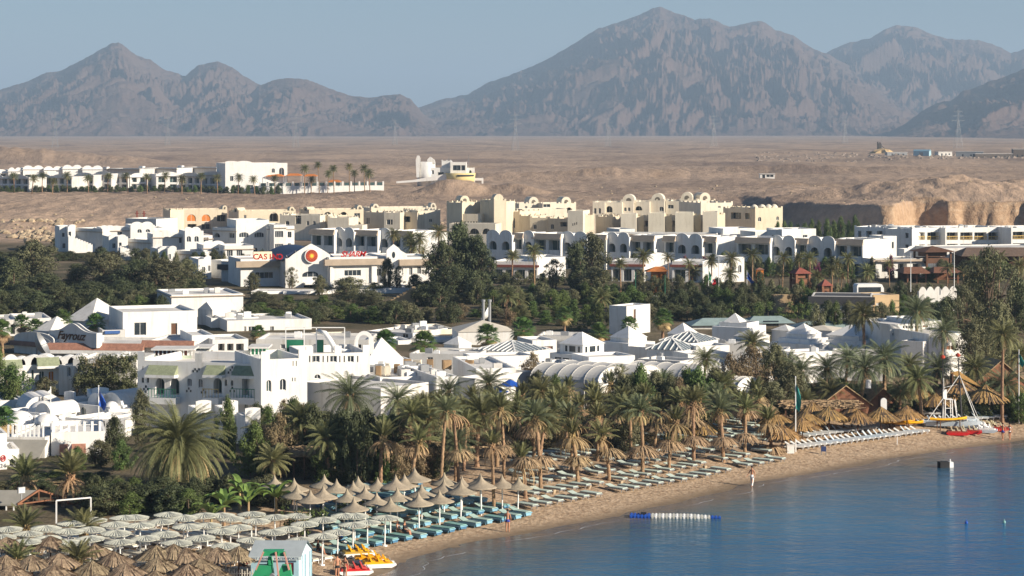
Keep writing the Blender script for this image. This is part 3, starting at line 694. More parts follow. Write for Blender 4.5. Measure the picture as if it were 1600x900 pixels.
# rubble and parked machinery strip
rk=random.Random(5); rubm=mat('grey_rubble',(.30,.24,.19),.95,.3,.3)
mb=MB()
for i in range(420):
    px=rk.choice([rk.uniform(1180,1420),rk.uniform(1380,1600),rk.uniform(1460,1640)]); D=rk.uniform(1560,1960); x=X(px,D); z=tz(x,D); s_=rk.uniform(1,3.4); h=rk.uniform(.5,1.6)
    a=rk.uniform(0,3); pts=[]
    for k in range(5): r=s_*rk.uniform(.6,1.1); pts.append((x+r*math.cos(a+k*1.256),D+r*math.sin(a+k*1.256),z-.2))
    mb.add(pts+[(x+rk.uniform(-.3,.3)*s_,D,z+h)],[(k,(k+1)%5,5) for k in range(5)])
tag(mb.build('rubble',rubm),'grey rubble heaps strewn across the far plain at right',kind='stuff')
def hut(px,D,w,h,dep,m,rz,label,name='low_building',cat='building'):
    x=X(px,D); t=thing(name,label,cat,(x,D,tz(x,D)-.1),rz,'low buildings and plant on the far plain')
    a=MB(); panel(a,lambda x_,y_,z_:(x_,y_,z_),-w,w,0,h,[(-w*.5,1.2,.1,2.1,'flat'),(w*.1,1.4,1,2,'flat'),(w*.6,1.4,1,2,'flat')],.25); a.box(-w,w,dep-.25,dep,0,h); a.box(-w,-w+.25,.25,dep-.25,0,h); a.box(w-.25,w,.25,dep-.25,0,h); a.build('wall',m,t)
    a=MB(); a.box(-w-.3,w+.3,-.3,dep+.3,h,h+.25); a.build('roof',roofw,t); a=MB(); a.box(-w+.3,w-.3,.28,.31,.1,h-.1); a.build('window',glass,t)
for i,(px,D,w,h,dp,m,rz,l) in enumerate([(1402,1750,8,3,5,metal,.2,'low grey plant beside the works tower on the far plain'),(1477,1720,6,3.2,5,white2,.4,'small pale hut just right of the blue shed on the far plain'),(1515,1700,10,4,7,metal,-.2,'grey flat-roofed building in the middle of the far plain works'),(1553,1690,14,3.5,6,mat('rust_brown_wall',(.12,.10,.085),.9,.2),.1,'long dark low shed on the far plain near the right edge'),(1596,1700,6,6,6,mat('rust_brown_wall',(.12,.10,.085)),0,'dark square block at the right edge of the far plain'),(1199,1000,3.2,2.2,3,white,0,'tiny white hut alone on the gravel plain')]): hut(px,D,w,h,dp,m,rz,l)
# ---------------------------------------------------------------- loose rocks on the hotel slope
mb=MB(); rk=random.Random(9)
rockm=mat('pale_boulders',(.42,.33,.22),.95,.25,.5)
def boulder(mb,x,y,z,s_,rk):
    M=[]; 
    for zz,r in ((-.2,.9),(.35,1.0),(.8,.5)):
        for k in range(6): a=k*1.047+rk.uniform(-.2,.2); q=r*rk.uniform(.75,1.15); M.append((x+s_*q*math.cos(a),y+s_*q*math.sin(a),z+s_*zz*.8*rk.uniform(.8,1.2)))
    fs=[(j*6+k,j*6+(k+1)%6,(j+1)*6+(k+1)%6,(j+1)*6+k) for j in range(2) for k in range(6)]+[tuple(range(12,18))]
    mb.add(M,fs)
for cx_,cy_,n,sx,sy in ((105,620,60,36,10),(40,640,70,38,18),(90,655,40,40,14),(60,600,30,50,8),(240,640,16,60,10)):
    for i in range(n):
        px=rk.gauss(cx_,sx*.45); D=640+rk.gauss(0,1)*sy+(cy_-640); x=X(px,D); boulder(mb,x,D,tz(x,D),rk.choice([.4,.6,.9,1.3]),rk)
for i in range(260):
    px=rk.uniform(0,1600); D=rk.uniform(640,900)
    if 350<px<620 and D>780: continue
    x=X(px,D); boulder(mb,x,D,tz(x,D),rk.choice([.2,.25,.35,.6]),rk)
tag(mb.build('boulders',rockm),'scattered tan boulders on the gravel slope below the plateau hotel',kind='stuff')
def fuelpole(px,D,h,label):
    x=X(px,D); t=MB(); t.bar((0,0,0),(0,0,h),.35); t.bar((-.5,0,h*.9),(.5,0,h*.9),.2); o=t.build('rusty_pole',redtrim,loc=(x,D,tz(x,D))); tag(o,label,'pole')
fuelpole(214,612,7,'rusty red post, left of a pair on the slope above the white villas'); fuelpole(225,612,7,'rusty red post, right of a pair on the slope above the white villas')
# road along the top of the cutting, a sheet of asphalt with a kerb wall
rd=MB(); asph=mat('asphalt',(.06,.06,.062),.9,.15,.3)
pts=[(X(p,D_),D_) for p,D_ in ((1195,655),(1250,640),(1300,622),(1345,606))]
for (x0,y0),(x1,y1) in zip(pts[:-1],pts[1:]):
    q=[]
    for t_ in range(5):
        xx=x0+(x1-x0)*t_/4; yy_=y0+(y1-y0)*t_/4; q.append((xx,yy_,max(tz(xx-.0,yy_),tz(xx-3,yy_-3))+.15))
    for a_,b_ in zip(q[:-1],q[1:]): rd.quad((a_[0]-3,a_[1]-5,a_[2]),(b_[0]-3,b_[1]-5,b_[2]),(b_[0],b_[1],b_[2]),(a_[0],a_[1],a_[2]))
tag(rd.build('road',asph),'dark road on an embankment below the plateau',kind='structure')
# ================================================================== cream hotel complex
GC='cream villas of the stepped hotel below the slope'
def lantern(b,cx,cy,r,h,m,deep=1.6):
    """small round-topped barrel dormer standing on a roof"""
    big=r>2.3; r*=.52 if big else .62; h=h*(.40 if big else .50)+.15; deep=2.2+r*1.4
    mb=MB(); n=10; z=b.H-b.par; pts=[(cx-r,z),(cx+r,z),(cx+r,z+h-r)]+[(cx+r*math.cos(math.pi*i/n),z+h-r+r*math.sin(math.pi*i/n)) for i in range(1,n)]+[(cx-r,z+h-r)]
    mb.prism(pts,'y',cy,cy+deep); o=mb.build('barrel_dormer',m,b.o)
    g=MB(); k=.42; pts=[(cx-r*k,z+.3),(cx+r*k,z+.3),(cx+r*k,z+h-r)]+[(cx+r*k*math.cos(math.pi*i/n),z+h-r+r*k*math.sin(math.pi*i/n)) for i in range(1,n)]+[(cx-r*k,z+h-r)]
    g.prism(pts,'y',cy-.03,cy-.003); g.build('dormer_opening',mat('dormer_recess_shade',(.16,.14,.11),.9,.1),o)  # flat dark plate; the shade of a recess is put into its colour
def creamv(pl,pr,yt,D,ang,dep,label,m=None,ops=(),dorm=(),teeth=True,grp=GC,name='cream_villa',base=None,roof=None):
    b=Bld(name,label,'hotel building',pl,pr,yt,D,ang,dep,m or cream,grp,parapet=.6,base=base)
    for o in ops: b.w(*o[:4],**(o[4] if len(o)>4 else {}))
    if teeth: 
        for f in 'flr': b.teeth(f,2.6,.5,.35)
    for q in dorm: lantern(b,b.fx(q[0]),q[3] if len(q)>3 else .6,q[1],q[2],m or cream)
    b.finish(roof); return b
# left group
b=creamv(266,355,328,628,4,12,'cream villa with two round orange-filled arches, leftmost of the stepped cream hotel',ops=[(278,336,346,12,dict(style='loggia',rec=1.2)),(299,335,346,14,dict(kind='round',gm=orange)),(322,335,346,14,dict(kind='round',gm=orange)),(346,336,346,14,dict(style='loggia',rec=1.2)),(278,351,362,13,dict(kind='round',style='loggia',rec=1.5)),(300,350,358,14,dict(style='loggia',rec=1.5)),(322,350,358,14,dict(style='loggia',rec=1.5))],dorm=[(352,1.0,3.0)])
creamv(255,266,328,622,-24,6,'narrow shaded cream stair tower at the left end of the cream hotel')
creamv(357,372,331,624,-26,9,'slim shaded cream tower with a round dormer beside the orange arches',dorm=[(366,1.2,3.3)])
b=creamv(373,462,330,620,3,12,'cream villa with flat plain wall and one slit window in the cream hotel',ops=[(383,336,344,4),(428,332,346,14,dict(kind='round',style='loggia',rec=1.6)),(447,332,346,10,dict(style='loggia',rec=1.4))],dorm=[(457,1.1,3.0)])
creamv(470,483,329,624,-26,9,'slim cream tower with a round dormer in the middle of the left cream group',dorm=[(475,1.2,3.0)])
b=creamv(483,568,328,622,4,12,'cream villa with three loggia arches right of the slim tower',ops=[(512,331,344,12,dict(kind='round',style='loggia',rec=1.5)),(537,331,346,13,dict(kind='round',style='loggia',rec=1.5)),(558,333,341,9),(559,346,358,11,dict(kind='round',style='loggia',rec=1.5))],dorm=[(563,1.2,3.2)])
b=creamv(437,500,336,598,-16,11,'projecting cream block with three small arched windows above the arcade wing',ops=[(449,345,352,6,dict(kind='round')),(466,337,350,9,dict(style='loggia',rec=1.5)),(481,345,352,4,dict(kind='round')),(491,345,352,4,dict(kind='round'))],m=cream2)
creamv(500,512,337,600,-30,8,'shaded cream recess block beside the small arched windows',ops=[(506,338,350,7,dict(style='loggia',rec=1.3))])
creamv(512,545,340,590,-12,9,'low cream block stepping down with a chamfered corner',m=cream2)
creamv(568,600,331,606,-30,9,'shaded cream stair block between the left and middle cream groups',ops=[(575,340,350,5)])
creamv(580,682,325,640,4,12,'long pale cream villa with stepped parapet behind the middle of the complex',ops=[(590,330,336,8),(640,330,334,14)],dorm=[(588,1.3,3.2),(678,1.2,3.4)],m=cream2)
creamv(600,625,332,588,-14,9,'pale cream block with a chamfered shoulder left of the round-cornered wall',ops=[(607,343,351,6),(612,343,351,3)],m=cream2)
creamv(625,652,331,592,-32,9,'deeply shaded cream block with a dark loggia',ops=[(634,338,347,14,dict(style='loggia',rec=1.4))])
b=creamv(652,688,329,590,6,12,'cream block with one small square window, left of the twin towers',ops=[(673,342,347,5)],m=cream2)
# twin tower gatehouse
GT='tall cream towers of the gatehouse'
creamv(698,722,316,585,-24,12,'tall grey-cream tower, left one of the gatehouse pair',ops=[],grp=GT,name='cream_tower',teeth=True)
b=creamv(722,748,320,592,6,8,'cream middle wing with a tall arched bell opening between the towers',ops=[(726,311,319,7,dict(kind='round'))],dorm=[(727,2.0,5.6,.3)])
b=creamv(722,752,334,583,-14,7,'lower cream link with a row of slit windows between the two towers',ops=[(727+k*4.4,346,354,2.6) for k in range(5)],teeth=False)
creamv(750,774,315,585,-24,10,'tall grey-cream tower with a triangle of dots, right one of the gatehouse pair',grp=GT,name='cream_tower')
b=creamv(772,791,313,580,20,10,'brightest cream tower with a rounded hood at the right of the gatehouse',grp=GT,name='cream_tower'); 
mb=MB(); n=8; w_=b.L*.42; cx=b.L*.42; mb.prism([(cx-w_,b.H)]+[(cx+w_*math.cos(math.pi*i/n),b.H+1.6*math.sin(math.pi*i/n)) for i in range(n,-1,-1)],'y',.3,2.6); mb.build('rounded_hood',cream,b.o)
b=creamv(702,774,349,572,-14,6,'low curved cream terrace wall with broad arches in front of the gatehouse',ops=[(722,357,366,16,dict(kind='round',style='loggia',rec=1.5)),(741,357,366,16,dict(kind='round',style='loggia',rec=1.5)),(760,357,366,14,dict(kind='round',style='loggia',rec=1.5))],teeth=False,m=cream2)
creamv(791,812,330,592,-26,10,'shaded cream block joined to the right gatehouse tower',ops=[(800,338,356,9,dict(kind='round'))])
# right-middle group
creamv(811,848,318,618,4,12,'cream villa with a single round dormer on its parapet, left of a similar one',m=cream2,dorm=[(835,2.2,4.4)],ops=[(822,322,326,4)])
creamv(848,900,318,616,4,12,'cream villa with a round dormer and a wide arch below it',m=cream2,dorm=[(886,2.2,4.4)],ops=[(889,324,333,11,dict(kind='round',style='loggia',rec=1.4)),(853,319,324,11)])
creamv(817,886,327,598,3,8,'plain pale cream wall block below the two dormers',m=cream2,teeth=False)
creamv(811,828,337,590,-28,8,'shaded cream block left of the wavy shadowed wall')
creamv(828,856,340,588,-14,8,'cream block with one arched window and a sloping shadow',ops=[(836,351,358,5,dict(kind='round'))])
creamv(856,888,341,586,-26,8,'shaded cream block with an arched window and a dark loggia',ops=[(863,350,358,5,dict(kind='round')),(881,347,354,11,dict(style='loggia',rec=1.3))])
creamv(887,911,329,575,-14,8,'upright cream slab tower with three short slits',ops=[(895,349,353,1.6),(898,348,352,1.6),(901,347,351,1.6)],m=cream2,teeth=False)
creamv(913,929,336,576,20,9,'bright narrow cream block at the right end of the middle cream group',m=cream)
# right group
for i,(a,b_,yt,ops,dm,an) in enumerate([(926,945,316,[(930,325,334,4,dict(kind='round')),(937,325,334,4,dict(kind='round'))],[],-8),(946,972,316,[(952,322,332,10,dict(kind='round',style='loggia',rec=1.4))],[],-8),(970,990,314,[(977,324,330,4,dict(kind='round')),(983,324,330,4,dict(kind='round'))],[(982,3.2,5.6)],-8),(991,1015,315,[(998,322,329,11,dict(kind='round',style='loggia',rec=1.4))],[],-10),(1015,1038,313,[(1041,323,330,7,dict(kind='round'))],[(1027,3.2,5.8)],-10),(1040,1068,314,[(1048,320,326,9)],[],-12),(1062,1090,312,[],[(1073,3.0,6.2)],-8),(1090,1118,313,[],[(1103,3.0,6.4)],4)]):
    creamv(a,b_,yt,622+i,an,13,f'pale cream block, {ordn(i)} from the left in the right-hand back row'+(' with a barrel dormer' if dm else ''),m=cream2,ops=ops,dorm=dm)
creamv(1095,1145,317,606,8,13,'bright pale cream block stepping towards the right end of the complex',m=cream2,ops=[(1124,322,325,4)])
for i,(a,b_,yt,an,l) in enumerate([(931,957,338,-30,'shaded cream block with a garden bush, left of the four slab towers'),(957,972,337,18,'bright narrow cream block left of the first slab tower')]):
    creamv(a,b_,yt,584+i,an,8,l)
GS='upright cream slab towers in a row'
for i,(a,b_,yt) in enumerate([(970,994,334),(1013,1038,333),(1055,1083,332),(1098,1121,331)]):
    creamv(a,b_,yt,574,-6,7,f'upright cream slab tower, {ordn(i)} from the left of four',m=cream2,grp=GS,name='cream_tower',teeth=False)
    creamv(b_,b_+12,yt+4,577,22,7,f'bright buttress block right of the {ordn(i)} cream slab tower',m=cream,grp='buttress blocks beside the slab towers',name='cream_block')
    if i<3: creamv(b_+12,[1013,1055,1098][i],338,586,-20,8,f'recessed shaded link with a dark loggia right of the {ordn(i)} slab tower',m=cream,grp='recessed links between the slab towers',name='cream_link',ops=[(b_+20,345,354,12,dict(style='loggia',rec=1.3))])
creamv(1130,1180,325,596,-26,13,'shaded cream wing with dark loggias near the right end',ops=[(1150,332,342,16,dict(style='loggia',rec=1.4)),(1168,333,342,8,dict(style='loggia',rec=1.4))],dorm=[])
b=creamv(1180,1223,325,590,8,13,'cream end block with a row of low round domes on its roof',m=cream,ops=[(1187,339,346,5,dict(kind='round')),(1215,338,344,4,dict(kind='round'))])
for k,px in enumerate((1182,1194,1204,1213)):
    mb=MB(); cx=b.fx(px); mb.lathe([(1.0*math.cos(t*math.pi/12),b.H-.2+1.1*math.sin(t*math.pi/12)) for t in range(7)],12,(cx,1.2)); mb.build('dome',cream2,b.o,True)
# arched cream wall at centre-left front row
creamv(545,566,352,560,-8,6,'low cream wall piece behind the arcade wing',m=cream2,teeth=False)

# ================================================================== white stepped villas at left
GW='stepped white villas left of the sign building'
def wrow(pts,yt,D,label,ops=(),ang=3,dep=9,wav=None,grp=GW,m=None,trim=True,hump=(),name='white_villa'):
    b=Bld(name,label,'villa',pts[0],pts[1],yt,D,ang,dep,m or white,grp,parapet=.5)
    for o in ops: b.w(*o[:4],**(o[4] if len(o)>4 else {}))
    for c,r,h in hump: b.humps('f',[b.fx(c)],r,h)
    if trim: b.cornice(b.H-.85,.28,.16,tan_roof)
    b.finish(); return b
A=dict(kind='round')
wrow((93,106),354,540,'narrow white end tower at the far left of the stepped villas',[(99,364,370,4),(100,380,388,5)],ang=4,hump=[(100,.8,.4)],trim=False)
wrow((106,118),354,538,'white tower block with a wavy top beside the left stair wall',[(109,362,369,4)],ang=6,hump=[(113,.8,.5)],trim=False)
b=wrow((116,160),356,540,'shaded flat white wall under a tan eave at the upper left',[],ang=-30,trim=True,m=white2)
wrow((158,205),356,536,'long sunlit white villa top row with wavy parapet at left',[(168,362,369,9),(187,362,368,8)],hump=[(163,1,.6),(172,1,.6),(182,1,.5)])
wrow((204,242),352,536,'sunlit white villa with two low arched windows at the top row',[(218,358,364,7,A),(231,358,363,7,A)],hump=[(214,1.4,.8),(230,1.4,.8)],trim=False)
wrow((240,256),356,540,'small white corner block with a tan eave next to the cream hotel',[(247,362,368,8)])
# stair walls with stepped tops
def stairwall(p0,p1,y0,y1,D,label):
    b=Bld('stair_wall',label,'wall',p0,p1,y0,D,4,1.2,white,'white stair walls with stepped tops',parapet=.2,th=.2); n=11; dz=b.fz(y1,b.L)-b.H
    b.tops['f']=lambda x:b.H+dz*(int(x/b.L*n)/n)+(.35 if (x/b.L*n)%1<.55 else 0); b.tops['b']=b.tops['f']
    for f in 'fb':
        for i in range(n): b.extra[f]+=[b.L*i/n,b.L*(i+.55)/n]
    b.tops['r']=lambda x:b.H+dz; b.noroof=True; b.finish()
stairwall(107,152,370,387,534,'white stair wall stepping down to the right, leftmost of the stepped villas')
wrow((170,184),370,512,'white block with two slot windows in the second row of stepped villas',[(178,380,388,5),(178,392,399,4)],ang=5,hump=[(176,.8,.4)],trim=False)
wrow((184,200),370,510,'white tower block with a wavy top in the second row of stepped villas',[(188,379,386,4)],ang=5,hump=[(191,.9,.5)],trim=False)
wrow((195,241),373,514,'shaded white wall under a tan eave in the second row',[],ang=-30,m=white2)
wrow((239,292),366,506,'sunlit white terrace villa in the second row, plain windows',[(284,371,380,9)],hump=[(245,1.2,.8),(259,1.2,.9),(250,.8,.6)])
wrow((289,318),361,504,'sunlit white villa with two arched windows in the second row',[(295,369,378,7,A),(307,369,378,7,A)],hump=[(294,1.1,.9),(306,1.1,.9)],trim=False)
wrow((315,332),368,506,'white corner block with a tan eave right of the two arches',[(322,371,379,8)])
stairwall(188,232,387,403,506,'white stair wall stepping down to the right in the second row of villas')
wrow((247,262),389,478,'white block with two slots in the third row behind the trees',[(254,398,406,5)],ang=5,hump=[(255,.8,.4)],trim=False)
wrow((262,276),388,477,'white tower with wavy top in the third row behind the trees',[(265,397,405,4)],ang=5,hump=[(270,.8,.5)],trim=False)
wrow((272,320),391,480,'shaded wall with a tan eave in the third row',[],ang=-30,m=white2)
wrow((318,352),383,482,'sunlit white villa with rounded parapet in the third row',[(331,398,403,8,A),(344,395,402,8)],hump=[(325,1.3,.9),(340,1.5,.9)])
wrow((351,396),384,476,'white villa with two wide glazed bays in the third row',[(359,391,401,9,dict(bars=2)),(374,391,401,9,dict(bars=2)),(388,398,402,7)])
wrow((310,330),405,448,'white block with two slot windows just left of the sign building',[(318,417,426,5),(328,415,424,4)],ang=5,trim=False,hump=[(326,1,.6)])
b=wrow((329,346),406,452,'pale blue-shaded narrow wall left of the sign building',[(337,438,441,2)],ang=-30,m=white2,trim=False)
# upright white three-storey house in front of the cream hotel
b=wrow((369,420),344,520,'tall plain white house with two wide arched windows below the cream hotel',[(381,363,371,15,dict(kind='seg',bars=3)),(405,363,371,15,dict(kind='seg',bars=3)),(386,387,395,7,A),(399,387,395,7,A)],trim=False,ang=5,dep=10)
wrow((332,369),355,524,'blue-shaded white wing with a dark arch left of the tall plain house',[(339,364,371,10,dict(kind='round',style='loggia',rec=1.2)),(362,364,372,8)],ang=-30,m=white2)
wrow((418,432),353,521,'narrow white bay with a slim window beside the tall house',[(424,362,370,4)],ang=5)
wrow((428,447),351,517,'white bay with two glazed doors and a balcony slab beside the tall house',[(436,361,371,13,dict(bars=3)),(436,381,391,13,dict(bars=3))],ang=5)
wrow((447,460),353,522,'white bay with paired slim windows beside the cream block',[(451,362,371,3),(454,362,371,3),(452,380,387,5)],ang=5)
wrow((262,369),398,492,'long low white roof terrace between the villas and the sign building',[],ang=-4,dep=8)
# rooftop plant block
b=wrow((196,244),341,585,'low grey-white plant block on the slope above the left villas',[],ang=-22,trim=False,m=white2,grp=None)

# ================================================================== arcade wing
GA='bays of the long two-storey arcade wing'
# each bay: left px, right px, top, kind: 'a' arched pair, 't' tan-eaved flat pair, 'w' blank wall
ag=dict(gm=glassg)
def bay(pl,pr,yt,yb,kind,idx,D,n=2,ang=-27,extra=''):
    lab={'a':'arched','t':'square, tan-eaved','w':'blank sunlit'}[kind]
    b=Bld('arcade_bay',f'{lab} white hotel bay, {ordn(idx)} from the left in the long arcade wing'+extra,'hotel bay',pl,pr,yt,D,ang if kind!='w' else 8,9,white,GA,parapet=.4)
    H=b.H; zf=[(.35,(H-1.2)*.42),((H-1.2)*.52,H-1.35)]
    if kind=='a':
        for i in range(n):
            cx=b.L*(i+.5)/n
            for zb,zt in zf: b.wm(cx,b.L/n*.60,zb,zt,'f','round' if b.L/n*.6<2*(zt-zb) else 'seg','loggia',1.5,glassg)
        b.humps('f',[b.L*(i+.5)/n for i in range(n)],b.L/n*.47,1.0)
    elif kind=='t':
        for i in range(n):
            cx=b.L*(i+.5)/n
            for zb,zt in zf: b.wm(cx,b.L/n*.78,zb,zt,'f','flat','loggia',1.5,glassg)
    b.finish()
    if kind=='t':
        mb=MB(); mb.prism([(-.7,H-1.05),(-.002,H-1.05),(-.002,H+.05),(-.15,H+.05)],'x',-.2,b.L+.2); mb.build('sloping_eave',tan_roof,b.o)
    if kind in 'at':
        mb=MB()
        for i in range(n):
            cx=b.L*(i+.5)/n; w=b.L/n*.36
            mb.box(cx-w,cx+w,.05,.12,zf[1][0]+.02,zf[1][0]+.9)
        mb.build('balcony_panel',white if kind=='t' else frame_m,b.o)
    return b
bays=[(486,522,'t',2),(522,553,'a',2),(553,590,'t',2),(590,610,'a',1),(610,645,'t',2),(645,699,'w',0),
      (760,800,'a',2),(800,817,'t',1),(817,834,'a',1),(834,876,'t',2),(876,917,'a',2),(917,947,'t',1),(947,983,'a',2),(983,1022,'t',2),(1022,1038,'w',0),(1038,1055,'t',1),(1055,1097,'a',2),(1097,1119,'t',1),(1119,1151,'w',0),(1151,1203,'t',2),(1203,1242,'a',2),(1242,1262,'t',1),(1262,1304,'a',2),(1304,1348,'t',2),(1348,1392,'w',0)]
for i,(a,b_,k,n) in enumerate(bays):
    f=(a-486)/900; yt=358+f*17 + (3 if 640<a<700 else 0); D=497-f*42
    if k=='a': yt+=3
    bay(a,b_,yt,0,k,i,D,n,extra='')
# roof strip behind the wing
b=Bld('hotel_roof_block','flat white roof level behind the middle of the arcade wing','building',938,1120,364,520,-8,7,white2); b.cornice(b.H-.5,.3,.3,tan_roof); b.finish()
for i,(a,b_,yt,D,l) in enumerate([(968,992,358,530,'small white cube on the roof behind the arcade wing'),(1130,1180,357,520,'white flat block behind the arcade wing at right'),(1180,1230,362,512,'white block with small windows right of the cream end block'),(1198,1222,358,505,'shaded white cube between the cream end block and the arcade wing'),(1222,1275,358,508,'white block with two small dark windows above the arcade roof')]):
    b=Bld('roof_house',l,'building',a,b_,yt,D,-26 if 'shaded' in l else 5,8,white)
    if i==4: b.w(1235,367,374,7); b.w(1258,367,374,7)
    if i==3: b.w(1210,367,374,9)
    b.finish()
# ================================================================== right hotel
GR='white blocks of the right-hand hotel with ochre balcony rails'
def rblock(pl,pr,yt,D,ang,bx,label,rows=((360,374),(380,388)),dep=12,shade=False):
    b=Bld('hotel_block',label,'hotel',pl,pr,yt,D,ang,dep,white,GR,parapet=.6); fl=[]
    for cx,w in bx:
        for (ya,yb) in rows: b.w(cx,ya,yb,w,'f','flat','loggia',1.3,glass,bars=1)
    b.teeth('f',3.4,.4,.3); b.finish(); b.clutter(5,int(pl))
    for cx,w in bx:
        if shade: continue
        xa,xb=sorted((b.fx(cx-w/2),b.fx(cx+w/2))); mb=MB(); z=b.fz(rows[0][1],b.fx(cx)); 
        mb.box(xa,xb,-.08,-.03,z+.75,z+.9); mb.box(xa,xb,-.08,-.03,z+.15,z+.25)
        k=int((xb-xa)/.35)
        for i in range(k+1): q=xa+(xb-xa)*i/max(1,k); mb.box(q-.03,q+.03,-.075,-.035,z+.25,z+.75)
        mb.build('balcony_rail',ochre,b.o)
    return b
rblock(1335,1380,354,535,-28,[(1343,5),(1358,9),(1375,9)],'shaded left end of the right-hand hotel with three small windows',rows=((361,371),),shade=True)
rblock(1384,1425,357,520,-24,[(1417,5)],'blue-shaded block with one small window in the right-hand hotel',rows=((364,372),(382,387)),shade=True)
rblock(1425,1472,356,520,5,[(1436,18),(1458,18)],'sunlit two-bay block of the right-hand hotel',rows=((363,375),(382,391)))
rblock(1472,1477,358,524,-20,[],'thin shaded return wall between two sunlit hotel blocks',rows=())
rblock(1477,1567,356,520,3,[(1488,17),(1510,19),(1532,19),(1554,19)],'sunlit four-bay block of the right-hand hotel',rows=((363,375),(381,389)))
rblock(1567,1580,357,526,-22,[],'shaded gap wall right of the four-bay hotel block',rows=())
rblock(1580,1650,356,518,3,[(1592,19),(1614,19),(1634,19)],'sunlit hotel block cut by the right edge of the view',rows=((362,374),(380,387)))
b=Bld('garden_wall','low white wall with a rounded hump in front of the right-hand hotel','wall',1413,1450,389,480,5,3,white,parapet=.2); b.humps('f',[b.L*.35],1.2,.6); b.finish()
b=Bld('hotel_annexe','white annexe with a slanting stair wall beside the arcade wing','building',1380,1401,369,470,5,6,white); b.w(1386,378,390,4); b.w(1395,378,388,3); b.finish()
# low white restaurant and dark wooden towers in front of the right hotel
b=Bld('restaurant','low white restaurant under a tan eave among palms on the right','restaurant',1368,1448,405,450,2,9,white2,parapet=.2); b.cornice(b.H-.5,.8,.4,tan_roof); b.w(1385,412,425,14,style='loggia',rec=1.5); b.w(1410,412,425,14,style='loggia',rec=1.5); b.w(1433,412,425,14,style='loggia',rec=1.5); b.finish()
b=Bld('restaurant_hall','long white hall with a shallow grey roof behind the wooden tower','building',1470,1640,388,470,2,12,white2,parapet=.2); b.finish()
def wtower(px,yt,D,w,label,hh=None,m=None):
    x=X(px,D); g=tz(x,D); h=Z(yt,D)-g; t=thing('wooden_tower',label,'tower',(x,D,g),.3,'brown timber towers with hipped roofs'); mm=m or wood
    for sx in (-1,1):
        for sy in (-1,1): a=MB(); a.bar((sx*w,sy*w,0),(sx*w,sy*w,h-1),.35); a.build('post',mm,t)
    a=MB(); a.box(-w,w,-w,w,h*.45,h*.62); a.box(-w*.8,w*.8,-w*.8,w*.8,h*.66,h-1.0); a.build('platform',mm,t)
    a=MB(); a.lathe([(w*1.9,h-1.1),(w*1.6,h-.9),(.02,h)],4,a0=math.pi/4,a1=math.pi/4+2*math.pi); a.build('hip_roof',redtrim if m else wood,t)
wtower(1457,384,455,2.6,'dark brown timber lookout tower in front of the right-hand hotel')
wtower(1250,417,400,1.2,'slim red-brown timber tower with a pointed cap among the palms',m=woodr); wtower(1289,436,390,.8,'small red-brown post tower between two palms',m=woodr)
def woodhall(pl,pr,ye,yr,D,label,m=wood,dep=9,h=3.2,name='timber_pavilion'):
    x0,x1=X(pl,D),X(pr,D); xc=(x0+x1)/2; g=tz(xc,D); w=(x1-x0)/2; ze=Z(ye,D)-g; zr=Z(yr,D)-g
    t=thing(name,label,'pavilion',(xc,D,g),0); n=max(2,int(w*2/3))
    for i in range(n+1):
        a=MB(); a.bar((-w+.4+(2*w-.8)*i/n,0,0),(-w+.4+(2*w-.8)*i/n,0,ze),.28); a.build('post',m,t)
    a=MB(); a.add([(-w-.6,-1.2,ze),(w+.6,-1.2,ze),(w+.6,dep+1,ze),(-w-.6,dep+1,ze),(-w*.8,dep*.45,zr),(w*.8,dep*.45,zr)],[(0,1,5,4),(1,2,5),(2,3,4,5),(3,0,4),(3,2,1,0)]); a.build('hip_roof',m if m is not wood else mat('brown_shingle',(.16,.11,.08),.9,.25,1.5),t)
    a=MB(); a.box(-w,w,dep-.2,dep,0,ze-.03); a.build('back_wall',m,t); a=MB(); a.box(-w+.1,w-.1,-.06,.06,.9,1.0); a.build('rail',m,t)
    return t
woodhall(1505,1620,400,388,462,'long dark timber pavilion with a low hipped roof at the right')
woodhall(1415,1450,427,419,438,'reddish timber terrace pavilion left of the lamp post',woodr)
woodhall(1462,1500,426,419,437,'reddish timber terrace with slatted rail right of the lamp post',woodr)
# ================================================================== second hotel row with red trim
def redrow(pl,pr,yt,D,n,label,ang=-14,lit=False):
    b=Bld('hotel_bungalow',label,'building',pl,pr,yt,D,ang if not lit else 8,9,white,'low white bungalows with red-brown roof trim',parapet=.4)
    for i in range(n): b.wm(b.L*(i+.5)/n,b.L/n*.74,.4,min(3.0,b.H-1.6),'f','flat','loggia',1.5,glassg)
    if not lit: b.cornice(b.H-1.1,.35,.45,redtrim)
    b.finish(); return b
redrow(770,840,408,448,4,'bungalow with red-brown trim behind the two big central trees'); 
b=redrow(838,884,402,452,0,'white bungalow with a shallow vaulted roof between the central trees',lit=True)
redrow(955,1006,407,442,3,'bungalow with two dark bays left of the orange hut'); 
b=Bld('vaulted_bungalow','white bungalow with a low rounded gable above the orange hut','building',1006,1050,411,446,5,8,white,parapet=.3); b.humps('f',[b.L*.5],b.L*.45,2.0,14); b.finish()
redrow(1050,1098,408,440,2,'bungalow with red-brown trim right of the orange hut')
redrow(1098,1140,412,438,0,'blank sunlit white bungalow wall behind the green, white and red flag',lit=True)
b=Bld('white_tower_house','tall narrow white house with an arched doorway right of the flagpole','building',1141,1163,402,440,6,7,white); b.w(1146,411,426,8,style='loggia',rec=1.2); b.w(1156,414,426,5,kind='round'); b.finish()
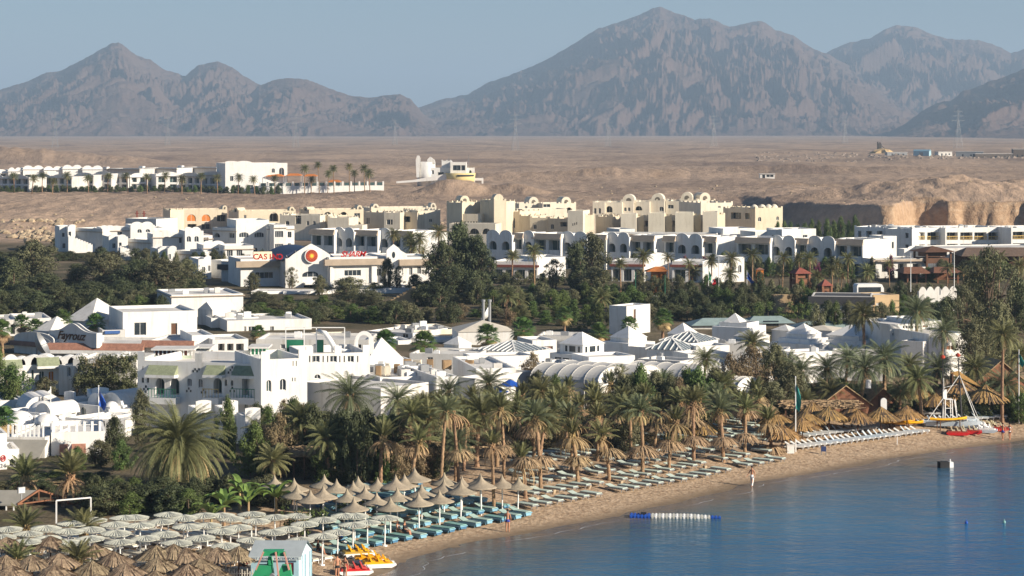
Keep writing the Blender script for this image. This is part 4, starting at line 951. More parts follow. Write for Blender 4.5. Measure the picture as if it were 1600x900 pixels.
# orange hut
D=405; x=X(1030,D); g=tz(x,D); t=thing('orange_hut','small bright orange timber hut with scalloped eaves among palms','hut',(x,D,g),0); h=Z(419,D)-g
mb=MB(); panel(mb,lambda a,b_,c:(a,b_,c),-1.3,1.3,0,h-.5,[(-.8,.45,1.5,h-.9,'round'),(0,.45,1.5,h-.9,'round'),(.8,.45,1.5,h-.9,'round')],.2); mb.box(-1.3,-1.1,.2,3,0,h-.5); mb.box(1.1,1.3,.2,3,0,h-.5); mb.box(-1.3,1.3,2.8,3,0,h-.5); mb.build('wall',orange,t)
mb=MB(); mb.add([(-2.4,-.8,h-.6),(1.6,-.8,h-.5),(1.6,3.6,h-.5),(-2.4,3.6,h-.6),(-.6,1.4,h+.2),(.8,1.4,h+.2)],[(0,1,5,4),(1,2,5),(2,3,4,5),(3,0,4)]); mb.build('roof',mat('orange_tile',(.55,.19,.05),.8,.2,2),t)
D=398; x=X(1187,D); g=tz(x,D); t=thing('orange_kiosk','tiny orange kiosk behind palms right of the blue flag','hut',(x,D,g),0); mb=MB(); panel(mb,lambda a,b_,c:(a,b_-.6,c),-.6,.6,0,Z(421,D)-g,[(0,.5,1.2,2.2,'round')],.15); mb.box(-.6,.6,.45,.6,0,Z(421,D)-g); mb.build('wall',orange,t); mb=MB(); mb.lathe([(1.1,Z(421,D)-g),(.02,Z(418,D)-g)],4,a0=.785,a1=.785+2*math.pi); mb.build('roof',tile,t)
b=Bld('parking_wall','low white wall with scalloped top beside the tour bus','wall',1436,1495,455,372,2,.6,white2,'white garden walls near the bus',parapet=.1,th=.15); b.waves('f',5,.7); b.noroof=True; b.finish()
b=Bld('villa_cream_low','tan wall with a white door panel below the bus','building',1365,1405,461,362,3,6,mat('tan_plaster',(.50,.36,.21),.9,.1,.4),parapet=.2); b.w(1372,473,483,6,gm=white2); b.w(1396,473,483,6,gm=white2); b.finish()
b=Bld('dark_roofed_hall','long low hall with a dark roof between hedge and bus','building',1268,1362,462,360,-10,8,white2,parapet=.1); b.cornice(b.H-1.3,.5,1.2,mat('dark_roof',(.06,.06,.065),.8,.2)); b.finish(mat('dark_roof',(.06,.06,.065)))
b=Bld('garden_wall','low tan garden wall at the foot of the palms left of the dark-roofed hall','wall',1205,1268,460,372,-4,.6,mat('tan_plaster',(.50,.36,.21)),parapet=.1,th=.2); b.noroof=True; b.finish()
# ================================================================== sign building (casino)
D=428
b=Bld('casino_wing','long white left wing of the sign building with a tan eave and dark ribbon window','building',376,437,405,D,4,12,white,parapet=.3)
b.w(413,425,435,28,bars=3); b.cornice(b.H-1.5,1.0,1.1,tan_roof); b.finish()
b=Bld('casino_return_wall','shaded blue-grey side wall with a dark eave at the left of the sign building','wall',346,377,408,442,-34,8,white2,parapet=.3); b.cornice(b.H-1.6,.6,1.0,mat('dark_roof',(.06,.06,.065))); b.finish()
c=Bld('casino_hall','white central hall with a curved navy roof, round sun emblem and one wide window','building',446,516,404,D-3,4,16,white,parapet=.1)
ce=c.fx(486); 
def hallp(x):
    t=abs(x-ce)/(c.L*.5); return c.H+3.0*max(0,1-t)**.8*.9 if t<1 else c.H
c.tops['f']=hallp; c.extra['f']=[c.L*i/24 for i in range(25)]
c.w(485,424,433,26,kind='seg',bars=2); c.w(485,446,455,20,style='loggia',rec=1.0); c.finish()
mb=MB(); rr_=c.L*.5+3.2; arc=[]; n=18
xa,xb=c.fx(440),c.fx(527); hc=(xb-xa)/2; sag=c.fz(388,ce)-c.fz(405,ce); Rr=(hc*hc+sag*sag)/(2*sag); zc=c.fz(388,ce)-Rr; am=math.asin(min(1,hc/Rr))
pts=[((xa+xb)/2+Rr*math.sin(-am+2*am*i/n),zc+Rr*math.cos(-am+2*am*i/n)) for i in range(n+1)]
pts2=[((xa+xb)/2+(Rr-.5)*math.sin(-am+2*am*i/n),zc+(Rr-.5)*math.cos(-am+2*am*i/n)) for i in range(n,-1,-1)]
mb.prism(pts+pts2,'y',.8,16); mb.prism(pts+[(xb,c.H-.4),(xa,c.H-.4)],'y',4.5,4.8); mb.build('curved_roof',navy,c.o)
mb=MB(); 
for i in range(2,n-1,3): mb.bar((pts[i][0],.7,pts[i][1]),(pts2[n-i][0],.7,c.H),.12)
mb.build('roof_rib',metal,c.o)
# emblem
ec=c.fz(399.5,ce); er=(X(497,D)-X(475,D))/2
def disc(m_,r,y0,y1,n=32): m_.prism([(ce+r*math.cos(2*math.pi*i/n),ec+r*math.sin(2*math.pi*i/n)) for i in range(n)],'y',y0,y1)
mb=MB(); disc(mb,er,-.55,-.2); e_=mb.build('round_emblem',white,c.o)
mb=MB(); disc(mb,er*.86,-.6,-.56); mb.build('emblem_disc',mat('emblem_red',(.36,.035,.02),.5,.1),e_)
mb=MB()
for i in range(16): a=2*math.pi*i/16; mb.bar((ce+er*.42*math.cos(a),-.63,ec+er*.42*math.sin(a)),(ce+er*.8*math.cos(a),-.63,ec+er*.8*math.sin(a)),.05,.05)
disc(mb,er*.40,-.64,-.61); mb.build('emblem_ray',mat('emblem_orange',(.62,.16,.03),.5,.1),e_)
mb=MB(); disc(mb,er*.24,-.68,-.65); disc(mb,er*.1,-.70,-.69,12); mb.build('emblem_centre',mat('emblem_yellow',(.85,.55,.05),.5,.1),e_)
mb=MB(); mb.box(c.fx(474),c.fx(497),-1.6,-.01,c.fz(443,ce)-.1,c.fz(441,ce)); mb.build('entrance_canopy',white,c.o)
b2=Bld('casino_wing','long white right wing of the sign building with a tan eave and chamfered ribbon window','building',514,603,402,D-2,4,12,white,parapet=.3)
b2.w(551,422,431,26,bars=3); b2.w(592,420,431,8); b2.cornice(b2.H-1.5,1.0,1.1,tan_roof); 
b2.finish(); mb=MB(); 
for px in (517,582,586): q=b2.fx(px); mb.box(q-.25,q+.25,-.45,-.003,0,b2.H-1.55)
mb.build('pilaster',white,b2.o)
b3=Bld('casino_gable_house','small white end house with a scrolled gable and oval opening beside the right wing','building',604,636,401,D,4,12,white,parapet=.2)
gc=b3.fx(615); b3.tops['f']=lambda x:b3.H+max(0,(2.3-abs(x-gc)*.75)) if abs(x-gc)<1.3 else b3.H+max(0,1.3-.55*abs(abs(x-gc)-1.0)) if abs(x-gc)<3.2 else b3.H
b3.extra['f']=[gc+(i-12)*.27 for i in range(25)]; b3.w(632,418,428,6); b3.finish()
mb=MB(); mb.prism([(gc+.32*math.cos(i*.393),b3.H+.3+.6*math.sin(i*.393)) for i in range(16)],'y',-.03,-.005); mb.build('oval_opening',glass,b3.o)
b4=Bld('casino_wing','narrow white end wing with two slim windows, partly behind the big dark tree','building',630,682,402,D+1,6,12,white,parapet=.3)
b4.w(642,418,430,5); b4.w(655,416,428,6); b4.w(668,416,428,6); b4.cornice(b4.H-1.5,1.0,1.1,tan_roof); b4.finish()
# lettering on a cream board
board=Bld('sign_board','cream board on the roof carrying red capital lettering, left of the navy roof','sign',396,425,393.5,D+3,4,.5,mat('cream_board',(.80,.70,.50),.8,.05),base=Z(406,D),parapet=0,th=.15); board.noroof=True; board.finish()
sgn=thing('roof_lettering','red capital roof letters beside the cream board, left of the round emblem','sign',(X(418,D),D+2.4,Z(402,D)),R(4),'red lettering on the sign building roof')
def letters(txt,px0,px1,pyc,hpx,parent,D,mm,italic=0,dy=0):
    n=len(txt); ox,oy,oz=parent.location
    for i,ch in enumerate(txt):
        px=px0+(px1-px0)*(i+.5)/n; x=X(px,D)-ox
        text_mesh(ch,hpx*D/F*1.36,.08,'letter',mm,parent,(x,x*0+dy,Z(pyc,D)-oz),shear=italic,bold=.03)
sgn.rotation_euler=(0,0,0); sgn.location=(X(418,D-5),D-5.0,Z(402,D-5)); letters('CASINO',396,441,401.5,9,sgn,D-5,red)
sg2=thing('roof_lettering','italic red roof letters on the right wing of the sign building','sign',(X(548,D),D+2,Z(400,D)),0,'red lettering on the sign building roof')
letters('SHARM',530,568,398.5,9.5,sg2,D,red,.35)
mb=MB(); mb.box(X(530,D)-sg2.location.x,X(568,D)-sg2.location.x,.12,.2,-.6,-.5); mb.bar((-3.5,.16,-1.6),(-3.5,.16,-.5),.1); mb.bar((3.5,.16,-1.6),(3.5,.16,-.5),.1); mb.build('letter_rail',metal,sg2)
for px,l in ((583,'white dome skylight behind the right wing of the sign building, right one'),(556,'white dome skylight behind the red italic letters')):
    mb=MB(); x=X(px,470); g=tz(x,470); mb.lathe([(3.2,0),(3.2,3.6)]+[(3.2*math.cos(t*math.pi/12),3.6+2.2*math.sin(t*math.pi/12)) for t in range(1,7)],18,wob=None); o=mb.build('domed_kiosk',white,smooth=False,loc=(x,470,g)); o.location.z=Z(394 if px==583 else 392,470)-5.8; tag(o,l,'kiosk')
# stepped terrace below
tw=Bld('terrace_wall','blue-grey pleated terrace wall below the sign building','wall',395,520,454,412,-32 if False else -4,5,white2,parapet=.1,base=1.2)
tw.finish()
mb=MB(); ww=tw.L/5
for i in range(5): mb.add([(ww*i,-1.6,0),(ww*(i+1)-.15,-.02,0),(ww*(i+1)-.15,-.02,tw.H-.02),(ww*i,-1.6,tw.H-.02),(ww*i,-.02,0),(ww*i,-.02,tw.H-.02)],[(0,1,2,3),(0,3,5,4),(3,2,5)])
mb.build('pleated_panel',white,tw.o)
b=Bld('terrace_building','lower white terrace building with a dark doorway under the right wing','building',560,655,452,410,5,14,white,parapet=.2); b.w(623,462,479,8,gm=wood,name='door',bars=0); b.finish()
mb=MB()
for i in range(12): mb.box(i*.5-6,i*.5-5.5,0,2.2,-2,i*.28)
o=mb.build('garden_steps',mat('sandstone_steps',(.42,.30,.17),.9,.2,1),loc=(X(648,385),385,tz(X(648,385),385))); tag(o,'tan stone garden steps right of the terrace building','steps')
# ================================================================== lower middle: white flat-roofed blocks
GM='white flat-roofed houses in the middle of the resort'
def wb(pl,pr,yt,D,ang,dep,label,ops=(),m=None,par=.3,name='white_house',cat='house',clut=0,grp=GM,cor=None,hump=(),fin=True,base=None):
    b=Bld(name,label,cat,pl,pr,yt,D,ang,dep,m or white,grp,parapet=par,base=base)
    for o in ops: b.w(*o[:4],**(o[4] if len(o)>4 else {}))
    for c_,r,h in hump: b.humps('f',[b.fx(c_)],r,h)
    if cor: b.cornice(b.H-.35,.25,.14,cor,'flr' if abs(ang)>3 else 'f')
    if fin: b.finish()
    if clut: b.clutter(clut,int(pl+pr))
    return b
LG=dict(style='loggia',rec=1.4)
b=wb(268,380,461,362,4,14,'large white house with two small square windows below the left trees',[(322,475,487,9),(356,480,488,7)],clut=4,cor=tan_roof)
b=wb(309,332,483,350,-30,4,'small white stair house with a gabled roof in front of the large white house',m=white2,fin=False); b.finish(); 
mb=MB(); mb.add([(0,0,b.H),(b.L,0,b.H),(b.L,5,b.H),(0,5,b.H),(b.L*.6,0,b.H+1.2),(b.L*.6,5,b.H+1.2)],[(0,1,4),(2,3,5),(1,2,5,4),(3,0,4,5)]); mb.build('gable_roof',white,b.o)
wb(330,404,497,344,3,10,'white terrace block with tables on its roof beside the plain cube',[(341,512,525,12,dict(bars=3))],clut=3)
wb(355,487,501,338,3,12,'long white house with a wide glazed bay and rooftop boxes',[(348+35,510,524,4),(395,510,525,14,dict(bars=2)),(425,510,522,6)],clut=5)
b=wb(192,308,488,318,5,12,'big plain white cube house with a tall dark window and a doorway',[(219,504,524,19,dict(bars=1)),(272,505,523,10,dict(gm=wood,bars=0,name='door'))],par=.4); 
# tiled long hall with script sign
th_=wb(80,222,539,300,-6,12,'long white hall with a terracotta tiled roof edge and a raised sign gable, at left',m=white2)
mb=MB(); H=th_.H; mb.prism([(-1.0,H-.55),(-.003,H-.55),(-.003,H+.3)],'x',-.5,th_.L+.3); mb.build('tiled_eave',tile,th_.o)
mb=MB(); mb.box(-.5,th_.L+.3,-1.05,-.02,H-1.0,H-.57); mb.build('fascia',white,th_.o)
th2=wb(222,300,535,300,-8,12,'white hall with a terracotta tiled roof edge, continuing right of the sign gable',m=white2)
mb=MB(); H=th2.H; mb.prism([(-1.0,H-.55),(-.003,H-.55),(-.003,H+.3)],'x',-.0,th2.L+.3); mb.build('tiled_eave',tile,th2.o)
sgb=Bld('gable_sign_wall','blue-grey gabled sign wall with dark script lettering above the tiled roof','sign',77,151,516,303,-34,1.0,white,parapet=.1,base=Z(535,303),th=.2); L_=sgb.L
sgb.tops['f']=lambda x:sgb.H+1.1*math.exp(-((x-L_*.48)/(L_*.2))**2); sgb.tops['b']=lambda x:sgb.H+1.1*math.exp(-((x-L_*.48)/(L_*.2))**2)
for f in 'fb': sgb.extra[f]=[L_*i/30 for i in range(31)]
sgb.noroof=True; sgb.finish(); text_mesh('Fayrouz',1.55,.04,'lettering',wood,sgb.o,(L_*.46,-.06,sgb.H-.55),shear=.45,bold=.02)
b=Bld('curved_roof_wing','white wing with a shallow curved roof at the left of the tiled hall','building',22,84,527,306,-30,9,white2); b.humps('f',[b.L*.5],b.L*.5,.9,14); b.cornice(b.H-1.0,.4,.6,mat('grey_red_tile',(.24,.16,.14),.85,.2)); b.finish()
# satellite dish
D=285; x=X(68,D); g=tz(x,D); t=thing('satellite_dish','big grey satellite dish tilted on the roof left of the sign wall','satellite dish',(x,D-4,Z(538,D)),0)
mb=MB(); mb.lathe([(1.9*math.sin(a*.13),.0+1.9*(1-math.cos(a*.13))*1.0) for a in range(0,9)],20); mb.xf(Matrix.Rotation(R(62),4,'Y')@Matrix.Rotation(0,4,'X')); d_=mb.build('reflector',metal,t,True)
mb=MB(); mb.bar((0,0,-3.2),(0,0,0),.2); mb.bar((0,0,0),(1.7,0,.7),.08); mb.bar((.3,0,1.6),(1.7,0,.7),.06); mb.build('mount',metal,t)
# white roofs left edge
wb(0,30,500,330,4,10,'low white house with a shaded opening at the left edge',[(20,507,522,7,LG)],m=white2,clut=1)
wb(25,80,498,335,4,10,'low white house behind the fan palms at left',[],clut=3)
b=wb(105,141,500,330,-24,8,'small white pavilion with a pyramid roof among fan palms at left',[],fin=False,name='roof_pavilion'); b.finish(); pyramid(b,-.3,b.L+.3,-.3,b.dep+.3,b.H,3.0,white2)
wb(155,200,500,338,4,10,'white roof terrace with railings right of the small pyramid',[],clut=4)
b=wb(52,78,516,315,-26,6,'little grey pyramid roof left of the sign wall',m=white2,fin=False,name='roof_pavilion'); b.finish(); pyramid(b,0,b.L,0,b.dep,b.H,1.8,white2)
b=wb(160,196,516,316,3,6,'blue-shaded low house with a blue parapet beside the plain cube',[(183,512,520,10)],m=white2); mb=MB(); mb.box(.3,b.L-.8,-.25,-.05,b.H-.5,b.H-.1); mb.build('awning',mat('faded_blue_awning',(.05,.12,.32),.7,.15),b.o)
# pergola terraces right of tiled hall
wb(300,335,524,302,4,9,'plain white block at the right end of the tiled hall')
b=wb(332,388,531,300,4,8,'white pergola terrace with dark openings behind the Moorish house',[(346,537,548,10,LG),(360,537,548,10,LG),(375,537,548,12,LG)])
wb(400,576,530,306,-3,10,'long low blue-shaded roof block with small dark windows behind the Moorish house',[(412,538,545,9),(442,538,545,7),(470,538,545,7),(500,538,546,20,LG),(530,538,546,10),(560,538,546,9)],m=white2,clut=2)
b=wb(498,552,525,318,2,6,'low tan vaulted roof behind the rooftop slide',[],m=cream2); b.humps
wb(572,645,517,330,-22,10,'long shaded low block with rooftop plant left of the small pyramids',[(633,521,528,9)],m=white2,clut=3)
wb(644,712,516,332,4,10,'long low cream-topped block with rooftop units left of the ribbed pyramid',[(612,520,525,5)],m=cream2,clut=4)
wb(622,643,532,318,4,6,'small white box with a dark opening between two fan palms',[(632,542,552,14,LG)])
wb(640,720,530,322,-5,6,'low shaded wing in front of the cream-topped block',m=white2)
# ================================================================== pyramid roof pavilions
GP='white pyramid-roofed pavilions of the resort centre'
def pav(pl,pc,pr,yap,ye,D,label,steps=1,ribs=0,m=None,ops=(),tier=True):
    """a square pavilion seen corner-on: left edge, near corner and right edge columns, apex and eave rows"""
    th_=math.atan2(pc-pl,pr-pc); l=(pr-pl)*D/F/(math.sin(th_)+math.cos(th_))
    b=Bld('pyramid_pavilion',label,'pavilion',pc,pc+1,ye,D,0,l,white,GP,parapet=.3)
    b.a=th_; b.d=Vector((math.cos(th_),math.sin(th_))); b.n=Vector((-math.sin(th_),math.cos(th_))); b.L=l; b.o.rotation_euler.z=th_
    g=min(tz(*(b.P0+b.d*l)),tz(*(b.P0+b.n*l)),tz(*b.P0)); b.z0=g-.3; b.H=b.top-b.z0; b.o.location.z=b.z0
    for o in ops: b.w(*o[:4],**(o[4] if len(o)>4 else {}))
    b.finish()
    Dc=(b.P0+b.d*l*.5+b.n*l*.5).y; hap=Z(yap,Dc)-b.z0-b.H if yap else 0; z=b.H
    for s_ in range(steps-1):       # wider tiers below the roof
        e=.75*(s_+1); st=MB(); st.box(-e,l+e,-e,l+e,.2,b.H-.55*(s_+1)); st.build('stepped_base',white,b.o)
    if yap: pyramid(b,-.12,l+.12,-.12,l+.12,z+.003,hap,m or white,ribs=ribs)
    return b
gl_roof=mat('glass_roof_panels',(.16,.20,.22),.25,.25,1,spec=.6)
b=pav(704,716,803,500,519,318,'wide pavilion with a smooth cream pyramid roof beside a dark fan palm',m=mat('cream_roof',(.60,.55,.46),.85,.08))
for k in range(2): mb=MB(); mb.lathe([(.2,0),(.2,3.4),(.28,3.4),(.28,3.7),(0,3.7)],10); mb.build('flue_pipe',metal,b.o,loc=(b.L*.55+k*.9,b.L*.8,b.H+.3))
b=pav(693,717,736,525,539,291,'small stepped white pyramid left of the big ribbed glass pyramid',steps=2)
b=pav(741,805,859,532,551,286,'large ribbed glass pyramid roof on low white walls, leftmost glass one',ribs=9,m=gl_roof)
b=pav(860,911,962,None,556,276,'tall stepped white pyramid pavilion with rows of small dark windows')
for f in 'fl':
    T=b.T(f); Lf=b.L
    for t_ in (.18,.42,.66):
        w=MB(); a=T(Lf*t_,-.02,0); e=T(Lf*t_+1.0,-.004,0); zz=b.H-.75; w.box(min(a[0],e[0]),max(a[0],e[0]),min(a[1],e[1]),max(a[1],e[1]),zz,zz+.3); w.build('slot_window',glass,b.o)
up=MB(); i_=b.L*.16; up.box(i_,b.L-i_,i_,b.L-i_,b.H-.3,b.H+1.15); up_=up.build('upper_tier',white,b.o)
for f in 'fl':
    T=b.T(f)
    for t_,w_ in ((.24,.35),(.38,1.0),(.62,.35)):
        w=MB(); a=T(b.L*t_,i_-.03,0); e=T(b.L*t_+w_,i_-.005,0); w.box(min(a[0],e[0]),max(a[0],e[0]),min(a[1],e[1]),max(a[1],e[1]),b.H+.25,b.H+.95); w.build('window',glass,up_)
pyramid(b,i_-.15,b.L-i_+.15,i_-.15,b.L-i_+.15,b.H+1.16,Z(517,281)-b.z0-b.H-1.16,white)
b=pav(955,982,1012,509,529,292,'plain white pyramid behind the tall stepped one, left of the glass roofs',steps=2)
b=pav(1045,1071,1093,504,523,310,'white pyramid with a small hatch behind the second glass roof')
b=pav(1034,1090,1127,517,535,292,'second glass pyramid with white ribs, seen over the third',ribs=8,m=gl_roof)
b=pav(1012,1065,1093,528,548,280,'front glass pyramid with thick white ribs, right of the stepped one',ribs=6,m=gl_roof)
b=pav(1126,1167,1190,None,505,314,'white two-storey block with two small dark windows and a little pyramid',steps=2,ops=[])
for a_,z_ in ((.35,.9),(.55,2.6)):
    w=MB(); w.box(-.03 if z_<1 else -.78,-.005 if z_<1 else -.755,b.L*a_,b.L*a_+.9,b.H-z_-.45,b.H-z_+.05); w.build('window',glass,b.o)
pyramid(b,b.L*.1,b.L*.7,b.L*.3,b.L*.9,b.H+.003,1.2,white)
b=pav(1150,1180,1206,512,527,300,'low grey pyramid right of the two-storey block',m=white2)
b=pav(1232,1261,1287,505,523,296,'stepped pale pyramid with a small hatch, left of the tall palm',steps=3)
b=pav(1296,1342,1374,507,526,296,'stepped pale pyramid behind the first tall palm trunk',steps=3)
b=pav(1208,1232,1252,507,517,318,'far low pyramid behind the stepped pale one',m=white2)
b=pav(1252,1300,1330,508,517,325,'flat pyramid roof between the two pale stepped pyramids',m=mat('cream_roof',(.60,.55,.46)))
# tower cube
b=Bld('water_tower_house','tall plain white cube tower with one narrow dark door','tower',952,979,477,335,-38,6,white,parapet=.2); b.w(992,483,500,4,'r',gm=wood,name='door',bars=0); b.finish()
# connecting walls and low roofs below the pyramids
for i,(pl,pr,yt,D,an,dp,l,ops) in enumerate([(833,918,566,268,-30,5,'shaded white wall block under the tall stepped pyramid',[]),(920,992,558,266,8,5,'sunlit long white wall in front of the plain pyramid',[]),(982,1030,541,284,-28,4,'shaded low wall between the plain pyramid and the glass roofs',[]),(996,1062,560,268,-30,4,'shaded low block under the front glass pyramid',[]),(1075,1140,553,270,8,4,'sunlit low white wall right of the front glass pyramid',[]),(1088,1140,541,282,6,4,'sunlit low white block right of the second glass pyramid',[]),(1108,1160,536,298,-12,3,'low shaded roofs below the two-storey block',[(1143,530,536,10,LG)]),(1160,1230,545,284,-12,4,'low shaded white roofs left of the pale stepped pyramid',[]),(1200,1245,556,272,7,5,'sunlit low wall below the pale stepped pyramid',[]),(1240,1300,551,276,8,4,'sunlit stepped wall right of the pale pyramid',[]),(1300,1380,549,280,-10,4,'low shaded walls behind the palm crowns on the right',[]),(832,870,532,300,5,6,'white house with a brown shutter left of the tall stepped pyramid',[(855,541,546,18,dict(gm=woodr))]),(840,900,524,310,-8,6,'low grey roofs behind the tall stepped pyramid',[]),(545,620,560,270,5,6,'low white block left of the roof junk',[]),(744,835,558,270,5,5,'white parapet wall below the ribbed glass pyramid',[]),(640,745,552,284,-10,8,'blue-shaded terrace walls left of the ribbed glass pyramid',[(672,558,562,9)])]):
    wb(pl,pr,yt,D,an,dp,l,ops,clut=(2 if i%3==0 else 0),m=white if an>0 else white2,grp='low white walls and roofs around the pyramids')  # walls turned left get the darker plaster as painted shade
# two-storey white house at right
wb(1390,1442,507,292,4,9,'white two-storey house with a row of small dark windows at right',[(1412+k*4.6,509.5,513.5,3) for k in range(6)]+[(1397,520,525,5),(1415,520,525,4)],grp='white houses at the right behind the palms')
wb(1440,1472,502,294,6,9,'tall white block with a brown louvred window at right',[(1446,508,516,9,dict(gm=woodr)),(1446,521,526,5)],grp='white houses at the right behind the palms')
wb(1390,1450,503,330,2,8,'cream-walled shed with a tan pitched roof behind the right houses',[(1400,508,514,10)],m=cream2,grp='white houses at the right behind the palms',cor=tan_roof)
wb(1452,1512,522,284,6,9,'white house with reddish shutters behind the palms at right',[(1486,540,547,14,dict(gm=woodr)),(1500,539,548,4)],grp='white houses at the right behind the palms')
wb(1408,1442,532,285,-30,5,'blue-shaded wall of the right-hand two-storey house',[],m=white2,grp='white houses at the right behind the palms')
wb(1340,1400,516,305,-6,8,'low brown-roofed shed behind the two tall palms',[(1350,520,526,20)],m=mat('brown_panel',(.22,.18,.14),.9,.2),grp=None,name='shed',cat='shed')
# small turquoise-roofed sheds
for px,py,D,w,l in ((1130,497,345,5,'pale turquoise hut roof behind the two-storey block, left one'),(1292,502,338,5,'teal-roofed shed with a dark window in front of the long hedge'),(1200,494,350,3.5,'long turquoise roof behind the hedge')):
    x=X(px,D); g=tz(x,D); t=thing('teal_roofed_shed',l,'shed',(x,D,g),.1,'small turquoise-roofed sheds'); h=Z(py,D)-g
    mb=MB(); mb.box(-w,w,-2,3,0,h-.9); mb.build('wall',white2,t); mb=MB(); mb.add([(-w-.3,-2.5,h-.9),(w+.3,-2.5,h-.9),(w+.3,3.5,h-.9),(-w-.3,3.5,h-.9),(-w*.6,.5,h),(w*.6,.5,h)],[(0,1,5,4),(1,2,5),(2,3,4,5),(3,0,4)]); mb.build('roof',mat('turquoise_roof',(.27,.35,.34),.7,.15),t); mb=MB(); mb.box(-1.2,1.2,-2.04,-2.01,.8,h-1.3); mb.build('window',glass,t)
# ================================================================== barrel tents
def tent(x0,x1,yb,ytop,D,dep,ang,label):
    """vaulted fabric hall; front arch between columns x0..x1"""
    b0=Vector((X(x0,D),D)); a=R(ang); d=Vector((math.cos(a),math.sin(a))); L=(ux(x1)*b0.y-b0.x)/(d.x-ux(x1)*d.y); zg=tz(b0.x,b0.y)
    t=thing('barrel_tent',label,'tent',(b0.x,b0.y,zg),a,'white barrel-vaulted tents'); zs=Z(yb,D)-zg; h=Z(ytop,D)-zg-zs; n=16
    prof=[(L/2-L/2*math.cos(math.pi*i/n),zs+h*math.sin(math.pi*i/n)) for i in range(n+1)]; nb=5; mb=MB()
    for j in range(nb*4):
        y0,y1=dep*j/(nb*4),dep*(j+1)/(nb*4); s0=.07*abs(math.sin(math.pi*j/4)); s1=.07*abs(math.sin(math.pi*(j+1)/4))
        for i in range(n):
            (xa,za),(xb,zb)=prof[i],prof[i+1]; mb.quad((xa,y0,za-s0),(xb,y0,zb-s0),(xb,y1,zb-s1),(xa,y1,za-s1))
    mb.build('vault_fabric',tentm,t,False)
    mb=MB(); mb.prism([(p[0],p[1]) for p in prof],'y',.05,.12); mb.build('end_fabric',white,t)
    mb=MB()
    for i in (0,12): xx=L*i/12; mb.bar((xx,.05,0),(xx,.05,zs),.1)
    mb.box(-.1,L+.1,-.05,.2,zs-.2,zs+.02); mb.build('valance_post',metal,t)
    m=MB()
    for j in range(nb+1):
        for i in range(n): (xa,za),(xb,zb)=prof[i],prof[i+1]; m.bar((xa,dep*j/nb,za+.03),(xb,dep*j/nb,zb+.0),.06)
    for j in range(nb+1):
        for xx in (0,L): m.bar((xx,dep*j/nb,0),(xx,dep*j/nb,zs),.12)
    m.build('arch_rib',tentm,t); return t
tent(934,979,599,577,246,8.5,58,'ribbed white barrel tent with a leafy shadow on its end, leftmost')
tent(987,1035,597,575,249,10,58,'ribbed white barrel tent with a wide lit end arch, second from left')
tent(1080,1122,596,574,252,8.5,58,'white barrel tent half hidden by the thin dark palm')
tent(1150,1189,613,592,243,4,50,'small rounded white tent at the right end of the tents')
# ================================================================== white building behind the promenade palms
GN='white promenade buildings behind the palms'
b=wb(468,595,596,247,-34 if False else -31,8,'blue-shaded blank wall of the promenade building behind the large palm',m=white2,grp=GN)
b=wb(594,683,590,250,7,14,'low white promenade building with glazed bays and roof junk, left part',[(602,606,614,9,dict(gm=woodr)),(620,603,625,4),(628,602,625,8,dict(bars=1)),(640,602,625,4),(653,601,625,6)],grp=GN,clut=6)
b=wb(682,716,589,246,5,12,'low white promenade building, middle part with slim columns',[(689,601,616,5),(697,600,620,4),(703,600,620,4),(710,600,620,3)],grp=GN,clut=4)
b=wb(714,742,589,247,-32,10,'shaded return wall of the low promenade building',m=white2,grp=GN)
b=wb(744,806,576,252,12,14,'white promenade building right part with tall slatted windows and blue sunshades',[(782+k*5,588,607,3) for k in range(4)],grp=GN,clut=3)
for px,py,l in ((776,603,'small dark blue sunshade, lower left of the pair on the white terrace'),(797,593,'small dark blue sunshade, upper right of the pair on the white terrace')):
    t=thing('blue_sunshade',l,'sunshade',(X(px,243),243,Z(py,243)-2.2),0,'blue sunshades on the white terrace'); mb=MB(); mb.lathe([(0,2.25),(1.3,1.6),(1.28,1.55),(0,2.1)],8); mb.build('canopy',blue,t); mb=MB(); mb.bar((0,0,-1),(0,0,2.3),.06); mb.build('pole',metal,t)
rj=random.Random(4)
for k in range(26):
    px=rj.uniform(590,745); D=rj.uniform(254,262); mb=MB(); w=rj.uniform(.5,1.0); h=rj.uniform(.6,1.3); mb.box(-w/2,w/2,-.3,.3,.12,h); mb.lathe([(0,h*.9),(w*.36,h*.9),(w*.36,h*.9+.01)],8); 
    for sx in (-1,1): mb.box(sx*w*.4-.05,sx*w*.4+.05,-.25,.25,0,.12)
    mb.box(-w*.38,w*.38,-.33,-.3,.25,h-.12)
    o=mb.build('air_conditioner',[metal,cream2,wplas,mat('rusty_case',(.33,.22,.12),.8,.2)][k%4],loc=(X(px,D),D,Z(591,250)-.25)); o.rotation_euler.z=rj.uniform(-.4,.4); tag(o,['grey metal','cream','white','rust-stained brown'][k%4]+f' cooling unit, {ordn(k//4)} of its colour counted across the promenade roof','cooling unit','cooling units on the promenade roof')
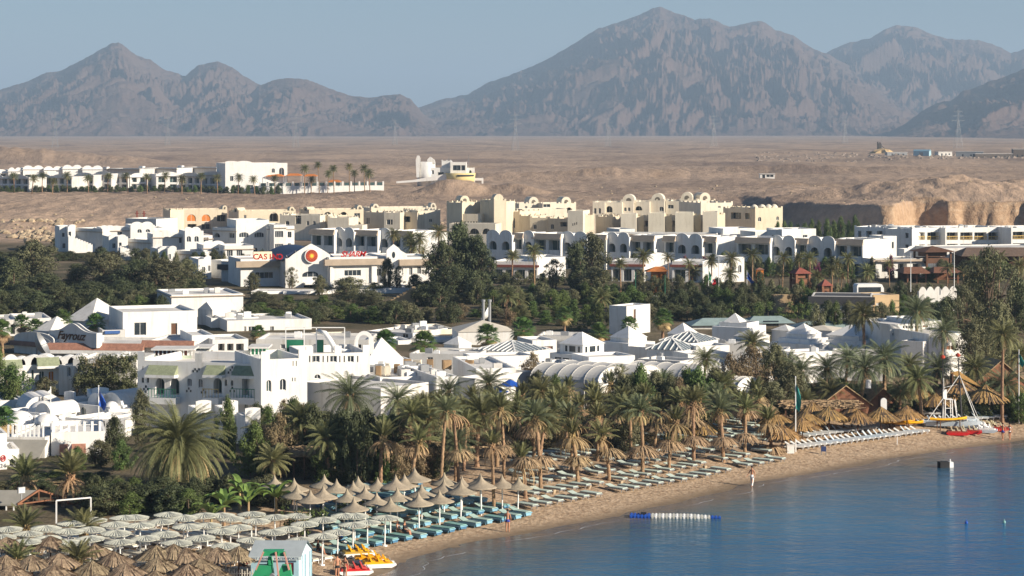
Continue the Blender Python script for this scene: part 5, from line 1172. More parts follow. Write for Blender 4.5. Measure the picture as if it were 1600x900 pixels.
# ================================================================== Moorish house
mo=Bld('moorish_house','white Moorish house with horseshoe-arch windows, green-tiled hoods and balconies','house',215,406,563,236,-16,11,white,parapet=.8)
for args in [(233+0,590,598,3.6,dict(kind='round')),(241,590,598,3.6,dict(kind='round')),(301,591,604,7,dict(kind='round')),(318,592,606,7,dict(kind='round')),(358,593,603,3.6,dict(kind='round')),(367.5,594,603,3.6,dict(kind='round'))]: mo.w(args[0]-10 if args[0]<250 else args[0]-5,*args[1:4],**args[4])
for px,w_,yb in ((250,14,617),(273,14,617),(340,13,615)): mo.w(px,591,yb,w_,kind='round',style='loggia',rec=1.3,gm=glassg)
mo.w(391,590,618,26,style='loggia',rec=1.6,gm=cream2); mo.w(384,627,643,5,kind='round',gm=glassg)
for px in (237,247): mo.w(px-14,572,578,1.6); 
mo.teeth('f',6.2,.7,.9); mo.finish()
def hood(bd,pa,pb,py):
    xa,xb=bd.fx(pa),bd.fx(pb); z=bd.fz(py,(xa+xb)/2); mb=MB(); mb.prism([(-1.0,z-.55),(-.003,z-.55),(-.003,z+.35)],'x',xa,xb); o=mb.build('tiled_hood',tileg,bd.o); m2=MB(); m2.box(xa-.05,xb+.05,-1.05,-.01,z-.85,z-.56); m2.build('hood_cornice',white,o)
for pa,pb,py in ((233,278,576),(323,352,576),(367,405,577)): hood(mo,pa,pb,py)
def balcony(bd,pa,pb,py,mm=None):
    xa,xb=bd.fx(pa),bd.fx(pb); z=bd.fz(py,(xa+xb)/2); mb=MB(); mb.box(xa,xb,-1.3,-.003,z-.75,z-.1); o=mb.build('balcony',white,bd.o)
    r=MB(); r.box(xa,xb,-1.28,-1.22,z+.75,z+.82); k=int((xb-xa)/.3)
    for i in range(k+1): q=xa+.03+(xb-xa-.06)*i/k; r.box(q-.02,q+.02,-1.27,-1.23,z-.1,z+.75)
    r.build('railing',mm or green,o)
balcony(mo,240,282,618); balcony(mo,324,349,618,ochre); balcony(mo,368,405,618)
# carved dot triangles
mb=MB()
for px,py in ((305,577),(308,580),(302,580),(311,577),(363,574),(360,578),(366,578),(357,582),(363,582),(369,582),(228,604),(225,608),(231,608),(228,612),(295,607),(292,611),(298,611),(318,609),(315,613),(321,613),(363,606),(360,611),(366,611)):
    x=mo.fx(px); z=mo.fz(py,x); mb.box(x-.09,x+.09,-.02,-.004,z-.12,z+.12)
mb.build('carved_dots',glass,mo.o)
m2=Bld('moorish_house','bright sunlit wing of the Moorish house with two arched windows and notched parapet','house',408,480,562,229,22,10,white,parapet=.8)
m2.w(420,594,612,8,kind='round',gm=glassg); m2.w(442,592,610,10,kind='round'); m2.w(457,590,596,1.6); m2.w(461,590,596,1.6); m2.w(458,564,572,1.6); m2.w(463,564,572,1.6)
m2.teeth('f',4.2,.9,.8); m2.finish()
m3=Bld('moorish_house_wing','notched sunlit parapet wing with windows stepping back behind the large palm','house',478,578,553,252,16,10,white,parapet=.8)
for px,w_ in ((484,2),(489,2),(494,11),(505,2),(512,2),(521,11),(531,2),(538,2),(548,10),(559,2)): m3.w(px,556,566,w_)
for px in (496,545): m3.w(px,585,592,10,kind='round')
m3.teeth('f',3.4,.8,.8); m3.finish()
b=wb(573,650,566,262,6,5,'white stepped roof block left of the roof junk, with a shaded pyramid flank',grp=None); pyramid(b,0,b.L*.8,0,4,b.H,2.6,white)
# rooftop kiosk, green glazed booths, slide
def booth(pa,pb,yt,yb,D,label,m1,m2_,nb=6):
    x0,x1=X(pa,D),X(pb,D); w=x1-x0; z=Z(yb,D); t=thing('rooftop_booth',label,'booth',(x0,D,z),0,'glazed booths on the Moorish roof'); h=Z(yt,D)-z
    mb=MB(); mb.box(0,w,0,3,0,h*.5); mb.build('base_wall',m2_,t); mb=MB(); mb.box(.1,w-.1,.1,2.9,h*.5,h-.15); mb.build('glazing',m1,t)
    mb=MB()
    for i in range(nb+1): q=w*i/nb; mb.box(q-.06,q+.06,-.03,.08,h*.5,h-.15)
    mb.build('mullion',wplas,t); mb=MB(); mb.box(-.3,w+.3,-.4,3.3,h-.148,h+.02); mb.build('flat_roof',white2,t)
booth(241,300,545,566,246,'long glazed roof booth with reddish panes above the Moorish house',mat('reddish_pane',(.10,.03,.02),.3,.5,.6),mat('pale_green_panel',(.42,.48,.38),.8,.1),9)
booth(306,327,542,550,250,'small green-roofed booth right of the long glazed one',green,white2,3)
booth(392,416,542,566,238,'green glazed booth with a white canopy at the corner of the Moorish house',greenl,wplas,4)
D=262; x=X(478,D); z=Z(553,D); t=thing('rooftop_slide','white curved slide with green panels in a railed rooftop playground','slide',(x,D,z),0)
for a_,b_ in ((-2.2,-.2),(1.2,2.0)): mb=MB(); mb.box(a_,b_,0,.1,.2,1.6); mb.build('green_panel',green,t)
mb=MB()
for q in (-2.3,-.2,1.2,4.4): mb.bar((q,0,0),(q,0,3.0),.1)
mb.bar((-2.3,0,3),(4.4,0,3),.1); mb.bar((-2.3,0,2.2),(1.2,0,2.2),.08); mb.build('frame',wplas,t)
mb=MB(); mb.tube([(1.4,0,2.6),(2.2,-.3,2.4),(2.8,-.6,1.6),(3.4,-.8,.7),(4.4,-.9,.35),(5.2,-.9,.3)],.3,8); mb.build('slide_chute',wplas,t,True)
mb=MB(); n=12; mb.prism([(6.6+1.1*math.cos(math.pi*i/n),1.2+1.4*math.sin(math.pi*i/n)) for i in range(n+1)]+[(6.6-.7*math.cos(math.pi*i/n),1.2+1.0*math.sin(math.pi*i/n)) for i in range(n+1)],'y',0,.3)
mb.box(5.5,5.9,0,.3,0,1.2); mb.box(7.3,7.7,0,.3,0,1.2); mb.build('arch_frame',white,t)
# ================================================================== left arched house and vine wall
lh=Bld('white_villa','sunlit white house with arched windows and green-tiled hoods at the left edge','house',0,92,572,262,6,10,white,parapet=.6)
for px,w_ in ((21,10),(36,3.5),(51,3.5),(65,9),(80,9)): lh.w(px,580 if w_>5 else 578,596,w_,kind='round',gm=orange if px==80 else glassg)
lh.w(10,583,596,4,kind='round'); lh.teeth('f',5,.8,.8); lh.humps('f',[lh.fx(17)],1.0,1.3); lh.finish(); hood(lh,0,34,567); hood(lh,57,92,563)
b=Bld('shaded_annexe','shaded white wing with an arched slot between the arched house and the vine wall','house',92,116,570,262,-30,9,white2,parapet=.5); b.w(108,573,588,6,kind='round'); b.finish()
b=Bld('vine_house','white house almost covered by a dark vine, left of the Moorish house','house',114,213,562,262,-6,9,white2,parapet=.5); b.clutter(6,3); b.finish()
for k in range(9):
    D=268; px=30+k*19; mb=MB(); n=8; r=.9+.2*(k%3); mb.prism([(r*math.cos(math.pi*i/n),.2+r*.8*math.sin(math.pi*i/n)) for i in range(n+1)],'y',-.8,1.4); mb.box(-r,r,-.8,1.4,-.6,.2)
    o=mb.build('roof_skylight',white,loc=(X(px,D),D,Z(563,D)-.5)); tag(o,f'small white vaulted skylight on the roofs, {ordn(k)} from the left above the vine','skylight','vaulted skylights above the arched house')
# ================================================================== domed bazaar houses, left foreground
GD='small domed white houses in the left foreground'
def dome(b,px,r,y,h=1.0,z=None):
    mb=MB(); cx=b.fx(px); z=b.H-b.par if z is None else z; mb.lathe([(r*math.cos(t*math.pi/14),z+r*h*math.sin(t*math.pi/14)) for t in range(8)],16,(cx,y)); mb.build('dome',white,b.o,True)
def vault(b,px,r,y0,y1,axis='y'):
    mb=MB(); cx=b.fx(px); z=b.H-b.par; n=12
    pts=[((cx if axis=='y' else (y0+y1)/2)+r*math.cos(math.pi*i/n),z+r*math.sin(math.pi*i/n)) for i in range(n+1)]
    mb.prism(pts,'y',y0,y1); mb.build('vault',white,b.o)
b=wb(111,172,630,238,-30,9,'shaded domed house with one tall arched window behind the blue flag',[(130,636,650,8,dict(kind='round',gm=glassg))],grp=GD)
vault(b,128,1.3,2,8); vault(b,140,1.3,2,8); vault(b,152,1.5,2,8)
b=wb(144,170,622,240,14,9,'bright rounded vault house with a small window right of the blue flag',[(147,634,644,3)],grp=GD,hump=[(157,1.7,1.1)])
b=wb(170,206,640,234,6,6,'white walled yard with small domes right of the bright vault house',[],grp=GD); dome(b,180,.9,2)
wb(100,116,622,246,-28,4,'white arch fragment and blue wall left of the domed house',grp=GD,hump=[(108,1.4,.8)])
b=wb(37,80,624,246,10,8,'white house with a sloping stair wall beneath the left bushes',[],grp=GD,fin=False); b.tops['f']=lambda x:b.H-1.6+x/b.L*2.6; b.extra['f']=[b.L*.5]; b.finish()
b=wb(0,30,626,246,6,8,'low white house with one window at the left edge',[(27,632,638,3)],grp=GD); 
b=wb(6,62,640,236,-30,7,'blue-shaded white house with a low vault, left foreground',[(34,641,650,7),(48,650,656,6)],grp=GD); vault(b,55,1.2,1,5)
b=wb(40,104,640,240,8,6,'white vaulted row with a shaded opening in the left foreground',[(73,646,654,6)],grp=GD); vault(b,64,1.5,1,6); vault(b,80,1.6,1,6)
b=wb(60,112,646,234,5,6,'white courtyard wall with a dome and small openings, left foreground',[(90,650,656,4)],grp=GD); dome(b,72,1.6,2.5,.8); 
b=wb(22,62,660,228,8,6,'sunlit low white house with a round dome at its right, left foreground',[],grp=GD); dome(b,36,1.5,2,.8)
b=wb(0,24,664,226,-28,6,'shaded white cube at the left edge behind the fan palm',grp=GD)
b=wb(64,100,660,226,6,6,'sunlit white steps and parapet above the roof terrace, left foreground',grp=GD); dome(b,78,1.3,2,.7)
b=wb(102,140,652,230,-28,6,'blue-shaded wall with an arched niche below the tall arched window',[(122,652,664,6,dict(kind='round'))],grp=GD)
b=wb(138,196,655,228,-8,6,'white low walls with grey openings right of the blue flagpole',[(160,657,667,8,LG),(178,660,668,7,LG)],grp=GD)
# arches beyond palms
for i,(px,py,D,r,l) in enumerate([(318,640,226,1.6,'white rounded arch house left of the teal door, behind the big palm'),(360,640,224,1.5,'white arch vault beside the teal door'),(395,652,220,1.8,'curved white stair vault below the sunlit wing'),(440,636,232,1.5,'white gabled canopy arch behind the big palm, right one')]):
    b=wb(px-12,px+12,py,D,5,4,l,[(px,py+4,py+16,6,dict(kind='round'))],grp='small white arches at the foot of the Moorish house',hump=[(px,r,.9)])
# roof terrace buildings near left edge
b=wb(80,165,676,215,12,9,'bright white terrace building with orange-tiled hoods in the left foreground',[],grp=None,par=.5)
for pa,pb in ((93,106),(112,134)): 
    xa,xb=b.fx(pa),b.fx(pb); z=b.H-1.4; mb=MB(); mb.prism([(-.8,z-.8),(-.003,z-.8),(-.003,z+.3)],'x',xa,xb); mb.build('tiled_hood',tile,b.o)
for k in range(7): mb=MB(); q=b.L*(k+.3)/7; mb.box(q-.12,q+.12,.4,.6,b.H-.5,b.H+.9); mb.build('roof_post',wplas,b.o)
mb=MB(); mb.box(.2,b.L*.85,.45,.52,b.H+.55,b.H+.62); mb.build('roof_rail',wplas,b.o)
b=wb(9,70,683,214,-6,8,'tan-roofed terrace house with a flat grey awning in the left foreground',[],m=white2,grp=None,par=.2)
mb=MB(); mb.add([(-.3,-2.6,b.H-1.5),(b.L+.3,-2.6,b.H-1.5),(b.L+.3,-.02,b.H-.2),(-.3,-.02,b.H-.2),(-.3,-2.6,b.H-1.62),(b.L+.3,-2.6,b.H-1.62),(b.L+.3,-.02,b.H-.32),(-.3,-.02,b.H-.32)],[(0,1,2,3),(7,6,5,4),(0,4,5,1),(1,5,6,2),(3,7,4,0)]); mb.build('awning',grey,b.o)
for k in range(9): mb=MB(); q=b.L*(k+.3)/9; mb.box(q-.08,q+.08,.3,.46,b.H-.2,b.H+1.1); mb.build('roof_post',wplas,b.o)
b=wb(-14,11,678,206,6,6,'white corner house with a red ring emblem and a dark blue doorway at left',[(5,748,766,8,dict(gm=blue,name='door',bars=0))],grp=None,par=.3)
mb=MB(); cx=b.fx(5); z=b.fz(716,cx); n=20
for i in range(n): a0=2*math.pi*i/n; a1=2*math.pi*(i+1)/n; mb.bar((cx+.2*math.cos(a0),-.04,z+.26*math.sin(a0)),(cx+.2*math.cos(a1),-.04,z+.26*math.sin(a1)),.06); mb.bar((cx+.08*math.cos(a0),-.04,z+.1*math.sin(a0)),(cx+.08*math.cos(a1),-.04,z+.1*math.sin(a1)),.05)
mb.build('ring_emblem',red,b.o); text_mesh('24',.55,.02,'lettering',metal,b.o,(cx,-.04,b.fz(728,cx)))
b=wb(11,30,702,208,5,5,'small white house with a pointed blue-grey niche at the left edge',[(18,716,728,10,dict(kind='point',style='loggia',rec=.8))],grp=None)
# snack bar timber shelter, floodlight, goal frame
D=184; x0,x1=X(-20,D),X(86,D); zg=tz(-40,184); t=thing('timber_shelter','grey-roofed timber beach shelter with open truss gable at the left edge','shelter',(X(0,D),D,zg),0); z=Z(770,D)-zg; zr=Z(770,D)-zg
rx=X(55,D)-X(0,D); e1=X(86,D)-X(0,D); e0=X(27,D)-X(0,D); ez=Z(788,D)-zg; rz=Z(770,D)-zg
mb=MB(); mb.add([(-8,0,ez),(e0,0,ez),(rx,1.4,rz),(-8,1.4,rz),(-8,0,ez-.12),(e0,0,ez-.12),(-8,3,ez),(e1,3,ez+.1)],[(0,1,2,3),(0,4,5,1),(3,2,7,6)]); mb.build('roof',grey,t)
mb=MB(); mb.bar((e0,0,ez),(rx,1.4,rz),.14); mb.bar((rx,1.4,rz),(e1,3,ez+.1),.14); mb.bar((e0,0,ez),(e1,3,ez),.1); mb.bar((rx,1.4,rz),(rx,1.4,ez),.1); mb.bar(((rx+e1)/2,2.2,(rz+ez)/2),((rx+e1)/2,2.2,ez),.08)
mb.build('roof_truss',woodr,t)
for q,yy in ((e0-.3,.1),(e0-.9,.1),(e1,3),(-2,.1),(1.2,3)): m=MB(); m.bar((q,yy,0),(q,yy,ez),.1); m.build('post',wplas if yy<1 else woodr,t)
mb=MB(); mb.box(e0+.1,e1+3.4,3.2,3.3,.2,ez-.9)
for i in range(26): q=e0+.1+i*.28; mb.box(q,q+.16,3.12,3.2,ez-1.2,ez-.5+.2*(i%3))
mb.build('slatted_rail',woodr,t)
D=181; t=thing('floodlight','square floodlight on the edge of the grey shelter roof','floodlight',(X(25,D),D+2,Z(777,D)),.6); mb=MB(); mb.box(-.3,.3,-.08,.08,0,.5); mb.build('lamp_head',metal,t); mb=MB(); mb.box(-.25,.25,-.1,-.085,.05,.45); mb.build('lens',wplas,t); mb=MB(); mb.bar((0,0,-.5),(0,0,0),.08); mb.build('bracket',metal,t)
D=178; t=thing('goal_frame','white tubular rectangular frame standing behind the white umbrellas','frame',(X(88,D),D,tz(X(88,D),D)),0); h=Z(782,D)-t.location.z; w=X(139,D)-X(88,D); mb=MB(); mb.bar((0,0,0),(0,0,h),.1); mb.bar((w,.8,0),(w,.8,h+.1),.1); mb.bar((0,0,h),(w,.8,h+.1),.1); mb.build('tube',wplas,t)
D=196; t=thing('thatch_pergola','flat pergola with a ragged dry-thatch roof behind the young palms','pergola',(X(16,D),D,tz(X(60,D),D)),0); w=X(128,D)-X(16,D); h=Z(757,D)-t.location.z; mb=MB(); rp=random.Random(2)
for i in range(420): q=rp.uniform(0,w); y=rp.uniform(0,5); a=rp.uniform(-.5,.5); mb.bar((q-.6*math.cos(a),y-.5*math.sin(a),h+rp.uniform(-.1,.25)),(q+.6*math.cos(a),y+.5*math.sin(a),h+rp.uniform(-.1,.25)),.07)
mb.build('thatch_roof',thatchd,t)
for i in range(6): m=MB(); q=w*i/5; m.bar((q,.2,0),(q,.2,h),.16); m.build('post',wood,t)
for i,(pa,pb,D,py,l) in enumerate([(455,545,200,712,'long dry-thatch pergola roof behind the mushroom umbrellas, left one'),(560,680,212,704,'long dry-thatch pergola roof among the middle palm trunks'),(690,800,214,712,'dry-thatch pergola roof behind the skirted palms'),(1225,1345,236,637,'thatched bar roof with solar panels behind the right-hand umbrellas')]):
    t=thing('thatch_pergola',l,'pergola',(X(pa,D),D,tz(X(pa,D),D)),0,'dry-thatch pergolas'); w=X(pb,D)-X(pa,D); h=Z(py,D)-t.location.z; mb=MB()
    for k in range(520): q=rp.uniform(0,w); y=rp.uniform(0,5); a=rp.uniform(-1.2,1.2); zz=h+.12*(2.5-abs(y-2.5)); mb.bar((q-.6*math.cos(a),y-.5*math.sin(a),zz+rp.uniform(-.1,.2)),(q+.6*math.cos(a),y+.5*math.sin(a),zz+rp.uniform(-.1,.2)),.08)
    mb.box(0,w,0,5,h-.12,h-.05); mb.build('thatch_roof',thatchd,t)
    for k in range(6): m=MB(); q=.2+(w-.4)*k/5; m.bar((q,.3,0),(q,.3,h),.14); m.build('post',wood,t)
    if i==0: m=MB(); m.box(.2,w-.2,4.8,4.9,0,h-.8); m.build('back_wall',woodr,t)
# flags
def flag(px,pyb,pyt,D,label,cols,pole=wplas,fw=1.4,fh=1.0,fy=0,droop=True):
    x=X(px,D); g=tz(x,D) if pyb is None else Z(pyb,D); t=thing('flagpole',label,'flagpole',(x,D,g),0); h=Z(pyt,D)-g
    mb=MB(); mb.tube([(0,0,0),(0,0,h)],[.07,.045],8); mb.lathe([(0,h),(.09,h+.05),(0,h+.15)],8); mb.build('pole',pole,t)
    if not cols: return t
    mb=MB(); n=len(cols); z1=h-fy; k=9
    for c_i in range(n):
        mb.cur=c_i
        for j in range(k):
            for i in range(2):
                def pt(a,b_): # a across 0..1, b down 0..1
                    xx=(a*fw)*(.35+.25*math.sin(b_*3)); yy=.18*math.sin(a*9+b_*4); return (.06+xx,yy,z1-b_*fh-a*fw*.75*(1-.3*b_))
                a0=(c_i+i/2)/n; a1=(c_i+(i+1)/2)/n; mb.quad(pt(a0,j/k),pt(a1,j/k),pt(a1,(j+1)/k),pt(a0,(j+1)/k))
    mb.build('flag',cols,t); return t
flag(154,662,604,226,'white pole with a limp dark blue flag among the domed houses',[blue],fw=1.2,fh=1.6,fy=.2)
flag(79,690,606,222,'bare white pole left of the domed houses',None)
flag(1107,None,420,395,'pole with a drooping green, white and red flag',[greenl,wplas,red],fw=2.2,fh=1.6,fy=.2)
flag(1123,452,402,398,'bare white pole right of the three-coloured flag',None)
flag(1167,448,424,400,'pole with a blue flag draped over a bush',[blue],fw=2.2,fh=1.2)
flag(993,458,426,385,'green-painted lamp pole left of the orange hut',None,green); flag(1039,460,431,380,'second green lamp pole right of the orange hut',None,green)
flag(1423,456,396,375,'tall white lamp pole left of the dark tower, shorter one',None); flag(1491,452,392,372,'tall white lamp pole right of the dark tower',None)
# bus
D=372; x=X(1357,D); t=thing('tour_bus','white and dark-windowed tour bus parked behind the palms','bus',(x,D,tz(x,D)),.12); L=X(1378,D)-X(1335,D); H=Z(443,D)-t.location.z; H=max(H,2.6)
mb=MB(); mb.prism([(-L/2,.4),(L/2,.4),(L/2,H-.7),(L/2-.3,H-.1),(L/2-.6,H),(-L/2+.2,H),(-L/2,H-.3)],'y',-1.2,1.2); mb.build('body',wplas,t)
mb=MB(); mb.box(-L/2+.25,L/2-.5,-1.23,-1.205,H-1.35,H-.5); mb.build('side_windows',glass,t); mb=MB(); mb.box(L/2+.003,L/2+.03,-1.05,1.05,H-1.7,H-.75); mb.build('windscreen',glass,t)
mb=MB(); mb.box(-L/2+.1,L/2-.1,-1.215,-1.205,1.0,1.15); mb.build('stripe',greenl,t)
for q in (-L*.3,L*.3): m=MB(); m.prism([(q+.48*math.cos(a*.524),.48+.48*math.sin(a*.524)) for a in range(12)],'y',-1.26,-1.0); m.build('wheel',mat('tyre',(.015,.015,.015),.8,.1),t)
# satellite dish right of the terrace
t=thing('satellite_dish','pale satellite dish tilted up among shrubs, right of the flue pipes','satellite dish',(X(765,340),340,Z(492,340)),0); mb=MB(); mb.lathe([(1.6*math.sin(a*.13),1.6*(1-math.cos(a*.13))) for a in range(0,9)],18); mb.xf(Matrix.Rotation(R(-60),4,'Y')); mb.build('reflector',wplas,t,True); mb=MB(); mb.bar((0,0,-4),(0,0,0),.15); mb.bar((0,0,0),(-1.3,0,.8),.07); mb.build('mount',metal,t)
# playing fence
D=378; t=thing('sports_fence','white-railed sports court fence behind the hedge','fence',(X(1000,D),D,tz(X(1000,D),D)),0); w=X(1110,D)-X(1000,D); mb=MB()
for z_ in (.6,1.4,2.2): mb.bar((0,0,z_),(w,0,z_),.08)
mb.build('rail',wplas,t)
for i in range(9): m=MB(); m.bar((w*i/8,0,0),(w*i/8,0,2.4),.09); m.build('post',wplas,t)
# ================================================================== vegetation prototypes
def frond_mesh(mb,base,az,el,L,droop,wl=.5,n=16,twist=0,lw=.055,vee=.5,rs=random):
    """one feather leaf: curved midrib with paired leaflets"""
    p=Vector(base); d0=Vector((math.cos(az)*math.cos(el),math.sin(az)*math.cos(el),math.sin(el))); pts=[p.copy()]; e=el
    for i in range(n):
        t=i/n; e=el-droop*(t**1.3)*1.0; d=Vector((math.cos(az)*math.cos(e),math.sin(az)*math.cos(e),math.sin(e))); p=p+d*(L/n); pts.append(p.copy())
    side0=Vector((-math.sin(az),math.cos(az),0))
    for i in range(n):
        d=(pts[i+1]-pts[i]).normalized(); up=side0.cross(d); w=.05*(1-i/n)+.012
        a,b=pts[i],pts[i+1]; mb.quad(tuple(a-side0*w),tuple(a+side0*w),tuple(b+side0*w),tuple(b-side0*w))
        if i<2: continue
        t=i/n; ll=wl*math.sin(math.pi*min(1,(t*.86+.12)))**.6
        for s in (-1,1):
            for h in (0,.5):
                q=a.lerp(b,h); j=rs.uniform(-.12,.12)
                dv=(side0*s*.85+d*(.55+.5*t+j)-up*(vee*-1+rs.uniform(-.25,.1))*.6+Vector((0,0,-.12))).normalized()
                wv=d*(lw*.5); tip=q+dv*ll*rs.uniform(.85,1.1)+Vector((0,0,-.05*ll))
                mb.quad(tuple(q-wv),tuple(q+wv),tuple(tip+wv*.35),tuple(tip-wv*.35))
def palm_trunk(mb,h,r0,r1,lean,rs,rings=True):
    pts=[];rad=[]; n=int(max(10,h/.28)); az=rs.uniform(0,6.28)
    for i in range(n+1):
        t=i/n; o=lean*t*t; pts.append((o*math.cos(az),o*math.sin(az),h*t)); r=r0+(r1-r0)*min(1,t*1.3); 
        if t<.08: r*=1.25-t*3
        rad.append(r*(1.12 if i%2 else .92) if rings else r)
    mb.tube(pts,rad,9); return pts[-1]
def palm_proto(name,h,nf,L,seed,el0=(-.5,1.35),green=frond,dry=8,lean=.3,r0=.2,r1=.17,wl=.55,droop=1.3,boot=True,skirtL=1.6,lw=.055,up_bias=0,n=15):
    rs=random.Random(seed); root=thing('date_palm','x','palm'); mb=MB(); tip=palm_trunk(mb,h,r0,r1,lean,rs)
    tr=mb.build('trunk',trunkm,root); 
    if boot:
        b=MB()
        for i in range(34):
            a=i*2.4; z=tip[2]-.9+.9*i/34; rr=r1*1.05; b.bar((tip[0]+rr*math.cos(a),tip[1]+rr*math.sin(a),z-.15),(tip[0]+(rr+.16)*math.cos(a),tip[1]+(rr+.16)*math.sin(a),z+.25),.07,.12)
        b.build('leaf_base',frondd,root)
    c=MB(); k=0
    for i in range(nf):
        t=(i+.5)/nf; el=el0[0]+(el0[1]-el0[0])*(t**(1-up_bias)); az=i*2.39996+rs.uniform(-.25,.25)
        frond_mesh(c,(tip[0],tip[1],tip[2]-.1+.2*t),az,el+rs.uniform(-.12,.12),L*rs.uniform(.85,1.1)*(1 if t<.85 else .85),droop*rs.uniform(.8,1.2)*(1.15-t*.5),wl,n,rs=rs,lw=lw)
    c.build('crown',green,root)
    if dry:
        c=MB()
        for i in range(dry):
            az=i*2.39996+rs.uniform(-.3,.3); frond_mesh(c,(tip[0],tip[1],tip[2]-.35),az,rs.uniform(-.5,.1),skirtL*rs.uniform(.8,1.2),rs.uniform(1.2,1.9),wl*.45,10,vee=-.2,rs=rs,lw=lw*.9)
        c.build('dry_frond',frondd,root)
    return root,h
PROT={}
PROT['big']=palm_proto('big',5.2,200,4.3,1,el0=(-1.0,1.35),dry=70,r0=.42,r1=.38,wl=.50,droop=1.65,skirtL=3.4,lw=.045,n=22,lean=.2)
PROT['date1']=palm_proto('d1',6.0,46,2.7,2,dry=9,droop=1.25)
PROT['date2']=palm_proto('d2',6.0,40,2.4,3,el0=(-.25,1.4),dry=6,droop=1.0,lean=.5)
PROT['date3']=palm_proto('d3',6.0,52,3.0,4,el0=(-.6,1.35),dry=12,droop=1.35,green=frondb)
PROT['young1']=palm_proto('y1',6.0,24,1.9,5,el0=(.5,1.5),dry=20,droop=.75,lean=.35,wl=.42,skirtL=1.8,r0=.18,r1=.165)
PROT['young2']=palm_proto('y2',6.0,20,1.7,6,el0=(.65,1.5),dry=28,droop=.6,lean=.5,wl=.38,skirtL=2.2,r0=.18,r1=.16)
PROT['young3']=palm_proto('y3',6.0,22,2.0,8,el0=(.3,1.45),dry=12,droop=1.1,lean=.7,wl=.42,skirtL=1.6,r0=.17,r1=.15)
PROT['young4']=palm_proto('y4',6.0,15,1.6,15,el0=(.8,1.5),dry=34,droop=.5,lean=.6,wl=.36,skirtL=2.5,r0=.17,r1=.15)
PROT['young5']=palm_proto('y5',6.0,30,2.1,16,el0=(.1,1.5),dry=16,droop=1.0,lean=.4,wl=.46,skirtL=1.5,r0=.18,r1=.16,green=frondb)
PROT['sap']=palm_proto('s',3.2,22,1.9,9,el0=(.35,1.5),dry=0,droop=.9,lean=.1,wl=.4,r0=.2,r1=.17)
PROT['feather']=palm_proto('f',6.0,20,2.4,12,el0=(-.3,1.3),dry=3,droop=1.3,lean=.3,wl=.6,r0=.13,r1=.11)
def fan_proto(seed,h=4.0):
    rs=random.Random(seed); root=thing('fan_palm','x','palm'); mb=MB(); tip=palm_trunk(mb,h,.26,.2,.1,rs); mb.build('trunk',trunkm,root)
    def fans(n,e0,e1,name,m,dr=0):
        c=MB()
        for i in range(n):
            az=i*2.39996+rs.uniform(-.2,.2); el=e0+(e1-e0)*(i+.5)/n+rs.uniform(-.1,.1); Ls=rs.uniform(.9,1.25)
            d=Vector((math.cos(az)*math.cos(el),math.sin(az)*math.cos(el),math.sin(el))); s=Vector((-math.sin(az),math.cos(az),0)); up=s.cross(d); b=Vector(tip)+d*Ls
            c.bar(tip,tuple(b),.04); R_=rs.uniform(.75,.95); k=14
            for j in range(k):
                a=-1.9+3.8*(j+.5)/k; dv=d*math.cos(a)+s*math.sin(a); wv=dv.cross(up)*.06; m1=b+dv*R_*.6-up*.04; t_=b+dv*R_+Vector((0,0,-.25*R_))
                c.quad(tuple(b-wv*.3),tuple(b+wv*.3),tuple(m1+wv),tuple(m1-wv)); c.quad(tuple(m1-wv),tuple(m1+wv),tuple(t_+wv*.3),tuple(t_-wv*.3))
        c.build(name,m,root)
    fans(30,-.5,1.4,'crown',mat('fan_leaf_green',(.075,.13,.035),.5,.3,.8,rnd=.2,trans=.15)); fans(12,-1.3,-.5,'dry_frond',frondd)
    return root,h
PROT['fan']=fan_proto(14)
def place_palm(kind,x,y,ztop,label,group=None,name=None,rz=None,first={},base=None,wid=1.0,rs=random.Random(77)):
    """ztop: height of the crown's heart; trunk stretched to reach it"""
    root,h=PROT[kind]; g=tz(x,y) if base is None else base; s=(ztop-g)/h
    if kind not in first: o=root; first[kind]=1
    else: o=copy_tree(root)
    if name: o.name=name
    o.location=(x,y,g-.05); o.rotation_euler=(0,0,rs.uniform(0,6.28) if rz is None else rz)
    o.scale=(1,1,1); o.rotation_euler.x=rs.uniform(-.045,.045); o.rotation_euler.y=rs.uniform(-.05,.05)
    for ch in o.children:
        n=ch.name.split('.')[0]
        if n=='trunk': ch.scale=(wid,wid,s)
        else:  # the crown keeps its shape and is lifted to the trunk's end
            ch.scale=(wid,wid,wid); ch.location=(0,0,h*s-h*wid)
    tag(o,label,'palm tree',group)
    return o
# leafy trees and shrubs: many leaf-sized faces in clumps
def leaf_cloud(mb,clumps,nl,size,rs,asp=.5):
    for (cx,cy,cz,r) in clumps:
        for i in range(nl):
            u_=rs.uniform(-1,1); a=rs.uniform(0,6.283); q=math.sqrt(1-u_*u_); rr=r*(rs.random()**.45)
            p=Vector((cx+rr*q*math.cos(a),cy+rr*q*math.sin(a),cz+rr*u_*.85))
            n=Vector((q*math.cos(a)+rs.uniform(-.7,.7),q*math.sin(a)+rs.uniform(-.7,.7),u_+.3+rs.uniform(-.6,.6))).normalized()
            t=n.cross(Vector((rs.uniform(-1,1),rs.uniform(-1,1),rs.uniform(-1,1)))).normalized(); b=n.cross(t)
            s=size*rs.uniform(.6,1.3); t*=s*.5; b*=s*.5*asp
            mb.quad(tuple(p-t-b*.3),tuple(p-b),tuple(p+t+b*.3),tuple(p+b))
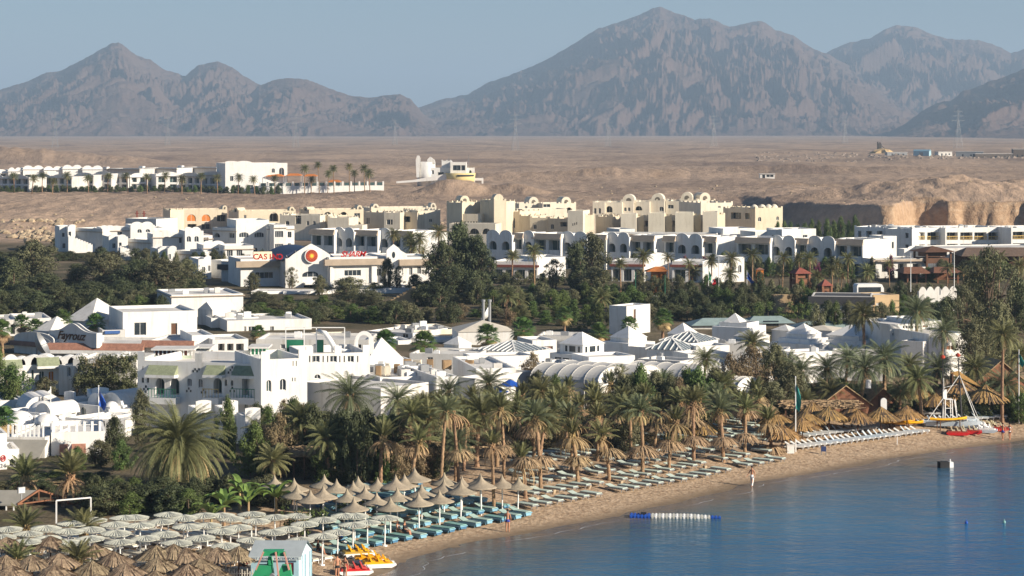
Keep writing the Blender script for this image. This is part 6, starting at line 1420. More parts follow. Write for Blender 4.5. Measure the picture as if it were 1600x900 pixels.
def tree_proto(name,h,w,nclump,cr,nl,size,m,seed,trunkh=.25,taper=.3,shape='round',stems=1,cat='tree'):
    rs=random.Random(seed); root=thing(name,'x',cat); cl=[]
    z0=h*trunkh
    while len(cl)<nclump:
        t=rs.random(); a=rs.uniform(0,6.283); q=rs.random()**.5
        if shape=='round': R_=w/2*math.sin(math.pi*min(1,t*.86+.14))**.6
        elif shape=='cone': R_=w/2*(1-t)**.7*min(1,.55+t*3)
        elif shape=='dome': R_=w/2*math.sqrt(max(0,1-t*t))
        else: R_=w/2*(.75+.25*math.sin(t*9))*(1-t**4)
        lump=1+.35*math.sin(a*3+seed)+.2*math.sin(a*5+t*7)
        R_*=lump*.85; z=z0+(h-z0-cr*.6)*t
        cl.append((R_*q*math.cos(a),R_*q*math.sin(a),z,cr*rs.uniform(.6,1.25)))
    mb=MB()
    for s_ in range(stems):
        a=6.283*s_/max(1,stems)+rs.uniform(0,1); o=(.0 if stems==1 else w*.1)
        b0=(o*math.cos(a),o*math.sin(a),0); tp=(w*.08*math.cos(a)+b0[0],w*.08*math.sin(a)+b0[1],h*.62)
        mb.tube([b0,((b0[0]+tp[0])/2+rs.uniform(-.2,.2),(b0[1]+tp[1])/2,h*.32),tp],[h*.032,h*.022,h*.01],7)
        for c in cl[s_::max(3,len(cl)//9)]: 
            k=rs.uniform(.3,.9); st=(b0[0]+(tp[0]-b0[0])*k,b0[1]+(tp[1]-b0[1])*k,tp[2]*k); 
            if c[2]>st[2]*.8: mb.tube([st,((st[0]+c[0])/2,(st[1]+c[1])/2,(st[2]+c[2])/2+.1),c[:3]],[h*.012,h*.008,h*.003],5)
    mb.build('trunk' if cat=='tree' else 'stem',barkm,root)
    mb=MB(); leaf_cloud(mb,cl,nl,size,rs); mb.build('crown' if cat=='tree' else 'foliage',m,root)
    return root,h,w
TP={}
TP['cas1']=tree_proto('broadleaf_tree',10,9,120,1.15,95,.42,leafd,21,.12,shape='round',stems=3)
TP['cas2']=tree_proto('broadleaf_tree',10,7,110,1.0,95,.40,leafd,22,.10,shape='col',stems=2)
TP['olive']=tree_proto('olive_tree',10,9,110,1.15,85,.40,leafo,23,.12,shape='round',stems=3)
TP['cone']=tree_proto('conifer_tree',8,4.2,90,.7,80,.30,leafb,24,.05,shape='cone')
TP['green']=tree_proto('bushy_tree',6,6,90,.85,80,.30,leafb,25,.1,shape='round',stems=3)
TP['dark']=tree_proto('bushy_tree',6,6,90,.85,80,.32,leafd,26,.1,shape='round',stems=3)
TP['brown']=tree_proto('bushy_tree',6,6.5,80,.85,75,.28,leafr,27,.12,shape='round',stems=3)
TP['airy']=tree_proto('airy_tree',10,8,80,.85,70,.30,leafo,28,.2,shape='round',stems=3)
TP['bush']=tree_proto('shrub',2.4,3.4,50,.55,70,.22,leafb,29,.02,shape='dome',stems=3,cat='shrub')
TP['dbush']=tree_proto('shrub',2.4,3.4,50,.55,70,.24,leafd,30,.02,shape='dome',stems=3,cat='shrub')
TP['obush']=tree_proto('shrub',2.4,3.4,46,.5,60,.22,leafo,31,.02,shape='dome',stems=3,cat='shrub')
TP['pbush']=tree_proto('flowering_shrub',2.4,3.4,46,.5,60,.20,leafp,32,.02,shape='dome',stems=3,cat='shrub')
def place_tree(kind,x,y,h,w,label,group=None,first={},rs=random.Random(5),base=None):
    root,h0,w0=TP[kind]; g=tz(x,y) if base is None else base
    if kind not in first: o=root; first[kind]=1
    else: o=copy_tree(root)
    h=h*(1.13 if 'bush' not in kind else 1.05); o.location=(x,y,g-.1); o.rotation_euler=(0,0,rs.uniform(0,6.28)); k=w/w0
    o.scale=(k,k,h/h0); tag(o,label,'tree' if 'bush' not in kind else 'shrub',group); return o
def T(kind,px,ytop,D,wpx,label,group=None,hmin=1.0):
    x=X(px,D); g=tz(x,D); h=max(hmin,Z(ytop,D)-g); return place_tree(kind,x,D,h,wpx*D/F,label,group)
# ------------------------------------------------------------------ big grove, upper left
GG='dark trees of the grove at the upper left'
for i,(k,px,yt,D,w) in enumerate([('cas1',-10,398,418,70),('olive',52,382,415,95),('cas2',18,408,400,60),('cas1',70,428,396,80),('cas2',120,415,420,60),('olive',165,400,414,88),('cas1',215,408,410,85),('olive',255,408,408,80),('cas1',140,440,398,80),('cas2',190,440,396,70),('dark',235,452,392,70),('olive',290,408,424,62),('cas1',275,425,412,60),('dark',100,458,392,70),('dark',40,462,388,70),('dark',0,470,385,60),('dark',165,465,386,70),('cas1',-2,430,405,70)]):
    T(k,px,yt,D,w,f'{"olive-lit" if k=="olive" else "dark green"} tree, {ordn(i)} of the upper-left grove, counted from its back row',GG)
for px,yt,D,w,k,l in [(335,392,470,26,'dark','dark bush between the third-row stair wall and the sign building'),(312,425,440,22,'dark','small dark tree at the corner of the shaded wall beside the sign building'),(205,400,520,40,'dark','dark tree in the gap below the second-row stair wall'),(88,372,560,22,'dark','dark bush at the far left corner of the stepped villas'),(160,385,522,30,'dark','dark tree under the first stair wall')]: T(k,px,yt,D,w,l)
# casino forecourt
for k,px,yt,D,w,l in [('airy',455,420,418,28,'silvery airy tree before the left part of the sign building'),('olive',395,428,419,28,'round olive bush at the left wing of the sign building'),('olive',606,407,418,30,'tall feathery tree before the gabled end house'),('airy',622,418,417,26,'slimmer feathery tree right of the gabled end house'),('dark',648,430,416,30,'dark bush at the right end of the sign building terrace'),('olive',405,455,400,40,'olive tree below the left end of the terrace wall'),('olive',500,432,408,30,'small olive tree at the hall entrance'),('dark',585,442,412,26,'dark shrub mass at the corner of the right wing')]: T(k,px,yt,D,w,l)
GMg='trees below the terrace of the sign building'
for i,(k,px,yt,D,w) in enumerate([('olive',545,436,392,70),('olive',575,455,386,75),('cone',505,462,380,40),('cone',605,478,370,34),('cone',622,482,368,26),('dark',480,468,374,50),('cone',450,462,378,44),('olive',415,460,384,50),('olive',435,470,372,50),('dark',398,468,384,40),('olive',530,470,372,60),('olive',580,478,366,55),('cas2',500,478,366,40),('dark',640,488,366,30)]):
    T(k,px,yt,D,w,f'{dict(olive="olive-green",cone="bright conical",dark="dark",cas2="dark upright")[k]} tree, {ordn(i)} in the clump below the terrace wall',GMg)
# two big central tree groups
for k,px,yt,D,w,l in [('cas2',720,357,412,70,'tallest dark tree in the middle of the resort'),('cas1',690,380,408,62,'broad dark tree on the left flank of the tallest tree'),('cas1',745,372,410,58,'broad dark tree on the right flank of the tallest tree'),('dark',700,420,402,70,'dark lower crown at the foot of the tallest tree, left'),('dark',745,425,402,56,'dark lower crown at the foot of the tallest tree, right'),('olive',925,372,420,62,'tall olive tree with drooping crown, right of the red-trimmed bungalow'),('cas2',900,385,414,46,'dark tree left of the drooping olive tree'),('airy',865,408,424,42,'pale airy tree with bare twigs before the vaulted white bungalow'),('olive',930,420,408,56,'olive tree lower in front of the drooping olive tree'),('dark',668,440,404,36,'dark tree at the end of the terrace building')]: T(k,px,yt,D,w,l)
# mid garden band (many bushes)
rg=random.Random(12); cnt={}
def band(pl,pr,y0,y1,D0,D1,step,kinds,h,w,where,grp):
    px=pl; i=0; lst=[]
    while px<pr:
        if i==0 and D1<262: w*=1.45; step*=1.3
        k=rg.choice(kinds); D=rg.uniform(D0,D1); yt=rg.uniform(y0,y1)
        key=dict(green='bright green bushy tree',dark='dark bushy tree',olive='olive tree',cone='bright conical tree',brown='brownish bushy tree',bush='bright green shrub',dbush='dark shrub',obush='grey-olive shrub',pbush='magenta flowering shrub',airy='airy tree',cas1='broad dark tree',cas2='upright dark tree')[k]
        T(k,px,yt,D,w*rg.uniform(.8,1.3),f'{key}, {ordn(i)} from the left {where}',grp); px+=step*rg.uniform(.75,1.25); i+=1
band(650,860,470,486,345,365,18,['green','dark','olive','obush','brown'],3,30,'in the garden behind the cream pyramid','garden bushes behind the cream pyramid')
band(770,960,445,465,372,392,20,['dark','cas2','green','olive'],3,34,'below the red-trimmed bungalows','garden trees below the red-trimmed bungalows')
band(800,960,468,488,345,362,17,['green','cone','dark'],3,30,'behind the tall stepped pyramid','garden trees behind the stepped pyramid')
band(960,1205,432,446,392,402,20,['green','dark','dark','olive'],3,28,'around the orange hut','garden trees around the orange hut')
band(1000,1140,470,482,350,362,16,['olive','dark','airy','cas1'],3,32,'right of the white cube tower','garden trees right of the cube tower')
band(1060,1180,452,466,366,376,20,['green','dark'],3,30,'behind the sports court rail','garden trees behind the sports rail')
band(1205,1500,436,450,382,396,17,['dark','green','dark','obush'],3,24,'in front of the timber towers','garden trees before the timber towers')
band(1275,1480,470,482,335,350,16,['dark','olive','green','obush'],3,30,'behind the tall palms on the right','garden bushes behind the right-hand palms')
band(770,960,418,430,425,440,22,['dbush','dark','obush'],3,24,'along the lower arcade','shrubs along the lower arcade')
band(960,1420,396,408,446,462,15,['dark','green','obush','dark','pbush'],3,20,'at the foot of the arcade wing','shrubs at the foot of the arcade wing')
band(490,690,392,402,478,486,16,['dark','green','obush','pbush'],3,18,'at the foot of the left arcade bays','shrubs at the foot of the left arcade bays')
band(0,440,288,292,814,820,11,['dbush','bush'],2,14,'along the front of the plateau hotel','shrubs in front of the plateau hotel')
band(1450,1600,405,420,440,452,18,['dark','green','olive'],3,30,'before the dark timber pavilion','trees before the timber pavilion')
band(1215,1340,340,350,560,600,11,['bush','green'],2,16,'in the green strip below the embankment','green strip below the embankment')
band(-10,310,440,458,372,386,17,['dark','cas1','olive','cas1'],3,46,'along the front of the upper-left grove','front edge of the upper-left grove')
band(-10,262,464,480,350,362,18,['dark','green','dark','olive'],3,40,'at the foot of the upper-left grove','foot of the upper-left grove')
band(395,660,470,486,350,362,16,['dark','olive','green','cone','olive'],3,40,'along the front of the clump below the terrace','front of the clump below the terrace')
band(660,800,440,462,380,396,20,['dark','dark','olive'],3,40,'at the foot of the tallest tree','trees at the foot of the tallest tree')
band(800,960,440,462,378,392,16,['dark','green','olive'],3,36,'below the drooping olive tree','trees below the drooping olive tree')
band(960,1290,446,462,368,380,16,['dark','green','dark','olive'],3,32,'in the belt before the parking garden','belt before the parking garden')
band(1280,1500,462,472,362,369,16,['dark','obush','green'],3,24,'in front of the scalloped garden wall','bushes before the scalloped wall')
band(230,500,392,402,462,474,15,['dark','green','obush'],3,18,'below the third row of stepped villas','shrubs below the stepped villas')
band(0,240,388,398,500,516,18,['dark','olive','dark'],3,30,'in the hollow left of the stepped villas','trees in the hollow by the stepped villas')
band(1000,1120,576,596,236,242,17,['brown','olive','green'],3,36,'in front of the barrel tents','bushes in front of the barrel tents')
band(402,480,622,640,222,227,15,['dark','green','brown'],3,32,'at the foot of the sunlit Moorish wing','bushes at the foot of the sunlit wing')
band(640,1000,650,664,216,224,24,['olive','brown','brown'],3,36,'in the thicket of the middle beach palms','thicket of the middle beach palms')
T('dark',1187,427,392,26,'dark bush hiding the foot of the tiny orange kiosk')
# clipped hedge
def hedge(pl,pr,yt,D,label,n=26,dep=2.2,m=leafb):
    rs=random.Random(int(pl)); x0,x1=X(pl,D),X(pr,D); g=tz((x0+x1)/2,D); h=Z(yt,D)-g; t=thing('hedge',label,'hedge',((x0+x1)/2,D,g),0); mb=MB(); W=(x1-x0)
    cl=[(rs.uniform(-W/2,W/2),rs.uniform(-dep/2,dep/2),rs.uniform(.3,h-.45)+.12*math.sin(i),rs.uniform(.45,.75)) for i in range(int(W*h*1.7))]
    leaf_cloud(mb,cl,70,.24,rs); mb.build('foliage',m,t); mb=MB()
    for i in range(int(W/1.5)): q=-W/2+1.5*i; mb.tube([(q,0,0),(q+.1,0,h*.5)],[.06,.03],5)
    mb.build('stem',barkm,t)
hedge(1138,1276,469,352,'tall clipped bright green hedge in front of the dark-roofed hall'); hedge(1140,1212,470,366,'darker hedge behind the long bright one',m=leafd); hedge(885,938,488,338,'short green hedge behind the plain pyramid')
hedge(436,512,785,176,'rounded bright green hedge bush behind the white umbrellas'); hedge(500,590,757 if False else 770,186,'low dark hedge behind the first mushroom umbrellas',m=leafd)
# right big tree and neighbours
for k,px,yt,D,w,l in [('airy',1548,402,300,95,'tall feathery olive tree at the right edge, taller of two'),('olive',1530,425,304,80,'tall feathery olive tree behind the taller one at the right edge'),('airy',1508,455,296,60,'feathery lower crown left of the tall tree at right'),('olive',1560,480,290,70,'lower olive crown at the foot of the tall tree at right'),('olive',1520,510,282,60,'dense olive bush below the tall tree at right'),('dark',1480,468,330,50,'dark tree left of the tall tree at right'),('dark',1590,440,340,50,'dark tree at the right edge behind the tall tree'),
  ('brown',833,556,256,44,'rounded brown-leaved tree left of the barrel tents'),('olive',840,585,244,50,'olive bush below the brown-leaved tree'),('green',868,592,240,44,'green bush in front of the left barrel tent'),('airy',965,580,238,34,'leafy sapling in front of the first tent end'),('dark',975,598,234,60,'dark green bush between tent ends'),('brown',1062,596,236,40,'brown bush at the foot of the thin dark palm'),('brown',1175,548,250,80,'broad brownish olive tree right of the tents'),('olive',1210,545,254,70,'olive tree with yellowish leaves behind the fishtail palms'),('brown',1140,560,246,50,'brownish bush above the little round tent'),('olive',1235,575,244,70,'olive tree left of the right-hand umbrellas'),('olive',1205,600,240,70,'low yellow-olive bush behind the green flagpole'),
  ('green',20,574,252,60,'bright green tree covering the lower left of the arched house'),('green',-6,545,258,40,'bright green tree at the left edge beside the arched house'),('olive',70,592,252,50,'yellow-green bush with bare patches below the arched house'),('bush',20,592,250,50,'bright green shrub below the arched house'),
  ('olive',220,615,222,36,'yellow-green upright bush left of the big date palm'),('dark',178,655,212,40,'dark green tree left of the big date palm'),('green',190,690,206,40,'dark green lower tree left of the big date palm'),('green',355,628,214,36,'bright green bush behind the big date palm on the right'),('olive',155,690,208,50,'grey-green bush behind the young palms at left'),('green',120,700,206,40,'green bush between the two young palms at left')]: T(k,px,yt,D,w,l)
# vine on the house
rs=random.Random(8); t=thing('vine','dark green vine hanging over the house wall, with a few reddish blooms','vine',(X(163,258),259.5,tz(X(163,258),259)),0); W=X(212,258)-X(117,258); h=Z(556,258)-t.location.z; mb=MB(); leaf_cloud(mb,[(rs.uniform(-W/2,W/2),rs.uniform(-.7,.5),rs.uniform(.5,h-.3),rs.uniform(.5,.9)) for i in range(150)],80,.26,rs); mb.build('foliage',leafd,t)
mb=MB(); leaf_cloud(mb,[(rs.uniform(-W/2,W/2),-.6,h-rs.uniform(.2,1.2),.4) for i in range(14)],30,.2,rs); mb.build('blossom',leafr,t); mb=MB()
for i in range(6): mb.tube([(-W/2+i*W/5,0,0),(-W/2+i*W/5+.3,0,h*.8)],[.08,.03],5)
mb.build('stem',barkm,t)
t=thing('bougainvillea_hedge','purple bougainvillea hedge at the foot of the vine house','hedge',(X(163,246),248,tz(X(163,246),248)),0); mb=MB(); leaf_cloud(mb,[(rs.uniform(-3.2,3.2),rs.uniform(-.6,.6),rs.uniform(.3,1.7),.5) for i in range(40)],60,.2,rs); mb.build('foliage',mat('purple_bloom',(.10,.05,.14),.7,.4,1.2),t)
mb=MB()
for i in range(5): mb.tube([(-3+1.5*i,0,0),(-2.9+1.5*i,0,1.2)],[.06,.03],5)
mb.build('stem',barkm,t)
# undergrowth below the promenade palms
GU2='dark undergrowth below the promenade palms'
band(380,640,640,672,196,226,16,['dark','green','dark','brown'],3,42,'in the undergrowth behind the palms at centre-left',GU2)
band(130,460,742,762,184,194,17,['dark','green','dark','olive'],3,34,'in the undergrowth beneath the big date palm','dark undergrowth beneath the big date palm')
band(0,180,742,764,192,200,16,['dark','olive','dark','green'],3,34,'behind the timber shelter at left','thicket behind the timber shelter')
band(150,300,752,772,180,186,16,['dark','dark','green'],3,44,'in the dark thicket behind the white umbrellas','dark thicket behind the white umbrellas')
band(430,700,690,715,196,206,16,['dark','dark','green','brown'],3,36,'in the thicket behind the mushroom umbrellas','dark thicket behind the mushroom umbrellas')
band(640,1100,628,648,228,236,20,['olive','olive','brown','dark','green'],3,44,'in the rear belt behind the beach palms','rear belt of trees behind the beach palms')
band(1100,1600,590,615,250,270,18,['dark','olive','dark','green'],3,44,'in the rear belt behind the right-hand umbrellas','rear belt of trees behind the right umbrellas')
band(1230,1600,612,630,246,252,18,['dark','dark','green'],3,30,'in the low thicket behind the thatched bar','low thicket behind the thatched bar')
band(700,1120,668,684,218,226,24,['dbush','brown','obush'],3,30,'in the low thicket between the beach palm trunks','low thicket between the beach palm trunks')
# ------------------------------------------------------------------ palms
def PL(kind,px,pyc,D,label,group=None,wid=1.0,name='date_palm'):
    x=X(px,D); return place_palm(kind,x,D,Z(pyc,D),label,group,name,wid=wid)
PL('big',274,694,196,'largest date palm with a huge drooping crown, at centre-left foreground',wid=1.24)
PL('date3',538,618,214,'tall broad date palm standing before the blue-shaded promenade wall',wid=1.12)
PL('date1',1350,492,292,'tall date palm in front of the white pyramids, left of two',wid=1.05); PL('date3',1432,486,290,'tall date palm in front of the white pyramids, right of two',wid=1.05)
PL('date1',1566,522,246,'tall slanting date palm near the right edge',wid=.9)
PL('date1',1100,560,246,'thin dark palm standing before the barrel tents',wid=.75); PL('date2',1184,536,270,'single palm crown right of the white pyramids',wid=.9); PL('date3',1472,518,272,'palm beside the two-storey white house at right',wid=.85)
for i,(k,px,py,D,w,l) in enumerate([('date2',482,655,206,.95,'middle-height palm left of the broad tall palm'),('date1',515,685,198,.85,'short palm with a thick trunk before the thatch pergola'),('date2',425,720,188,.8,'low pale palm behind the mushroom umbrellas at left'),('date2',745,645,208,1.05,'tall palm with a pair of light trunks above the mushroom umbrellas'),('young2',595,680,196,1.0,'palm with long hanging dry fronds left of the pair of trunks'),('young3',643,688,194,.95,'slim palm with arching green fronds above the mushroom umbrellas'),('date2',668,635,214,.85,'palm with a light straight trunk among the promenade palms'),('date2',655,640,218,.8,'second light trunk just left of the straight one'),('date3',712,690,200,.7,'low dark palm between the light trunks'),('young2',772,692,190,.8,'small palm at the right end of the mushroom umbrellas'),('date1',780,630,222,.9,'palm with a brown trunk behind the small one'),('date3',620,625,224,.9,'palm crown before the low promenade building, left'),('date3',700,610,232,.8,'palm crown before the low promenade building, right'),('date3',760,600,236,.9,'palm crown at the corner of the low promenade building'),
  ('young1',48,742,188,1.1,'young palm with upright fronds at the left edge, left of two'),('young1',100,740,186,1.15,'young palm with upright fronds at left, right of two'),('fan',10,655,222,.8,'fan palm at the left edge before the white cube'),
  ('feather',405,672,212,.8,'reddish-brown drooping palm right of the big date palm')]): PL(k,px,py,D,l,None,w)
for px,py,D,l,w in [(36,822,166,'small palm with a thick trunk among the white umbrellas at the left edge',1.0),(131,826,166,'small slim palm among the white umbrellas, with a reddish trunk',1.0),(122,874,158,'lone sapling palm fronds over the brown umbrellas',.95),(30,872,157,'dark sapling palm at the lower left',.85)]: PL('sap',px,py,D,l,'young palms among the umbrellas',w)
# fan palms among the roofs
for i,(px,py,D,w,l) in enumerate([(600,533,288,.95,'fan palm between the low shaded block and the stepped roof'),(660,538,290,1.1,'wider fan palm left of the small stepped pyramid'),(762,525,296,1.0,'dark fan palm before the cream pyramid'),(820,515,310,1.1,'tall fan palm between cream and stepped pyramids'),(882,492,330,.8,'fan palm behind the tall stepped pyramid'),(935,520,306,.9,'fan palm just left of the white cube tower'),(1035,498,322,.9,'bushy fan palm right of the white cube tower'),(985,508,318,.8,'dark fan palm in front of the white cube tower'),(35,505,322,.8,'fan palm before the low white house at left'),(55,512,316,.8,'second fan palm left of the little grey pyramid'),(98,500,318,.9,'fan palm behind the gabled sign wall, left'),(148,505,322,.9,'fan palm behind the gabled sign wall, right'),(4,515,300,.9,'yellowish fan palm at the left edge'),(403,520,322,.7,'palm crown in front of the wide glazed bay')]):
    PL('fan',px,py,D,l,'fan palms among the white roofs',w,'fan_palm')
# far palms in rows
def row(lst,kinds,D0,wid,where,grp,jit=6):
    for i,(px,py) in enumerate(lst): k=rg.choice(kinds); PL(k,px,py,D0+rg.uniform(-jit,jit),f'palm, {ordn(i)} from the left {where}',grp,wid*rg.uniform(.85,1.1))
row([(22,276),(50,279),(66,275),(82,284),(105,274),(138,279),(168,276),(200,275),(230,277),(257,274),(284,280),(314,276),(340,278),(372,277),(398,280)],['date1','date2'],806,.9,'in the row before the plateau hotel','palms before the plateau hotel')
row([(476,263),(499,258),(522,264),(546,260),(570,263),(512,271),(554,270),(578,271),(429,278),(486,281)],['date2','date1'],816,.85,'on the plateau terrace','palms on the plateau terrace')
row([(614,366),(655,372),(640,372),(686,362),(645,385),(660,392)],['date1','feather'],470,.9,'against the blank arcade wall','palms against the blank arcade wall')
row([(835,392),(1004,400),(1045,402),(1076,412),(1112,408),(1140,404),(1175,398),(1005,430),(970,412),(1080,425),(1140,428),(900,440)],['date1','feather','date2'],408,.75,'around the orange hut','palms around the orange hut')
row([(1222,402),(1245,404),(1267,404),(1219,425),(1310,412),(1325,404),(1300,422),(1314,428),(1352,424),(1276,432),(1390,412),(1480,418),(1525,408),(1560,402),(1590,415),(1505,425),(1545,425)],['date1','feather'],404,.75,'in the palm garden before the timber towers','palms before the timber towers')
row([(935,465),(790,462),(806,495),(812,470)],['date2','feather'],356,.95,'in the middle garden','palms in the middle garden')
row([(768,415),(690,400),(800,400)],['date2'],440,.7,'around the tallest tree','palms around the tallest tree')
# beach palms: front row stands by the loungers (foot given), others behind
GF='palms of the front row on the beach, each through a thatch skirt'
FRONT=[(821,779,716,720),(845,767,650,718),(903,757,675,718),(952,751,680,706),(1004,743,640,702),(1045,734,655,693),(1084,726,628,687),(1130,722,640,688),(1164,714,640,682),(1205,706,655,700)]
SKIRTS=[]
for i,(px,pyf,pyc,pys) in enumerate(FRONT):
    x,D,g=spot(px,pyf); PL(['young4','young5','young2','young3','young5','young4','young1','young5','young3','young2'][i],px,pyc,D,f'beach palm, {ordn(i)} from the left in the front row along the sand',GF,.95); SKIRTS.append((px,D,pys,i))
rb=random.Random(31)
def shore_pt(s,d):
    """s metres along the shore, d metres inland from the water's edge"""
    k=Vector((.652,.758)); n_=Vector((-.758,.652)); p=Vector((-4.6,173.7))+k*s; 
    return p+n_*d
rows_=[(15.5,[-16+4.4*i for i in range(18)],'second'),(20,[-20+4.4*i for i in range(19)],'third'),(25,[-18+4.2*i for i in range(18)],'fourth'),(31,[-14+4.3*i for i in range(17)],'fifth'),(37,[-12+4.8*i for i in range(15)],'sixth')]
n2=0
for d,ss_,nm in rows_:
    for i,s_ in enumerate(ss_):
        p=shore_pt(s_+rb.uniform(-1,1)+14,d+rb.uniform(-1,1)); g=tz(p.x,p.y); h=min(7.4,max(3.4,Z(rb.uniform(628,662),p.y)-g))
        px=800+F*p.x/p.y
        if px<640 or px>1215: continue
        k=rb.choice(['young1','young2','young3','young4','young5','young4','date2']); place_palm(k,p.x,p.y,g+h,f'beach palm, {ordn(i)} from the left in the {nm} row from the sand',f'palms of the {nm} row behind the beach','date_palm',wid=rb.uniform(.78,.98))
        if d<23 and i%3!=1: SKIRTS.append((px,p.y,205+F*(CZ-g-2.7)/p.y,100+n2)); n2+=1
GR2='big date palms behind the right-hand umbrellas'
for i,(k,px,py,D,w) in enumerate([('date3',1250,580,250,.95),('date2',1262,625,240,.75),('date3',1345,575,248,1.05),('date1',1300,612,246,.85),('date3',1382,560,256,1.1),('date1',1405,610,246,.8),('date1',1440,592,244,.95),('date3',1462,575,258,.95),('date1',1522,575,256,.95),('date3',1540,620,250,.85),('date3',1575,600,254,.95),('date2',1498,600,260,.8),('date3',1230,570,262,.9),('date1',1590,555,264,.9),('date3',1320,560,264,.9),('date2',1130,600,240,.85),('date3',1290,575,262,.9),('date1',1420,570,262,.85)]):
    PL(k,px,py,D,f'date palm, {ordn(i)} counted among those behind the right-hand thatched umbrellas' if False else f'date palm with {"blue-green" if k=="date3" else "olive"} crown, {ordn(i)} of those behind the right-hand umbrellas',GR2,w)
# banana plants
def banana_plant(px,py,D,label,seed,h=2.6):
    rs=random.Random(seed); x=X(px,D); t=thing('banana_plant',label,'banana plant',(x,D,tz(x,D)),rs.uniform(0,6),'banana plants behind the white umbrellas'); mb=MB(); mb.tube([(0,0,0),(.05,0,h*.55)],[.13,.08],8); mb.build('stem',frondd,t); c=MB()
    for i in range(11):
        az=i*2.4; el=rs.uniform(.5,1.3); L=rs.uniform(1.5,2.3); p=Vector((0,0,h*.5)); s=Vector((-math.sin(az),math.cos(az),0)); n=9; prev=None
        for j in range(n+1):
            tt=j/n; e=el-1.7*tt*tt; w=.30*math.sin(math.pi*min(1,.06+.94*tt))**.6 if tt>.15 else .03; up=s.cross(Vector((math.cos(az)*math.cos(e),math.sin(az)*math.cos(e),math.sin(e))))
            cur=(p-s*w+up*w*-.5,p.copy(),p+s*w+up*w*-.5)
            if prev: c.quad(tuple(prev[0]),tuple(prev[1]),tuple(cur[1]),tuple(cur[0])); c.quad(tuple(prev[1]),tuple(prev[2]),tuple(cur[2]),tuple(cur[1]))
            prev=cur; p=p+Vector((math.cos(az)*math.cos(e),math.sin(az)*math.cos(e),math.sin(e)))*(L/n)
    c.build('leaf',banana,t)
for i,(px,D,l) in enumerate([(350,178,'banana plant with a broken yellowish leaf, left one'),(388,180,'banana plant with bright arching leaves, middle one'),(432,182,'banana plant beside the rounded hedge bush'),(330,176,'small banana plant at the back of the white umbrellas'),(375,184,'tall banana plant behind the middle one')]): banana_plant(px,0,D,l,i+3,3.0 if i!=3 else 2.0)
# ================================================================== umbrellas
GREYW='grey-white slatted umbrellas'
def umb_white():
    rs=random.Random(1); root=thing('slatted_umbrella','x','umbrella'); h=2.35; n=28; r=1.07; mb=MB()
    for k in range(n):
        a0=2*math.pi*k/n; a1=2*math.pi*(k+.93)/n; rr=r*rs.uniform(.97,1.03); am=(a0+a1)/2
        def p(q,a,z): return (q*math.cos(a),q*math.sin(a),z)
        z0=h; z1=h-.25; mb.add([p(.05,am,z0),p(rr*.55,a0,h-.12),p(rr*.55,a1,h-.12),p(rr,a0,z1),p(rr,a1,z1),p(rr*.55,am,h-.085),p(rr*1.0,am,z1+.045)],[(0,1,5),(0,5,2),(1,3,6,5),(5,6,4,2)])
        mb.quad(p(rr,a0,z1),p(rr,a1,z1),p(rr*.99,a1,z1-.07),p(rr*.99,a0,z1-.07))
    mb.build('canopy',slat,root); mb=MB()
    for k in range(8): a=k*.785+.1; mb.bar((.04*math.cos(a),.04*math.sin(a),h-.12),((r-.1)*math.cos(a),(r-.1)*math.sin(a),h-.33),.04)
    mb.build('rib',wplas,root); mb=MB(); mb.tube([(0,0,0),(0,0,h-.02)],.055,8); mb.lathe([(0,.12),(.2,.12),(.22,0)],10); mb.build('pole',wplas,root); return root
dstr=mat('dark_reed_strand',(.13,.09,.06),.95,.3,6,rnd=.1)
def thatch_cone(mb,r,h,drop,n,rs,prof=1.0,fr=.25,layers=3):
    """a cone of overlapping dry strands with a ragged fringe"""
    mb.lathe([(.03,h),(r*.33,h-drop*.33**prof),(r*.66,h-drop*.66**prof),(r*.97,h-drop)],24)
    for L in range(layers):
        t0=L/layers; t1=(L+1.25)/layers
        for k in range(n):
            a=2*math.pi*(k+rs.random())/n; ra=r*t0*.9+.02; rb_=r*min(1.08,t1)*rs.uniform(.93,1.06); za=h-drop*max(0,t0*.9)**prof+.05; zb=h-drop*min(1.05,t1)**prof-rs.uniform(0,.06)-(fr*rs.random()*.6 if L==layers-1 else 0)+.04
            w=rs.uniform(.015,.04)*(1+ra)*1.1; d=(-math.sin(a),math.cos(a)); da=rs.uniform(-.1,.1)
            A=(ra*math.cos(a),ra*math.sin(a)); B=(rb_*math.cos(a+da),rb_*math.sin(a+da))
            mb.cur=1 if rs.random()<.3 else 0
            mb.quad((A[0]-d[0]*w*.6,A[1]-d[1]*w*.6,za),(A[0]+d[0]*w*.6,A[1]+d[1]*w*.6,za),(B[0]+d[0]*w,B[1]+d[1]*w,zb),(B[0]-d[0]*w,B[1]-d[1]*w,zb+rs.uniform(0,.05)))
def umb_thatch(name,r,h,drop,m,seed,pole=wood,n=110,prof=.9,pr=.06):
    rs=random.Random(seed); root=thing(name,'x','umbrella'); mb=MB(); thatch_cone(mb,r,h,drop,n,rs,prof,layers=2 if m is thatch else 3); mb.build('canopy',[m,dstr],root)
    mb=MB()
    for k in range(8): a=k*.785; mb.bar((.1*math.cos(a),.1*math.sin(a),h-.25),(r*.9*math.cos(a),r*.9*math.sin(a),h-drop*.95-.05),.05)
    mb.build('rib',pole,root); mb=MB(); mb.tube([(0,0,0),(0,0,h-.1)],pr,8); mb.build('pole',pole,root); return root
